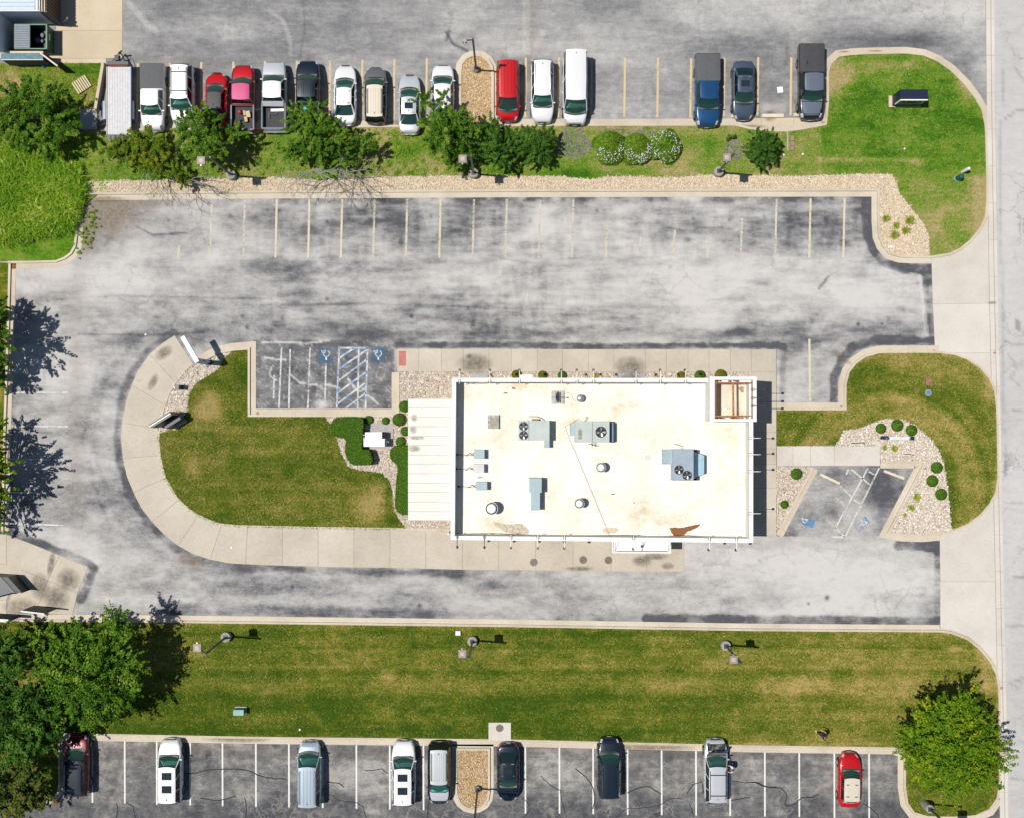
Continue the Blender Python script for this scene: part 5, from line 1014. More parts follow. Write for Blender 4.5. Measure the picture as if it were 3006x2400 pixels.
M_CHROME = plain("chrome", (0.65, 0.66, 0.68), 0.15, 1.0, var=.05); M_PLATE = plain("licence_plate_white", (.6, .62, .64), .5)
M_SUNROOF = plain("sunroof_glass", (0.018, 0.03, 0.035), 0.08); M_TONN = plain("tonneau_vinyl", (0.085, 0.088, 0.095), 0.7, var=.12, scale=6); M_LINER = plain("bed_liner", (0.045, 0.045, 0.05), 0.75, var=.2, scale=5)
def carpaint(name, c, metal=.15, rough=.30): return plain("paint_" + name, c, rough, metal, 0.55, var=.02, scale=1.2)

KIND = {
 'sedan': dict(H=1.46, top=[(0, .50), (.015, .62), (.06, .76), (.15, .86), (.27, .95), (.30, .97), (.80, 1.0), (.86, 1.02), (.96, .99), (.985, .9), (1, .62)], cowl=.275, wst=.43, rft=.70, rgb=.85, wb=.86, wt=.64, front=.58, rear=.66, ends=[.20, .80]),
 'suv': dict(H=1.72, top=[(0, .55), (.012, .78), (.05, .92), (.14, 1.02), (.24, 1.08), (.30, 1.10), (.94, 1.14), (.985, 1.02), (1, .65)], cowl=.245, wst=.385, rft=.925, rgb=.985, wb=.90, wt=.70, front=.66, rear=.76, ends=[.19, .80]),
 'minivan': dict(H=1.76, top=[(0, .50), (.012, .70), (.05, .84), (.12, .95), (.19, 1.06), (.28, 1.10), (.94, 1.12), (.985, 1.02), (1, .6)], cowl=.17, wst=.34, rft=.94, rgb=.99, wb=.90, wt=.71, front=.64, rear=.78, ends=[.18, .80]),
 'van': dict(H=2.15, top=[(0, .60), (.012, .90), (.05, 1.02), (.13, 1.12), (.18, 1.18), (.28, 1.22), (.94, 1.22), (.99, 1.1), (1, .7)], cowl=.155, wst=.285, rft=.975, rgb=.995, wb=.93, wt=.79, front=.74, rear=.88, ends=[.17, .78]),
 'pickup': dict(H=1.82, top=[(0, .62), (.010, .90), (.04, 1.04), (.12, 1.12), (.22, 1.17), (.28, 1.18), (.60, 1.20), (.62, 1.20), (1, 1.2)], cowl=.235, wst=.345, rft=.565, rgb=.60, wb=.90, wt=.72, front=.74, rear=.96, ends=[.165, .765], bed=.615),
 'convertible': dict(H=1.52, top=[(0, .50), (.015, .68), (.06, .84), (.16, .95), (.27, 1.02), (.32, 1.03), (.84, 1.03), (.95, 1.0), (.985, .9), (1, .6)], cowl=.30, wst=.42, rft=.82, rgb=.87, wb=.84, wt=.66, front=.52, rear=.66, ends=[.20, .80]),
}
def vehicle(name, label, kind, sx, sy, face, L, W, paint, cat, group, tilt=0.0, roof=None, H=None, seat=None, rails=None, racks=0, sun=0, tonneau=None, hood=None, open_hood=False, bed_items=None, glass=None, trimfront=False, roofribs=0, soft=None, dark_lower=False, zc=.8):
    K = KIND[kind]; H = H or K['H']; c = P(sx, sy, zc)
    R = empty(name, (c.x, c.y, 0), label, cat, group, (0 if face == 'up' else math.pi) + math.radians(tilt))
    Y = lambda f: L / 2 - f * L
    tf = [a for a, _ in K['top']]; tz = [b for _, b in K['top']]
    endf = K.get('bed', 1.0)
    def ztop(f): return float(np.interp(f, tf, tz))
    def hw(f):
        w = 1.0
        if f < .26: w = K['front'] + (1 - K['front']) * (1 - (1 - f / .26) ** 2.5)
        if f > .80: w = min(w, K['rear'] + (1 - K['rear']) * (1 - ((f - .80) / .20) ** 2.6))
        return W / 2 * w
    zb = .26 if kind != 'pickup' else .36
    prof = [(.90, 0), (1.0, .20), (1.0, .52), (.985, .76), (.955, .91), (.90, .975), (.80, 1.0), (.55, 1.018), (.28, 1.03), (0, 1.034)]
    fs = [0, .006, .015, .03, .05, .08, .12, .17, .22, .26, .30, .38, .46, .54, .60] + ([endf] if endf < 1 else [.68, .76, .82, .87, .91, .945, .965, .98, .992, 1.0])
    rows = []
    for f in fs:
        w = hw(f); zt = ztop(f); row = []
        for s, k in prof: row.append((s * w, Y(f), zb + k * (zt - zb)))
        row = row + [(-x, y, z) for x, y, z in row[-2::-1]]
        rows.append(row)
    m = MB(); m.grid(rows); n = len(rows[0])
    m.f.append(list(range(n))[::-1]); m.f.append([len(m.v) - n + i for i in range(n)])
    m.f += [[(i) * n, (i) * n + n - 1, (i + 1) * n + n - 1, (i + 1) * n] for i in range(len(rows) - 1)]
    body = m.build("body", paint, R, 42)
    # hood and boot panels, slightly proud with a shut line round them
    def skin(f0, f1, s, off, nm, mat, par):
        q = []
        for i in range(7):
            f = f0 + (f1 - f0) * i / 6; w = hw(f) * s * (1 if f > .1 else .95); zt = ztop(f); r = []
            for j in range(9):
                t = -1 + j / 4; x = abs(t) * s; k = float(np.interp(x, [0, .28, .55, .8, .9, .955], [1.034, 1.03, 1.018, 1.0, .975, .91])); r.append((t * w, Y(f), zb + k * (zt - zb) + off * (1 if 0 < i < 6 and 0 < j < 8 else .1)))
            q.append(r)
        g = MB(); g.grid(q); return g.build(nm, mat, par, 50)
    hoodm = hood or paint
    if not open_hood: skin(.035, K['cowl'] - .012, .80, .014, "hood", hoodm, R)
    if kind in ('sedan',): skin(K['rgb'] + .012, .965, .78, .012, "boot_lid", paint, R)
    # cabin
    yc, yt, yr, yb = Y(K['cowl']), Y(K['wst']), Y(K['rft']), Y(K['rgb'])
    zc_, zt_, zr_, zbk = ztop(K['cowl']) - .005, H - .055, H - .06, ztop(min(K['rgb'], endf)) - .0
    wb, wt = W / 2 * K['wb'], W / 2 * K['wt']
    def srf(y0, z0, w0, bow0, y1, z1, w1, bow1, nm, mat, nx=8, ny=4, par=None, rnd=0.0):
        q = []
        for i in range(ny + 1):
            t = i / ny; w = w0 + (w1 - w0) * t; r = []
            for j in range(nx + 1):
                u = -1 + 2 * j / nx; bow = (bow0 + (bow1 - bow0) * t) * (1 - u * u); r.append((u * w, y0 + (y1 - y0) * t + bow, z0 + (z1 - z0) * t + rnd * math.sin(math.pi * t) + .02 * (1 - u * u)))
            q.append(r)
        g = MB(); g.grid(q); return g.build(nm, mat, par or R, 60)
    srf(yc, zc_, wb * .93, .17, yt - .0, zt_, wt * .97, .09, "windshield", M_WS, rnd=.035)
    if kind != 'convertible': srf(yb, zbk, (wb * .88 if kind == 'sedan' else wb * .92), -.08 if kind != 'pickup' else -.02, yr, zr_, wt * .93, -.05, "rear_window", M_TINT if kind != 'sedan' else glass_mat("rear_glass", (.2, .32, .32), .4) if "rear_glass" not in bpy.data.materials else bpy.data.materials["rear_glass"], rnd=.03)
    # roof
    rmat = roof or paint; q = []; ny = 10
    for i in range(ny + 1):
        t = i / ny; r = []
        for j in range(11):
            u = -1 + j / 5; wl = wt * (1.0 + .03 * math.sin(math.pi * t)); bow = .09 * (1 - u * u) * (1 - t) - .06 * (1 - u * u) * t
            y = yt + (yr - yt) * t + bow; z = H - .05 + .05 * (1 - u ** 4) * (.55 + .45 * math.sin(math.pi * min(1, max(0, t * .9 + .08))))
            r.append((u * wl, y, z))
        q.append(r)
    if soft: q = [[(x * 1.03, y, z) for x, y, z in r] for r in q]
    g = MB(); g.grid(q); top = g.build("roof", rmat, R, 60)
    sk = MB(); ring = [q[0][j] for j in range(11)] + [q[i][10] for i in range(1, ny + 1)] + [q[ny][j] for j in range(9, -1, -1)] + [q[i][0] for i in range(ny - 1, 0, -1)]
    k = len(ring); sk.add(ring + [(x, y, z - .05) for x, y, z in ring], [(i, (i + 1) % k, k + (i + 1) % k, k + i) for i in range(k)]); sk.build("roof_edge", rmat if not soft else rmat, top, 40)
    # side glass with pillars
    nwin = {'sedan': 2, 'suv': 3, 'minivan': 3, 'van': 2, 'pickup': 2, 'convertible': 2}[kind]
    for s in (-1, 1):
        ys0, ys1 = yc - .10, yb + (.18 if kind in ('sedan', 'convertible') else .04); yt0, yt1 = yt - .05, yr + .06
        cuts = [i / nwin for i in range(nwin + 1)]
        def pt(t, v):  # t along, v up
            y0 = ys0 + (ys1 - ys0) * t; y1 = yt0 + (yt1 - yt0) * t; zb_ = float(np.interp((L / 2 - y0) / L, tf, tz)) - .01
            return Vector((s * (wb + (wt - wb) * v), y0 + (y1 - y0) * v, zb_ + (zt_ - .02 - zb_) * v))
        for a, b in zip(cuts[:-1], cuts[1:]):
            solid = (kind == 'van' and a > .45 and s * (1 if face == 'down' else -1) < 0)
            e = .012; q = [[pt(a + e, v) for v in (0, .5, 1)], [pt(b - e, v) for v in (0, .5, 1)]]; g = MB(); g.grid(q); g.build("side_window" if not solid else "side_panel", (M_TINT if not solid else carpaint("green_graphic", (.06, .28, .05))), R)
        for t, w in [(0, .05), (1, .06)] + [(cc, .045) for cc in cuts[1:-1]]:
            a, b = pt(t, 0), pt(t, 1); a.x += s * .012; b.x += s * .012; g = MB(); g.tube([a - Vector((s * .02, 0, .03)), b], [w, w * .75], 5); g.build("pillar", paint if (rmat is paint or soft is None) else paint, R, 50)
        g = MB(); g.box((s * (wb + .09), yc - .22, ztop(K['cowl']) + .03), (.20, .10, .13), 0, .8); mi = g.build("wing_mirror", paint if not trimfront else M_TRIM, R)
        g = MB(); g.box((s * (wb + .10), yc - .275, ztop(K['cowl']) + .03), (.16, .012, .10)); g.build("mirror_glass", M_CHROME, mi)
        # lamps at the corners
        f0 = .024; f1 = .062; zz = lambda f: zb + .93 * (ztop(f) - zb)
        q = [[(s * hw(f) * u, Y(f), zb + kk * (ztop(f) - zb) + .006) for u, kk in ((1.004, .78), (.975, .93), (.93, .97), (.80, 1.008))] for f in (f0 * .5, f0, (f0 + f1) / 2, f1)]; g = MB(); g.grid(q); g.build("headlight", M_LAMPW, R, 60)
        if kind != 'pickup':
            q = [[(s * hw(f) * u, Y(f) - .004, zb + kk * (ztop(f) - zb) + .004) for u, kk in ((1.004, .70), (.98, .86), (.93, .95), (.78, .99))] for f in (.962, .975, .985, .992)]; g = MB(); g.grid(q); g.build("taillight", M_LAMPR, R, 60)
        # door shut lines and handle
        for ff in ((.30, .47, .62) if kind != 'van' else (.22, .36, .60)):
            if ff > endf: continue
            g = MB(); g.box((s * (W / 2 * 1.0 + .001), Y(ff), .80), (.012, .018, .5)); g.build("door_gap", M_TRIM, body)
        for ff in (.44, .59):
            if ff < endf: g = MB(); g.box((s * (W / 2 * 1.0), Y(ff), .92), (.035, .15, .03)); g.build("door_handle", M_CHROME if rails else paint, body)
    # cowl, grille, bumpers, plate
    g = MB(); yq = yc; g.grid([[(u * wb * .92, yq + .17 * (1 - u * u) + .01, zc_ + .028) for u in [-1 + i / 4 for i in range(9)]], [(u * wb * .95, yq + .17 * (1 - u * u) + .11, zc_ + .006) for u in [-1 + i / 4 for i in range(9)]]]); cw_ = g.build("cowl", M_TRIM, R)
    for s in (-.45, .1): g = MB(); g.tube([(s, yc + .15, zc_ + .05), (s + .45, yc + .04, zc_ + .075)], .010, 4); g.build("wiper", M_TRIM, cw_)
    g = MB(); wq = hw(0); g.box((0, L / 2 + .005, .66), (wq * 1.25, .05, .16)); g.build("grille", M_TRIM, R)
    g = MB(); q = []
    for u in [-1 + i / 5 for i in range(11)]: q.append((u * hw(.05), L / 2 + .05 - .30 * abs(u) ** 3.5))
    g.add([(x, y, .36) for x, y in q] + [(x, y, .56) for x, y in q] + [(x, y - .2, .56) for x, y in q], [(i, i + 1, 12 + i, 11 + i) for i in range(10)] + [(11 + i, 12 + i, 23 + i, 22 + i) for i in range(10)]); g.build("front_bumper", (M_TRIM if trimfront else paint), R, 50)
    g = MB(); g.box((0, L / 2 + .065, .46), (.34, .015, .13)); g.build("licence_plate", M_PLATE, R)
    if kind != 'pickup':
        g = MB(); q = [(u * hw(.95), -L / 2 - .05 + .22 * abs(u) ** 3.5) for u in [-1 + i / 5 for i in range(11)]]
        g.add([(x, y, .36) for x, y in q] + [(x, y, .60) for x, y in q] + [(x, y + .16, .60) for x, y in q], [(11 + i, 12 + i, i + 1, i) for i in range(10)] + [(22 + i, 23 + i, 12 + i, 11 + i) for i in range(10)]); g.build("rear_bumper", M_TRIM if kind in ('suv', 'van') else paint, R, 50)
        g = MB(); g.box((0, -L / 2 - .062, .74), (.34, .012, .12)); g.build("licence_plate", M_PLATE, R)
    # cabin inside
    g = MB(); g.box((0, (yc + yb) / 2, zc_ - .02), (wb * 1.86, abs(yc - yb) - .1, .06)); g.build("cabin_floor", M_INT, R)
    g = MB(); g.box((0, yc - .10, zc_ + .05), (wb * 1.75, .40, .08)); da = g.build("dashboard", M_SEATG if seat is not M_SEATB else plain("dash_tan", (.2, .18, .15), .8), R)
    g = MB(); rr = [(-.38 + .18 * math.cos(t), yc - .36 + .05 * math.sin(t), zc_ + .10 + .17 * math.sin(t)) for t in [i * math.pi / 6 for i in range(13)]]; g.tube(rr, .018, 5, False); g.build("steering_wheel", M_TRIM, da)
    st = seat or M_SEATG
    for row in range(1 if kind in ('pickup', 'van') else 2):
        for s in (-1, 1):
            y0 = yc - .95 - row * .95
            if y0 < yb + .15: continue
            g = MB(); g.box((s * wb * .45, y0, zc_ + .16), (.50, .16, .36), 0, .9); se = g.build("seat", st, R); g = MB(); g.box((s * wb * .45, y0 - .02, zc_ + .42), (.24, .09, .15)); g.build("head_rest", st, se)
    # wheels
    wr = .34 if kind in ('sedan', 'convertible', 'minivan') else .39
    for f in K['ends']:
        for s in (-1, 1):
            m = MB(); seg = 20; x0, x1 = s * (W / 2 - .20), s * (W / 2 + .012); v = []
            for x, r in ((x0, wr), (x1 - s * .03, wr), (x1, wr - .04), (x1, wr * .60)):
                v += [(x, Y(f) + r * math.cos(a), wr + r * math.sin(a)) for a in [i * 2 * math.pi / seg for i in range(seg)]]
            m.add(v, [(i * seg + k, i * seg + (k + 1) % seg, (i + 1) * seg + (k + 1) % seg, (i + 1) * seg + k) for i in range(3) for k in range(seg)] + [list(range(seg))]); wh = m.build("wheel", M_TYRE, R, 50)
            m = MB(); m.add([(x1 - s * .012, Y(f) + wr * .62 * math.cos(a), wr + wr * .62 * math.sin(a)) for a in [i * 2 * math.pi / seg for i in range(seg)]], [list(range(seg))]); m.build("rim", M_RIM, wh)
            m = MB(); m.add([(s * (W / 2 + .003), Y(f) + rr * math.cos(a), wr + .02 + rr * math.sin(a)) for rr in (wr + .05, wr - .01) for a in [i * math.pi / 10 for i in range(11)]], [(i, i + 1, 12 + i, 11 + i) for i in range(10)]); m.build("wheel_arch", M_TRIM, body)
    # options
    zr = H - .005
    if rails or racks:
        for s in (-1, 1): g = MB(); g.tube([(s * wt * .90, yt - .25, zr), (s * wt * .92, yt - .4, zr + .06), (s * wt * .92, yr + .4, zr + .06), (s * wt * .90, yr + .2, zr)], .022, 5); g.build("roof_rail", rails or M_TRIM, R, 60)
    for i in range(racks):
        y = yt - .55 - i * (abs(yt - yr) - 1.1) / max(1, racks - 1); g = MB(); g.tube([(-wt * .92, y, zr + .09), (wt * .92, y, zr + .09)], .03, 5); g.build("roof_bar", M_TRIM, R)
    for i in range(sun):
        y = yt - .34 - i * 1.05; g = MB(); g.box((0, y - .3, zr + .012), (wt * 1.15, .58 if sun > 1 else .48, .012)); g.build("sunroof", M_SUNROOF, top)
    for i in range(roofribs):
        x = -wt * .78 + i * wt * 1.56 / (roofribs - 1); g = MB(); g.tube([(x, yt - .2, zr + .003), (x, (yt + yr) / 2, zr + .006), (x, yr + .2, zr + .0)], .016, 4); g.build("roof_rib", rmat, top, 60)
    if kind not in ('pickup', 'convertible'): g = MB(); g.box((0, yr + .25, zr + .04), (.03, .14, .07), 0, .4); g.build("antenna_fin", M_TRIM, top)
    if soft:
        srf(Y(.885), ztop(.87) + .0, wb * .86, -.06, yr, zr_, wt, -.05, "soft_top_back", soft, rnd=.02)
        g = MB(); g.box((0, yr + .0, H - .06), (.75, .26, .02)); g.build("soft_top_window", M_SUNROOF, top)
    if open_hood:
        f0, f1 = .045, K['cowl'] - .03
        g = MB(); g.box((0, (Y(f0) + Y(f1)) / 2, ztop(.12) + .035), (hw(.12) * 1.5, abs(Y(f0) - Y(f1)) - .1, .02)); eb = g.build("engine_bay", M_BLK, R)
        r2 = random.Random(3); g = MB()
        for i in range(26): g.box((r2.uniform(-.58, .58), r2.uniform(Y(f1) + .1, Y(f0) - .1), ztop(.12) + .06), (r2.uniform(.06, .25), r2.uniform(.05, .18), r2.uniform(.03, .09)), r2.uniform(-.4, .4))
        g.build("engine_block", plain("engine_grey", (.17, .17, .165), .5, .4, var=.9, scale=9), eb)
        for s in (-1, 1): g = MB(); g.box((s * hw(.1) * .78, Y(.10), ztop(.1) + .05), (.10, .62, .03)); g.build("hood_jamb", M_CHROME, eb)
        a = Vector((0, Y(f1) - .0, ztop(f1) + .04)); ln = 1.02; th = math.radians(66); d = Vector((0, math.cos(th), math.sin(th))); q = []
        for i in range(4):
            r = [(u * hw(.14) * .86 * (1 - .05 * i), (a + d * ln * i / 3).y + .05 * (1 - u * u), (a + d * ln * i / 3).z) for u in [-1 + j / 4 for j in range(9)]]; q.append(r)
        g = MB(); g.grid(q); g.build("hood", paint, R, 60)
    if kind == 'pickup':
        y0, y1 = Y(endf) - .04, -L / 2 + .06; zt = ztop(1); th = .09; zf = .78; par = None
        g = MB(); yy = (y0 + y1) / 2; ln = y0 - y1
        for s in (-1, 1):
            rows = [[(s * (W / 2 - th), y, zf), (s * (W / 2 - th), y, zt), (s * (W / 2 - .02), y, zt), (s * W / 2, y, zt - .07), (s * W / 2, y, zb + .1), (s * W / 2 * .93, y, zb)] for y in (y0, y0 - ln * .3, y0 - ln * .7, y1)]
            gg = MB(); gg.grid(rows); gg.f += [[0, 1, 2, 3, 4, 5][::-1], [18, 19, 20, 21, 22, 23]]; gg.build("bed_side", paint, R, 40)
            cc = MB(); cc.box((s * (W / 2 - .055), yy, zt + .012), (.10, ln, .02)); cc.build("bed_rail", (M_CHROME if bed_items else M_TRIM), R)
            lt = MB(); lt.box((s * (W / 2 - .07), y1 - .028, .95), (.13, .05, .36)); lt.build("taillight", M_LAMPR, R)
        g.box((0, yy, zf - .05), (W - .1, ln, .1)); fl_ = g.build("bed_floor", M_LINER, R)
        if not tonneau:
            for i in range(9): rb = MB(); rb.box((-.64 + i * .16, yy, zf + .012), (.05, ln - .15, .02)); rb.build("floor_rib", M_LINER, fl_)
        g = MB(); g.box((0, y1 - .0, (zt + zf) / 2 - .12), (W - .22, .07, zt - zf + .28)); tg = g.build("tailgate", paint, R); g = MB(); g.box((0, y1, zt + .03), (W - .2, .09, .02)); g.build("tailgate_cap", M_CHROME if bed_items else M_TRIM, tg)
        g = MB(); g.box((0, y0 - .02, (zt + zf) / 2), (W - .2, .05, zt - zf)); g.build("bed_front", paint, R)
        g = MB(); g.box((0, -L / 2 - .06, .55), (W * .92, .16, .18)); g.build("rear_bumper", M_CHROME, R); g = MB(); g.box((0, -L / 2 - .15, .56), (.32, .012, .14)); g.build("licence_plate", M_PLATE, R)
        if tonneau:
            q = []
            for i in range(5):
                t = i / 4; q.append([(u * (W / 2 - .03), y0 + .05 - (ln + .05) * t, zt + .03 + .05 * (1 - u ** 4) * (.5 + .5 * math.sin(math.pi * t))) for u in [-1 + j / 5 for j in range(11)]])
            g = MB(); g.grid(q); g.build("tonneau_cover", tonneau, R, 50)
    return R, dict(Y=Y, W=W, L=L, H=H, zt=ztop(1), wt=wt, yt=yt, yr=yr, yc=yc, zc=zc_)

PW = carpaint("white", (.78, .78, .775)); PS = carpaint("silver", (.46, .48, .51), .5); PSL = carpaint("light_silver", (.60, .62, .64), .35); PR = carpaint("red", (.50, .006, .010)); PRD = carpaint("dark_red", (.17, .004, .010)); PNV = carpaint("navy", (.006, .014, .026)); PBK = carpaint("black", (.010, .012, .016)); PGY = carpaint("grey", (.17, .17, .175), .4)
PBLUE = carpaint("blue", (.012, .075, .19), .35); PSLATE = carpaint("slate", (.075, .105, .15), .4); PMAR = carpaint("maroon", (.12, .004, .012)); PPINK = carpaint("faded_pink", (.52, .045, .17), 0, .5); PICE = carpaint("ice_blue", (.42, .50, .56), .4); PTAN = carpaint("cream_roof", (.62, .56, .44), .0, .5); PDKTOP = carpaint("black_vinyl_roof", (.045, .042, .045), 0, .6); PSTEEL = carpaint("steel_roof", (.20, .235, .29), .5)
GU, GL = "vehicles parked in the upper row", "vehicles parked in the lower row"
V = {}
V['p1'] = vehicle("pickup_truck", "white pickup with flat grey bed cover, next to the flatbed trailer", 'pickup', 450, 287, 'down', 5.3, 1.90, PW, "pickup", GU, tonneau=M_TONN)
V['s1'] = vehicle("parked_suv", "white suv with two black roof bars, nose under the left tree", 'suv', 535, 277, 'down', 4.85, 1.90, PW, "suv", GU, racks=2, seat=M_SEATG)
V['c1'] = vehicle("red_coupe", "red car with a dull black roof, tail under the left tree", 'sedan', 634, 291, 'up', 4.3, 1.74, PR, "car", GU, roof=PDKTOP, tilt=-1)
V['p2'] = vehicle("pickup_truck", "red pickup with faded pink cab roof and tools in the open bed", 'pickup', 715, 289, 'up', 5.35, 1.90, PRD, "pickup", GU, roof=PPINK, hood=PR, bed_items=True)
V['p3'] = vehicle("pickup_truck", "silver white pickup with open ribbed bed and grey toolbox", 'pickup', 806, 283, 'up', 5.5, 1.96, PSL, "pickup", GU, bed_items=True, roof=PW)
V['p4'] = vehicle("pickup_truck", "dark navy pickup half covered by tree leaves, cyan item in its bed", 'pickup', 905, 281, 'up', 5.6, 1.95, PNV, "pickup", GU, roofribs=7, bed_items=True)
V['c2'] = vehicle("white_sedan", "plain white sedan with large dark rear window, nose away from the median", 'sedan', 1013, 279, 'up', 4.8, 1.82, PW, "car", GU)
V['s2'] = vehicle("parked_suv", "grey suv with ribbed cream coloured roof", 'suv', 1103, 280, 'up', 4.5, 1.80, PGY, "suv", GU, roof=PTAN, roofribs=6, rails=M_TRIM, H=1.66)
V['c3'] = vehicle("silver_sedan", "silver sedan with sunroof pulled far over the kerb by the middle tree", 'sedan', 1202, 306, 'up', 4.75, 1.80, PSL, "car", GU, sun=1, seat=M_SEATB)
V['c4'] = vehicle("white_sedan", "white car left of the upper gravel island, rear half under tree leaves", 'suv', 1300, 277, 'up', 4.7, 1.84, PW, "car", GU, H=1.6)
V['m1'] = vehicle("red_minivan", "bright red minivan right of the upper gravel island", 'minivan', 1491, 266, 'down', 4.85, 1.92, PR, "minivan", GU, roofribs=5)
V['s3'] = vehicle("parked_suv", "white suv with long side rails between red minivan and white van", 'suv', 1592, 267, 'down', 5.05, 1.88, PW, "suv", GU, rails=PSL, H=1.74)
V['v1'] = vehicle("cargo_van", "tall white cargo van with green graphic on its side", 'van', 1688, 261, 'down', 5.7, 2.0, PW, "van", GU, trimfront=True)
V['p5'] = vehicle("pickup_truck", "dark blue pickup with grey soft bed cover", 'pickup', 2076, 266, 'down', 5.75, 2.0, PBLUE, "pickup", GU, tonneau=M_TONN, roofribs=6)
V['c5'] = vehicle("slate_sedan", "slate blue sedan with sunroof beside the blue pickup", 'sedan', 2183, 264, 'down', 4.7, 1.84, PSLATE, "car", GU, sun=1)
V['p6'] = vehicle("pickup_truck", "black pickup with silver cab roof beside the sign lawn", 'pickup', 2380, 241, 'down', 5.95, 2.02, PBK, "pickup", GU, roof=PSTEEL, hood=PSTEEL, tonneau=plain("black_cover", (.045, .045, .05), .7), roofribs=6)
V['l1'] = vehicle("parked_suv", "dark maroon suv half shaded by the big trees", 'suv', 227, 2245, 'up', 4.95, 1.95, PMAR, "suv", GL, roof=PNV, rails=M_CHROME)
V['l2'] = vehicle("parked_suv", "white suv with two sunroofs nearest the maroon suv", 'suv', 500, 2264, 'up', 5.15, 1.92, PW, "suv", GL, sun=2)
V['l3'] = vehicle("silver_minivan", "pale ice blue minivan with ribbed roof", 'minivan', 908, 2272, 'up', 5.2, 1.96, PICE, "minivan", GL, rails=M_GALV, roofribs=5)
V['l4'] = vehicle("parked_suv", "white suv with two sunroofs left of the lower gravel island", 'suv', 1185, 2269, 'up', 5.2, 1.94, PW, "suv", GL, sun=2)
V['l5'] = vehicle("parked_suv", "dark suv with silver ribbed roof and turquoise sunshade", 'suv', 1290, 2268, 'down', 4.95, 1.90, PBK, "suv", GL, roof=PSL, hood=PSL, roofribs=8, rails=M_TRIM)
V['l6'] = vehicle("black_sedan", "black sedan right of the lower gravel island", 'sedan', 1492, 2266, 'down', 4.6, 1.84, PNV, "car", GL, sun=1, trimfront=True)
V['l7'] = vehicle("parked_suv", "black suv with bright roof rails parked alone", 'suv', 1789, 2254, 'up', 4.85, 1.90, PNV, "suv", GL, rails=M_CHROME)
V['l8'] = vehicle("parked_suv", "silver suv with its hood open and a person beside it", 'suv', 2101, 2263, 'up', 5.1, 1.92, PSL, "suv", GL, racks=2, open_hood=True, roof=PSL)
V['l9'] = vehicle("red_convertible", "small red convertible with tan cloth top", 'convertible', 2494, 2290, 'up', 4.35, 1.80, PR, "car", GL, roof=plain("tan_canvas", (.56, .50, .41), .9, var=.04), soft=plain("tan_canvas", (.56, .50, .41), .9), tilt=-1.2)
# sunshade inside the dark suv
R, D = V['l5']; g = MB(); w = .62
for i in range(6):
    x0 = -w + i * w / 3; x1 = x0 + w / 3; g.add([(x0, D['yc'] + .05, D['zc'] + .09 + .03 * (i % 2)), (x1, D['yc'] + .05, D['zc'] + .12 - .03 * (i % 2)), (x1 * .88, D['yc'] - .50, D['zc'] + .40), (x0 * .88, D['yc'] - .50, D['zc'] + .40)], [(0, 1, 2, 3)])
g.build("sunshade", plain("turquoise_sunshade", (.03, .55, .60), .4), R)
# things in the pickup beds: each a thing of its own
def in_bed(key, lx, ly, lz):
    R, D = V[key]; a = R.rotation_euler.z; return Vector((R.location.x + lx * math.cos(a) - ly * math.sin(a), R.location.y + lx * math.sin(a) + ly * math.cos(a), lz))
zf = .80
m = MB(); q = in_bed('p2', -.25, -1.15, zf); m.lathe(q, [(.16, 0), (.18, .12), (.10, .30), (.04, .34)], 12); tag(m.build("fuel_can", plain("red_plastic", (.55, .04, .02), .5), None, 50), "red fuel can in the bed of the red pickup", "fuel can")
for i, (x, y, sx_, sy_, mt, lb) in enumerate(((.42, -1.35, .34, .50, (.55, .45, .25), "stack of tan paper sacks in the red pickup bed corner"), (.12, -1.25, .16, .40, (.45, .40, .36), "pale narrow box in the red pickup bed"), (.25, -1.75, .22, .42, (.58, .44, .20), "yellowish carton nearest the middle of the red pickup bed"))):
    m = MB(); q = in_bed('p2', x, y, zf + .12)
    for j in range(3): m.box((q.x, q.y, zf + .05 + j * .09), (sx_, sy_, .08), .1 * j)
    tag(m.build("cargo_box", plain("cargo_%d" % i, mt, .85, var=.25, scale=8)), lb, "box")
m = MB(); q = in_bed('p3', 0, -.75, 1.2); m.box((q.x, q.y, 1.17), (1.72, .42, .30), 0, .97); tag(m.build("toolbox", plain("grey_toolbox", (.17, .185, .20), .4, .3)), "grey lidded toolbox across the silver white pickup bed", "toolbox")
m = MB(); q = in_bed('p3', .25, -1.15, zf + .06); m.box((q.x, q.y, zf + .10), (1.05, .22, .08), .03); tag(m.build("white_board", M_WHITEM), "white board lying behind the toolbox in the silver white pickup", "board")
m = MB(); q = in_bed('p3', 0, -1.5, zf + .1); m.tube([q + Vector((-.42, .15, .1)), q + Vector((-.42, -.30, .1))], .03, 6); m.tube([q + Vector((-.30, .02, .1)), q + Vector((-.05, -.03, .1)), q + Vector((.12, .02, .1)), q + Vector((.22, .18, .1))], .022, 6); tag(m.build("chrome_bar", M_CHROME), "bent chrome bars in the bed of the silver white pickup", "bar")
m = MB(); q = in_bed('p4', -.1, -1.15, zf); m.lathe(q, [(.20, 0), (.24, .35), (.18, .40)], 14); tag(m.build("cyan_bucket", plain("cyan_plastic", (.01, .50, .52), .4), None, 50), "bright cyan bucket in the navy pickup bed", "bucket")
q = in_bed('p6', .38, -1.45, 1.27)
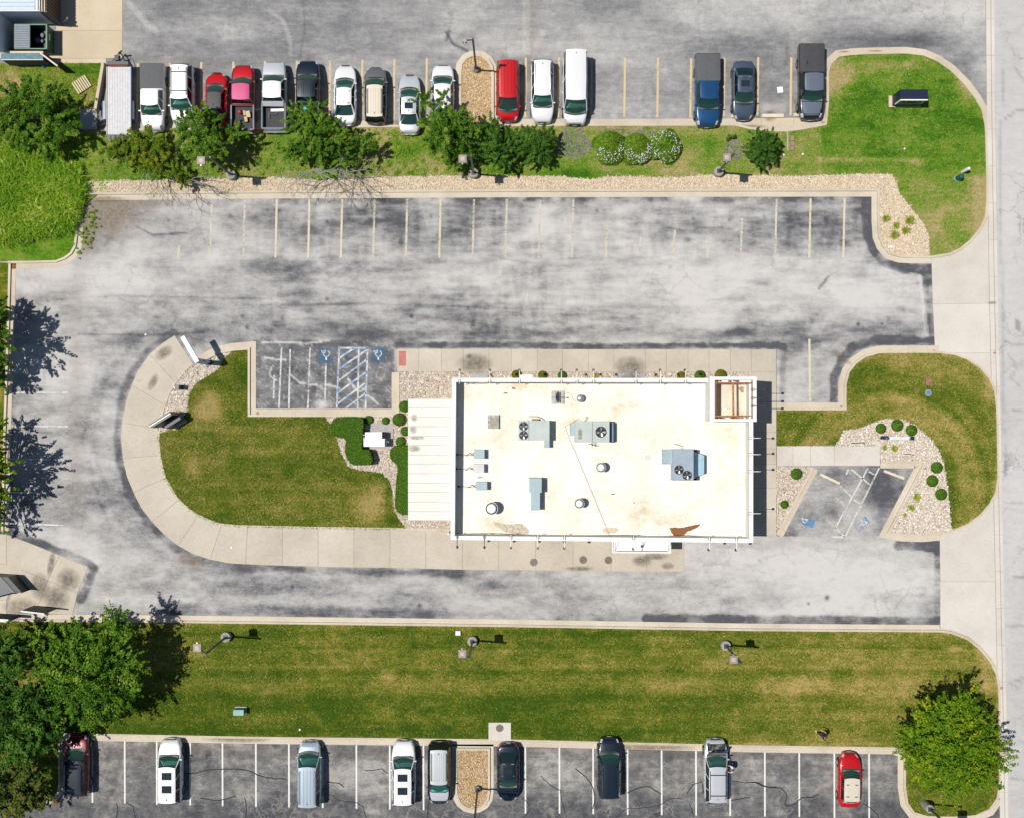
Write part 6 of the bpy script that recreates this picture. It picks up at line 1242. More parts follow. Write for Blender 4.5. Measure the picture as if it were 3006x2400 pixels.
# a leaf-shaped tear on the black bed cover
m = MB(); m.add([(q.x - .05, q.y + .18, 1.302), (q.x - .14, q.y - .06, 1.302), (q.x - .02, q.y - .22, 1.302), (q.x + .04, q.y - .02, 1.302)], [(0, 3, 2, 1)]); m.build("cover_tear", M_BLK, V['p6'][0]).matrix_parent_inverse = Matrix.Translation(V['p6'][0].location).inverted() if False else Matrix()
bpy.data.objects["cover_tear"].location = (0, 0, 0)
for v in bpy.data.objects["cover_tear"].data.vertices:
    a = V['p6'][0].rotation_euler.z; d = Vector((v.co.x - V['p6'][0].location.x, v.co.y - V['p6'][0].location.y, v.co.z)); v.co = Matrix.Rotation(-a, 3, 'Z') @ d

# flatbed trailer
T = empty("flatbed_trailer", P(349, 290), "white plank deck flatbed trailer at the left end of the upper row", "trailer")
zd = .92
def tb(x0, x1, y0, y1, z0, z1, nm, mat, par=None):
    a = P(x0, y0, z1); b = P(x1, y1, z1); m = MB(); m.box(((a.x + b.x) / 2 - T.location.x, (a.y + b.y) / 2 - T.location.y, (z0 + z1) / 2), (abs(b.x - a.x), abs(b.y - a.y), z1 - z0)); return m.build(nm, mat, par or T)
M_TRL = plain("trailer_blue_grey", (.22, .26, .34), .5, .2); M_PLK = plain("weathered_deck", (.58, .575, .58), .85, var=.10, scale=4)
fr = tb(313, 384, 196, 396, .70, zd - .035, "deck_frame", M_TRL)
for i in range(9): x = 314.5 + i * 7.65; tb(x, x + 7.2, 197, 395, zd - .03, zd + random.uniform(-.004, .006), "plank", M_PLK, fr)
tb(381.5, 384.5, 196, 396, zd - .03, zd + .05, "side_rail", M_TRL, fr); tb(312, 314.3, 196, 396, zd - .03, zd + .05, "side_rail", plain("rail_yellowish", (.5, .47, .36), .7), fr)
tb(313, 376, 180, 190, .6, 1.35, "headboard", M_DARK); tb(320, 372, 190, 193, .7, 1.2, "headboard_lip", plain("red_rust", (.42, .09, .03), .8, var=.3))
tb(301.5, 310, 297, 350, .45, .78, "mudguard", M_TRL); tb(381, 391, 297, 350, .45, .78, "mudguard", M_TRL)
for x in (305, 387):
    for y in (311, 336):
        c = P(x, y, .35); m = MB(); s = 1; v = []; seg = 18
        for dx, r in ((-.11, .34), (.11, .34)): v += [(c.x - T.location.x + dx, c.y - T.location.y + r * math.cos(a), .35 + r * math.sin(a)) for a in [i * 2 * math.pi / seg for i in range(seg)]]
        m.add(v, [(k, (k + 1) % seg, seg + (k + 1) % seg, seg + k) for k in range(seg)] + [list(range(seg)), list(range(seg, 2 * seg))]); m.build("wheel", M_TYRE, T, 40)
q0 = [P(x, y, z) - T.location for x, y, z in ((314, 397, zd), (385, 397, zd), (386, 412, .5), (318, 416, .5))]; m = MB(); m.add(q0 + [v - Vector((0, 0, .06)) for v in q0], [(0, 3, 2, 1), (4, 5, 6, 7), (0, 1, 5, 4), (1, 2, 6, 5), (2, 3, 7, 6), (3, 0, 4, 7)]); m.build("tail_ramp", plain("ramp_grey", (.30, .33, .38), .6, .1), T)
m = MB(); f = lambda x, y, z: P(x, y, z) - T.location
m.tube([f(372, 190, .6), f(352, 152, .55)], .05, 6); m.tube([f(322, 190, .6), f(352, 152, .55)], .05, 6); m.tube([f(352, 158, .55), f(356, 150, 1.0)], .07, 6); m.build("drawbar", M_DARK, T)
m = MB(); v = f(345, 172, .9); m.box(v, (.32, .42, .45)); m.build("winch_box", M_BLK, T); m = MB(); m.tube([f(354, 170, .9), f(348, 152, 1.2), f(358, 160, 1.1), f(368, 184, 1.0)], .025, 5); m.build("cable_loop", M_BLK, T)
# ------------------------------------------------------------------ trees, shrubs, hedges
def quads_mesh(name, C, N, size, mat, parent, tone, r, aspect=2.0, seedang=None):
    """leaf-sized faces at centres C facing N"""
    n = len(C); N = N / (np.linalg.norm(N, axis=1, keepdims=True) + 1e-9)
    t = np.cross(N, r.normal(0, 1, (n, 3))) if seedang is None else np.cross(np.cross(N, seedang), N); t /= (np.linalg.norm(t, axis=1, keepdims=True) + 1e-9); b = np.cross(N, t)
    s = np.asarray(size).reshape(-1, 1) * np.ones((n, 1)); L = s * .5; W = s * .5 / aspect * 1.25
    V = np.stack([C - t * L, C + b * W - t * L * .05, C + t * L + N * s * .08, C - b * W - t * L * .05], 1)
    F = np.arange(n * 4).reshape(n, 4); return mesh_np(name, V.reshape(-1, 3), F, mat, parent, fattr={"tone": np.clip(tone, 0, 1)})
def crown_points(lobes, n, r, up=.35, sub=10, subr=.36, ragged=.12):
    """lobes: (centre, radius xyz). leaves sit in small clumps on the outside of each lobe"""
    w = np.array([l[1][0] * l[1][1] for l in lobes]); cnt = (n * w / w.sum()).astype(int); C = []; N = []; T = []; K = []
    for (c, rad), k in zip(lobes, cnt):
        c = np.array(c); rad = np.array(rad); ns = max(4, int(sub * (rad[0] * rad[1]) ** .5 * 2))
        d = r.normal(0, 1, (ns, 3)); d[:, 2] = np.abs(d[:, 2]) * 1.0 - up * .6; d /= np.linalg.norm(d, axis=1, keepdims=True)
        sc = c + d * rad * r.uniform(.35, 1.12, (ns, 1)) * (1 + r.normal(0, ragged, (ns, 1))); st = r.normal(0, .20, ns); sr = subr * .74 * rad.min() * r.uniform(.5, 1.3, ns)
        K += [sc[i] for i in range(ns)]
        i = r.randint(0, ns, k); e = r.normal(0, 1, (k, 3)); e[:, 2] = np.abs(e[:, 2]) - .25; e /= np.linalg.norm(e, axis=1, keepdims=True)
        dh = d[i] * np.array([1, 1, .35]); spr = r.uniform(-1, 1, (k, 1)); p = sc[i] + e * sr[i][:, None] * r.uniform(.2, 1.0, (k, 1)) * np.array([.95, .95, .7]) * (1.0 - .55 * np.clip(spr, 0, 1)) + dh * sr[i][:, None] * 1.9 * spr
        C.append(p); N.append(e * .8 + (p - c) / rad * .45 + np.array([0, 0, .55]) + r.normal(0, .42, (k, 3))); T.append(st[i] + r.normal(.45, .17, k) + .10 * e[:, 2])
    return np.concatenate(C), np.concatenate(N), np.concatenate(T), K
def tree(name, label, base, lobesS, n, leaf, mat, seed, cat="tree", group=None, trunk=.14, up=.35, sub=10, subr=.36, limbs=14, aspect=2.0, bark=None, ragged=.12):
    r = np.random.RandomState(seed); b = P(base[0], base[1]); U = empty(name, (b.x, b.y, 0), label, cat, group)
    lobes = []
    for (sx, sy, z, rx, ry, rz) in lobesS:
        v = P(sx, sy, z); lobes.append(((v.x - b.x, v.y - b.y, z), (rx, ry, rz)))
    C, N, T, K = crown_points(lobes, n, r, up, sub, subr, ragged)
    ok = C[:, 2] > .12; C, N, T = C[ok], N[ok], T[ok]
    quads_mesh("crown", C, N, leaf * r.uniform(.65, 1.35, len(C)), mat, U, T, r, aspect)
    z0 = min(l[0][2] - l[1][2] * .6 for l in lobes); z0 = max(.5, z0)
    cx = sum(l[0][0] for l in lobes) / len(lobes) * .5; cy = sum(l[0][1] for l in lobes) / len(lobes) * .5
    m = MB(); m.tube([(0, 0, -.05), (cx * .15, cy * .15, z0 * .5), (cx * .5, cy * .5, z0)], [trunk * 1.35, trunk, trunk * .8], 8)
    for i in range(min(limbs, len(K))):
        k = K[int(r.randint(len(K)))]; a = Vector((cx * .5, cy * .5, z0 * .9)); e = Vector(k); mid = (a + e) / 2 + Vector((r.normal(0, .15), r.normal(0, .15), -.15)); m.tube([a, mid, e], [trunk * .55, trunk * .3, .02], 5)
    m.build("trunk", bark or M_BARK, U, 60); return U
def grow_twigs(root, sx, sy, z, n, length, seed, spread=(-1, 1), name="bare_branch"):
    r = random.Random(seed); o = root.location
    for i in range(n):
        m = MB(); v = P(sx + r.uniform(-18, 18), sy + r.uniform(-8, 8), z) - o; a = r.uniform(*spread)
        def grow(p, ang, ln, rad, d):
            q = p + Vector((math.cos(ang) * ln, math.sin(ang) * ln, r.uniform(-.15, .30) * ln)); mid = (p + q) / 2 + Vector((r.uniform(-.1, .1), r.uniform(-.1, .1), .05)) * ln; m.tube([p, mid, q], [rad, rad * .8, rad * .55], 4)
            if d > 0:
                for k in range(r.choice((2, 2, 3))): grow(mid.lerp(q, r.uniform(.2, 1)), ang + r.uniform(-.9, .9), ln * r.uniform(.5, .8), rad * .55, d - 1)
        grow(v, a, length * r.uniform(.6, 1), .035, 3); m.build(name, M_TWIG, root, 60)
def ring(sx, sy, z, R, n, rr, seed, rz=None, jz=.3, core=True):
    r = random.Random(seed); out = [(sx, sy, z + jz, R * .62, R * .62, (rz or R * .6))] if core else []
    for i in range(n):
        a = 2 * math.pi * i / n + r.uniform(-.3, .3); d = (R - rr) * PX * r.uniform(.8, 1.12); s = rr * r.uniform(.8, 1.25); out.append((sx + math.cos(a) * d, sy + math.sin(a) * d, z + r.uniform(-jz, jz), s, s, s * .75))
    return out
GT = "trees and large shrubs along the median"
tree("leafy_tree", "big dark green shrubby tree at the upper left corner near the pallet", (115, 350), [(60, 300, 2.6, 1.7, 1.5, 1.3), (130, 290, 2.9, 1.4, 1.2, 1.2), (150, 350, 2.8, 1.6, 1.5, 1.3), (205, 365, 2.2, 1.1, 1.3, 1.0), (60, 380, 2.4, 1.9, 1.5, 1.2), (120, 415, 2.0, 1.8, 1.2, 1.0), (10, 340, 2.2, 1.5, 1.6, 1.1), (90, 245, 2.2, .9, .7, .8)], 27550, 0.168, M_LEAF, 1, group=GT, aspect=2.4)
t2 = tree("leafy_tree", "bright green tree overhanging the red cars beside the first lamp post", (640, 425), ring(600, 400, 3.0, 2.3, 8, 1.0, 4, 1.4, .4) + [(610, 325, 3.0, .7, .6, .6), (540, 355, 3.0, .8, .8, .7), (690, 400, 2.6, .9, 1.0, .8)], 21850, 0.140, M_LEAF, 2, group=GT)
t2b = tree("olive_shrub", "wide yellow olive shrub below the white suv at the left of the median", (420, 450), [(330, 435, 1.2, 1.0, .8, .7), (390, 455, 1.5, 1.5, 1.1, .9), (440, 425, 1.7, 1.4, 1.2, 1.0), (470, 480, 1.6, 1.4, 1.0, .9), (520, 510, 1.5, 1.1, .8, .8), (400, 410, 1.4, 1.3, .8, .8), (540, 540, 1.2, .7, .4, .5), (355, 420, 1.1, .8, .6, .6)], 19950, 0.126, M_LEAFO, 3, "shrub", GT, .07, sub=11)
grow_twigs(t2b, 440, 500, 1.5, 6, 1.6, 3, (-2.2, .2)); grow_twigs(t2b, 560, 530, 1.2, 7, 1.5, 8, (-1.9, .1))
t3 = tree("leafy_tree", "mid green tree with bare grey branches below the navy pickup", (975, 455), ring(930, 390, 2.7, 2.5, 9, 1.0, 6, 1.3, .4) + [(870, 335, 2.8, .7, .9, .7), (920, 320, 2.8, .6, .8, .6), (1060, 430, 2.4, 1.1, 1.1, .9), (1010, 470, 2.1, 1.1, .8, .8), (860, 440, 1.8, 1.1, .9, .8)], 24700, 0.140, M_LEAF, 5, group=GT)
grow_twigs(t3, 935, 500, 2.3, 12, 1.9, 12, (-3.0, .2)); grow_twigs(t3, 1010, 500, 2.0, 9, 1.8, 14, (-2.2, .4))
tree("leafy_tree", "tall bright green tree covering the rear of the silver sedan and white car", (1330, 430), ring(1310, 385, 3.0, 2.2, 9, .95, 9, 1.4, .4) + [(1245, 300, 3.0, .8, .8, .7), (1300, 290, 3.0, .6, .8, .6), (1350, 450, 2.4, 1.3, 1.0, .9), (1385, 370, 2.6, 1.0, 1.1, .9), (1340, 480, 2.0, .9, .7, .7)], 24700, 0.140, M_LEAF, 7, group=GT)
tree("dark_shrub", "dense dark green shrub below the upper gravel island", (1465, 425), ring(1462, 425, 1.9, 1.95, 8, .9, 12, 1.1, .3) + [(1440, 370, 2.0, .9, .8, .7), (1490, 480, 1.6, .7, .6, .6)], 18050, 0.133, M_LEAFD, 9, "shrub", GT, .08)
tree("dark_shrub", "dense dark green shrub with smooth round outline left of the grey gravel patch", (1570, 425), ring(1572, 425, 1.8, 1.75, 8, .85, 15, 1.1, .25), 15200, 0.112, M_LEAFD, 11, "shrub", GT, .08)
tree("round_bush", "round dark green bush with feathery tips beside the paver edging", (2240, 433), ring(2238, 435, 1.5, 1.62, 10, .62, 18, .9, .2), 15200, 0.154, M_LEAFD, 13, "shrub", None, .08, aspect=4.0)
tree("yellowish_weed", "spindly yellow green weed in front of the dark median shrubs", (1510, 500), [(1512, 500, .7, .4, .5, .4)], 420, .22, M_LEAFY, 14, "weed", None, .02, aspect=5.0, limbs=5)
tree("small_shrub", "small green tuft between the flowering bushes and the round dark bush", (2146, 403), [(2146, 403, .35, .45, .3, .3)], 420, .17, M_LEAF, 15, "shrub", None, .02, limbs=4)
# big trees, lower left and lower right
GB = "big trees at the lower left"
tree("shade_tree", "large spreading tree with bright green crown beside the drive corner", (300, 1930), ring(265, 1985, 4.0, 4.2, 12, 1.5, 21, 2.4, .8) + [(345, 1815, 4.8, 1.0, 1.0, .9), (355, 1850, 4.6, 1.2, 1.3, 1.0), (225, 1850, 4.4, 1.2, 1.0, .9), (130, 1870, 3.8, 1.3, 1.1, 1.0), (370, 1930, 4.0, 1.4, 1.5, 1.1), (330, 2010, 4.2, 1.9, 1.7, 1.3), (200, 1880, 4.2, 1.4, 1.2, 1.0), (150, 1950, 3.8, 1.5, 1.4, 1.1), (300, 2090, 3.4, 1.6, 1.2, 1.1), (190, 2060, 3.8, 1.7, 1.4, 1.2), (250, 1860, 4.2, 1.1, .9, .9)], 45600, 0.189, M_LEAF, 17, group=GB, trunk=.22, sub=13, subr=.32, limbs=22)
tree("shade_tree", "dark green tree at the left edge below the drive corner tree", (75, 2085), ring(50, 2110, 4.8, 3.6, 10, 1.4, 25, 2.1, .6) + [(90, 2180, 4.6, 1.6, 1.2, 1.1), (130, 2150, 4.8, 1.3, 1.4, 1.1), (40, 1990, 4.2, 1.6, 1.6, 1.2)], 32300, 0.175, M_LEAFD, 19, group=GB, trunk=.2, sub=13, subr=.32)
tree("shade_tree", "tree with brown autumn tinted leaves at the lower left corner", (40, 2300), ring(35, 2310, 3.6, 3.1, 10, 1.2, 29, 1.8, .5) + [(95, 2270, 3.6, 1.2, 1.0, .9), (120, 2330, 3.2, 1.0, 1.0, .8)], 26600, 0.168, M_LEAFB, 21, group=GB, trunk=.17, sub=13, subr=.32)
tree("shade_tree", "shadowy dark tree at the left edge beside the dumpster pad", (20, 1960), ring(0, 1910, 3.6, 2.4, 8, 1.1, 31, 1.5, .5), 16150, 0.168, M_LEAFD, 22, group=GB, trunk=.15, sub=13, subr=.32)
tree("shade_tree", "large round yellow green tree on the south east corner lawn", (2735, 2130), ring(2796, 2182, 5.0, 4.35, 13, 1.5, 33, 2.6, .5) + ring(2790, 2175, 5.6, 2.8, 8, 1.3, 34, 1.6, .4), 57000, 0.168, M_LEAFY, 23, trunk=.22, sub=13, subr=.32, limbs=20, ragged=.06)
GW = "trees along the west edge"
tree("edge_tree", "northern tree at the west edge casting a wide shadow on the lot", (14, 985), [(-45, 985, 4.8, 2.2, 2.4, 1.6), (-60, 930, 4.0, 2.0, 1.6, 1.4), (-50, 1045, 3.6, 2.2, 1.7, 1.4), (-20, 1095, 2.6, 1.6, 1.5, 1.1), (-35, 905, 2.8, 1.5, 1.1, 1.0), (-10, 985, 3.4, 1.0, 2.2, 1.0), (-60, 1110, 3.4, 1.8, 1.5, 1.1), (-5, 900, 2.2, .9, .9, .8)], 12920, 0.210, M_LEAF, 25, group=GW, trunk=.2, sub=16, subr=.20, limbs=60)
tree("edge_tree", "southern tree at the west edge casting a feathery shadow on the lot", (12, 1400), [(-50, 1360, 4.6, 2.2, 2.2, 1.5), (-60, 1300, 3.6, 1.9, 1.6, 1.2), (-40, 1430, 3.8, 2.2, 1.8, 1.3), (-10, 1380, 3.0, 1.0, 1.6, 1.0), (-45, 1490, 2.8, 1.7, 1.2, 1.0), (-40, 1545, 3.0, 1.5, 1.2, 1.0), (-20, 1255, 2.4, 1.4, 1.1, .9)], 11400, 0.210, M_LEAFY, 27, group=GW, trunk=.2, sub=15, subr=.19, limbs=70)
tree("corner_shrub", "low green shrub inside the north west dumpster enclosure", (38, 148), [(12, 143, .5, .5, .35, .35), (45, 146, .6, .5, .3, .35)], 900, .15, M_LEAFY, 28, "shrub", None, .02, limbs=4)

# clipped round shrubs
def ball_shrub(sx, sy, rpx, label, mat, seed, h=None, leaf=.085, group="clipped round shrubs"):
    r = np.random.RandomState(seed); R = rpx / PX; h = h or R * 1.25; c = P(sx, sy, h * .5); U = empty("round_shrub", (c.x, c.y, .08), label, "shrub", group)
    m = MB(); seg = 12; prof = [(R * .5, 0), (R * .86, h * .22), (R * .90, h * .5), (R * .74, h * .78), (R * .4, h * .93), (.01, h * .96)]; m.lathe((0, 0, 0), prof, seg); m.build("stem_mass", plain("shrub_core", (.022, .055, .008), .95, var=.4, scale=20), U, 80)
    n = int(420 + 5200 * R * R); d = r.normal(0, 1, (n, 3)); d[:, 2] = np.abs(d[:, 2]) - .25; d /= np.linalg.norm(d, axis=1, keepdims=True); p = d * np.array([R, R, h * .52]) * r.uniform(.88, 1.05, (n, 1)) + np.array([0, 0, h * .46]); ok = p[:, 2] > .01
    quads_mesh("foliage", p[ok], (d + r.normal(0, .35, (n, 3)) + [0, 0, .3])[ok], leaf * r.uniform(.7, 1.3, ok.sum()), mat, U, r.normal(.5, .22, ok.sum()), r, 1.6); return U
M_BOXY = face_tint("leaf_box_yellow", [(0, (.06, .075, .006)), (.5, (.15, .155, .012)), (1, (.30, .27, .04))], .5, .15)
for i, (x, y, rr, lb, mt) in enumerate([(2337, 1390, 16, "clipped green shrub in the rock wedge just below the entrance walk", M_BOX), (2302, 1480, 11.5, "smallest clipped shrub, alone in the lower part of the rock wedge", M_BOX),
    (2585, 1257, 14.5, "clipped round shrub above the left end of the low entrance sign", M_BOX), (2633, 1248, 17, "clipped round shrub above the middle of the low entrance sign", M_BOX), (2675, 1262.5, 16, "clipped round shrub above the right end of the low entrance sign", M_BOX),
    (2749, 1371.5, 16.5, "uppermost of the three clipped shrubs in the right rock bed", M_BOX), (2736, 1411, 16.5, "middle one of the three clipped shrubs in the right rock bed", M_BOX), (2762, 1450, 16.5, "lowest of the three clipped shrubs in the right rock bed", M_BOX),
    (1516, 1100, 13.5, "yellowish clipped shrub left of the white wall box by the north wall", M_BOXY), (1592, 1101, 12, "yellowish clipped shrub right of the white wall box by the north wall", M_BOXY), (1650, 1102, 12, "clipped shrub under a gooseneck lamp near the middle of the north wall", M_BOX),
    (1999.5, 1103, 12, "yellow clipped shrub, first after the grey front door pad", M_BOXY), (2054, 1103, 15, "green clipped shrub just left of the corner tower", M_BOX), (2115, 1101, 16, "yellow green clipped shrub in front of the corner tower", M_BOXY),
    (1188, 1193, 16, "clipped shrub at the upper corner of the white canopy", M_BOX), (1171, 1231, 18, "largest clipped round shrub, above right of the white cabinet", M_BOX), (1082, 1232, 12, "small clipped shrub beside the corner of the big hedge", M_BOX), (1132, 1235, 10, "smallest clipped shrub above the white cabinet", M_BOX), (1190, 1265, 13, "clipped shrub half under the canopy edge, level with the white cabinet", M_BOX), (1176, 1295, 13.5, "clipped shrub just above the tall narrow hedge", M_BOX)]):
    ball_shrub(x, y, rr, lb, mt, 100 + i)
def hedge(poly, h, label, seed):
    r = np.random.RandomState(seed); pp = densify(poly, 6, True); q = [P2(x, y, h) for x, y in pp]; cx = sum(a[0] for a in q) / len(q); cy = sum(a[1] for a in q) / len(q); U = empty("clipped_hedge", (cx, cy, .08), label, "hedge")
    ql = [(a[0] - cx, a[1] - cy) for a in q]; m = MB(); m.prism(ql, 0, h - .10); m.build("stem_mass", plain("shrub_core", (.022, .055, .008), .95), U)
    Q = np.array(ql); a, b = Q.min(0), Q.max(0); n = int((b[0] - a[0]) * (b[1] - a[1]) * 1500); x = r.uniform(a[0], b[0], n); y = r.uniform(a[1], b[1], n); k = inside(x, y, ql); x, y = x[k], y[k]; n = len(x)
    bump_ = .10 * (fbm(x * 2.2 + 9, y * 2.2 + 4, 3, 90) - .5); top = np.stack([x, y, h - .14 + bump_ + r.uniform(0, .09, n)], 1); Nt = np.stack([r.normal(0, .5, n), r.normal(0, .5, n), np.ones(n)], 1)
    per = []; pn = []
    for i in range(len(ql)):
        p0, p1 = Vector(ql[i]), Vector(ql[(i + 1) % len(ql)]); d = p1 - p0
        for j in range(max(2, int(d.length * 80))):
            t = r.rand(); o = Vector((p0.x + d.x * t, p0.y + d.y * t)); no = Vector((d.y, -d.x)).normalized(); 
            if (o - Vector((0, 0))).dot(no) < 0 and False: no = -no
            per.append((o.x + r.normal(0, .03), o.y + r.normal(0, .03), r.uniform(.02, h - .05))); pn.append((no.x + r.normal(0, .4), no.y + r.normal(0, .4), .5))
    C = np.concatenate([top, np.array(per)]); N = np.concatenate([Nt, np.array(pn)]); quads_mesh("foliage", C, N, .085 * r.uniform(.7, 1.3, len(C)), M_BOX, U, r.normal(.5, .24, len(C)), r, 1.6)
hedge([M_(*p) for p in [(622, 200), (632, 150), (665, 124), (720, 118), (800, 119), (868, 124), (876, 160), (872, 260), (868, 372), (925, 378), (940, 420), (950, 460), (935, 490), (860, 496), (800, 494), (770, 470), (745, 430), (734, 370), (742, 310), (725, 282), (680, 275), (640, 255)]], 1.15, "large curving clipped hedge wrapping the left side of the white cabinet", 201)
hedge([M_(*p) for p in [(1088, 410), (1100, 365), (1135, 346), (1190, 344), (1235, 350), (1245, 600), (1245, 884), (1190, 886), (1150, 865), (1130, 820), (1134, 700), (1140, 600), (1150, 540), (1140, 490), (1100, 455)]], 1.05, "tall narrow clipped hedge along the edge of the white canopy", 202)
# flowering bushes
for i, (x, y, R, lb) in enumerate([(1792, 432, 1.36, "leftmost of the three bushes with white flowers"), (1872, 438, 1.28, "middle one of the three bushes with white flowers"), (1952, 430, 1.38, "rightmost of the three bushes with white flowers, fullest in bloom")]):
    r = np.random.RandomState(300 + i); c = P(x, y, .5); U = empty("flowering_bush", (c.x, c.y, .1), lb, "bush", "bushes with white flowers on the median"); n = 3000
    a = r.uniform(0, 2 * np.pi, n); rad = R * np.sqrt(r.uniform(0, 1, n)) * (1 + .12 * np.sin(a * 3 + i * 2) + .08 * np.sin(a * 5 + i)); rad = np.minimum(rad, R * 1.15); z = .95 * np.sqrt(np.clip(1 - (rad / R) ** 2, 0, 1)) * r.uniform(.75, 1.05, n) + .08
    C = np.stack([rad * np.cos(a), rad * np.sin(a), z], 1); N = np.stack([np.cos(a) * rad / R + r.normal(0, .35, n), np.sin(a) * rad / R + r.normal(0, .35, n), np.full(n, .8)], 1); out = np.stack([np.cos(a), np.sin(a), -.2 * np.ones(n)], 1)
    quads_mesh("foliage", C, N, .26 * r.uniform(.7, 1.3, n), face_tint("leaf_flowering", [(0, (.045, .11, .006)), (.5, (.12, .23, .012)), (1, (.26, .36, .05))], .5, .2) if "leaf_flowering" not in bpy.data.materials else bpy.data.materials["leaf_flowering"], U, r.normal(.45, .22, n), r, 4.5, out)
    k = (95, 120, 150)[i]; a = r.uniform(math.radians(-170), math.radians(20), k) if i < 2 else r.uniform(0, 2 * np.pi, k); rad = R * r.uniform(.45, .98, k); z = .97 * np.sqrt(np.clip(1 - (rad / R) ** 2, 0, 1)) + .16
    fl_ = MB()
    for j in range(k): p = (rad[j] * math.cos(a[j]), rad[j] * math.sin(a[j]), z[j]); s = r.uniform(.03, .055); fl_.add([(p[0] + s, p[1], p[2]), (p[0], p[1] + s, p[2]), (p[0] - s, p[1], p[2]), (p[0], p[1] - s, p[2]), (p[0], p[1], p[2] + s)], [(0, 1, 4), (1, 2, 4), (2, 3, 4), (3, 0, 4)])
    o = fl_.build("blossom", M_PETAL, U); o['kind'] = "stuff"
    m = MB(); m.lathe((0, 0, 0), [(R * .55, 0), (R * .78, .25), (R * .6, .6), (R * .2, .8)], 12); m.build("stem_mass", plain("shrub_core", (.022, .055, .008), .95), U, 80)
# grassy clumps: arching blades
def blade_clump(sx, sy, R, n, seed, r=None, wk=1.0):
    r = np.random.RandomState(seed); c = P(sx, sy, 0); a = r.uniform(0, 2 * np.pi, n); L = R * r.uniform(.6, 1.15, n); h = R * r.uniform(.45, .95, n); w = (.018 + .012 * r.rand(n)) * wk
    dx, dy = np.cos(a), np.sin(a); bx, by = c.x + r.normal(0, R * .15, n), c.y + r.normal(0, R * .15, n); V = []
    for t, zz in ((0, 0), (.35, .75), (.75, 1.0), (1.0, .70)):
        k = w * (1 - t * .8); V.append(np.stack([bx + dx * L * t - dy * k, by + dy * L * t + dx * k, .08 + h * zz], 1)); V.append(np.stack([bx + dx * L * t + dy * k, by + dy * L * t - dx * k, .08 + h * zz], 1))
    return np.stack(V, 1), r.normal(.5, .2, n)
def clump_mesh(parts, name, mat, parent=None):
    Vs = np.concatenate([p[0] for p in parts]); T = np.concatenate([p[1] for p in parts]); n = len(Vs); q = np.array([[0, 1, 3, 2], [2, 3, 5, 4], [4, 5, 7, 6]]); F = (np.arange(n)[:, None, None] * 8 + q[None]).reshape(-1, 4)
    return mesh_np(name, Vs.reshape(-1, 3), F, mat, parent, fattr={"tone": np.repeat(np.clip(T, 0, 1), 3)})
M_DAYL = face_tint("lily_blade", [(0, (.10, .17, .010)), (.5, (.27, .34, .02)), (1, (.52, .52, .06))], .6, .2)
for i, (x, y, R, lb) in enumerate([(2598, 642, .34, "leftmost yellow green grass clump in the rocks by the north stalls"), (2666, 649, .44, "largest yellow green grass clump in the rocks by the north stalls"), (2628, 662, .28, "small central grass clump in the rocks by the north stalls"), (2656, 677, .36, "grass clump right of centre in the rocks by the north stalls"), (2622, 690, .40, "lowest grass clump in the rocks by the north stalls"),
    (2687, 1458, .34, "upper yellow grass clump beside the slanted kerb"), (2672, 1489, .30, "lower yellow grass clump beside the slanted kerb"), (2655, 1510, .16, "tiny dull grass tuft beside the slanted kerb"), (2595, 1313, .22, "small yellow grass clump at the corner of the entrance walk"), (2622, 1315, .30, "green grass clump under the low entrance sign"), (1748, 1103, .24, "grass clump left of the grey front door pad")]):
    o = clump_mesh([blade_clump(x, y, R, 90, 400 + i)], "grass_clump", M_DAYL); tag(o, lb, "grass clump", "grass clumps in the rock beds")
r0 = np.random.RandomState(55); parts = []
WP = [(-30, 430), (60, 440), (150, 455), (200, 470), (240, 500), (252, 560), (240, 620), (224, 660), (205, 682), (160, 680), (100, 700), (40, 708), (-30, 712)]
for i in range(900):
    x, y = r0.uniform(-30, 255), r0.uniform(430, 712)
    if not inside(np.array([x]), np.array([y]), WP)[0]: continue
    p = blade_clump(x, y, r0.uniform(.45, .95), 34, 5000 + i, None, 1.5); tt = .35 * (fbm(np.array([x / 55.]), np.array([y / 55.]), 3, 66)[0] - .5) * 2; yel = .30 * math.exp(-((x - 110) / 70) ** 2 - ((y - 640) / 35) ** 2); parts.append((p[0], p[1] + tt + yel + .02))
o = clump_mesh(parts, "long_grass", M_BLADE); tag(o, kind="stuff")
parts = []
for i in range(230):
    x, y = r0.uniform(240, 1640), r0.uniform(392, 515); parts.append((blade_clump(x, y, r0.uniform(.15, .32), 22, 7000 + i)))
tag(clump_mesh(parts, "weed_tufts", M_BLADE), kind="stuff")
parts = []
for (x, y, k) in [(262, 640, 24), (250, 690, 22), (232, 720, 14), (1090, 400, 10), (1160, 425, 26)]:
    for j in range(k): parts.append(blade_clump(x + r0.normal(0, 14), y + r0.normal(0, 20), r0.uniform(.08, .20), 16, 8000 + j + k))
tag(clump_mesh(parts, "verge_weeds", M_BLADE), kind="stuff")

# ------------------------------------------------------------------ signs, boxes and street furniture
def local_box(U, c, size, rz, name, mat, par=None, taper=1.0):
    m = MB(); m.box((c[0], c[1], c[2]), size, rz, taper); return m.build(name, mat, par or U)
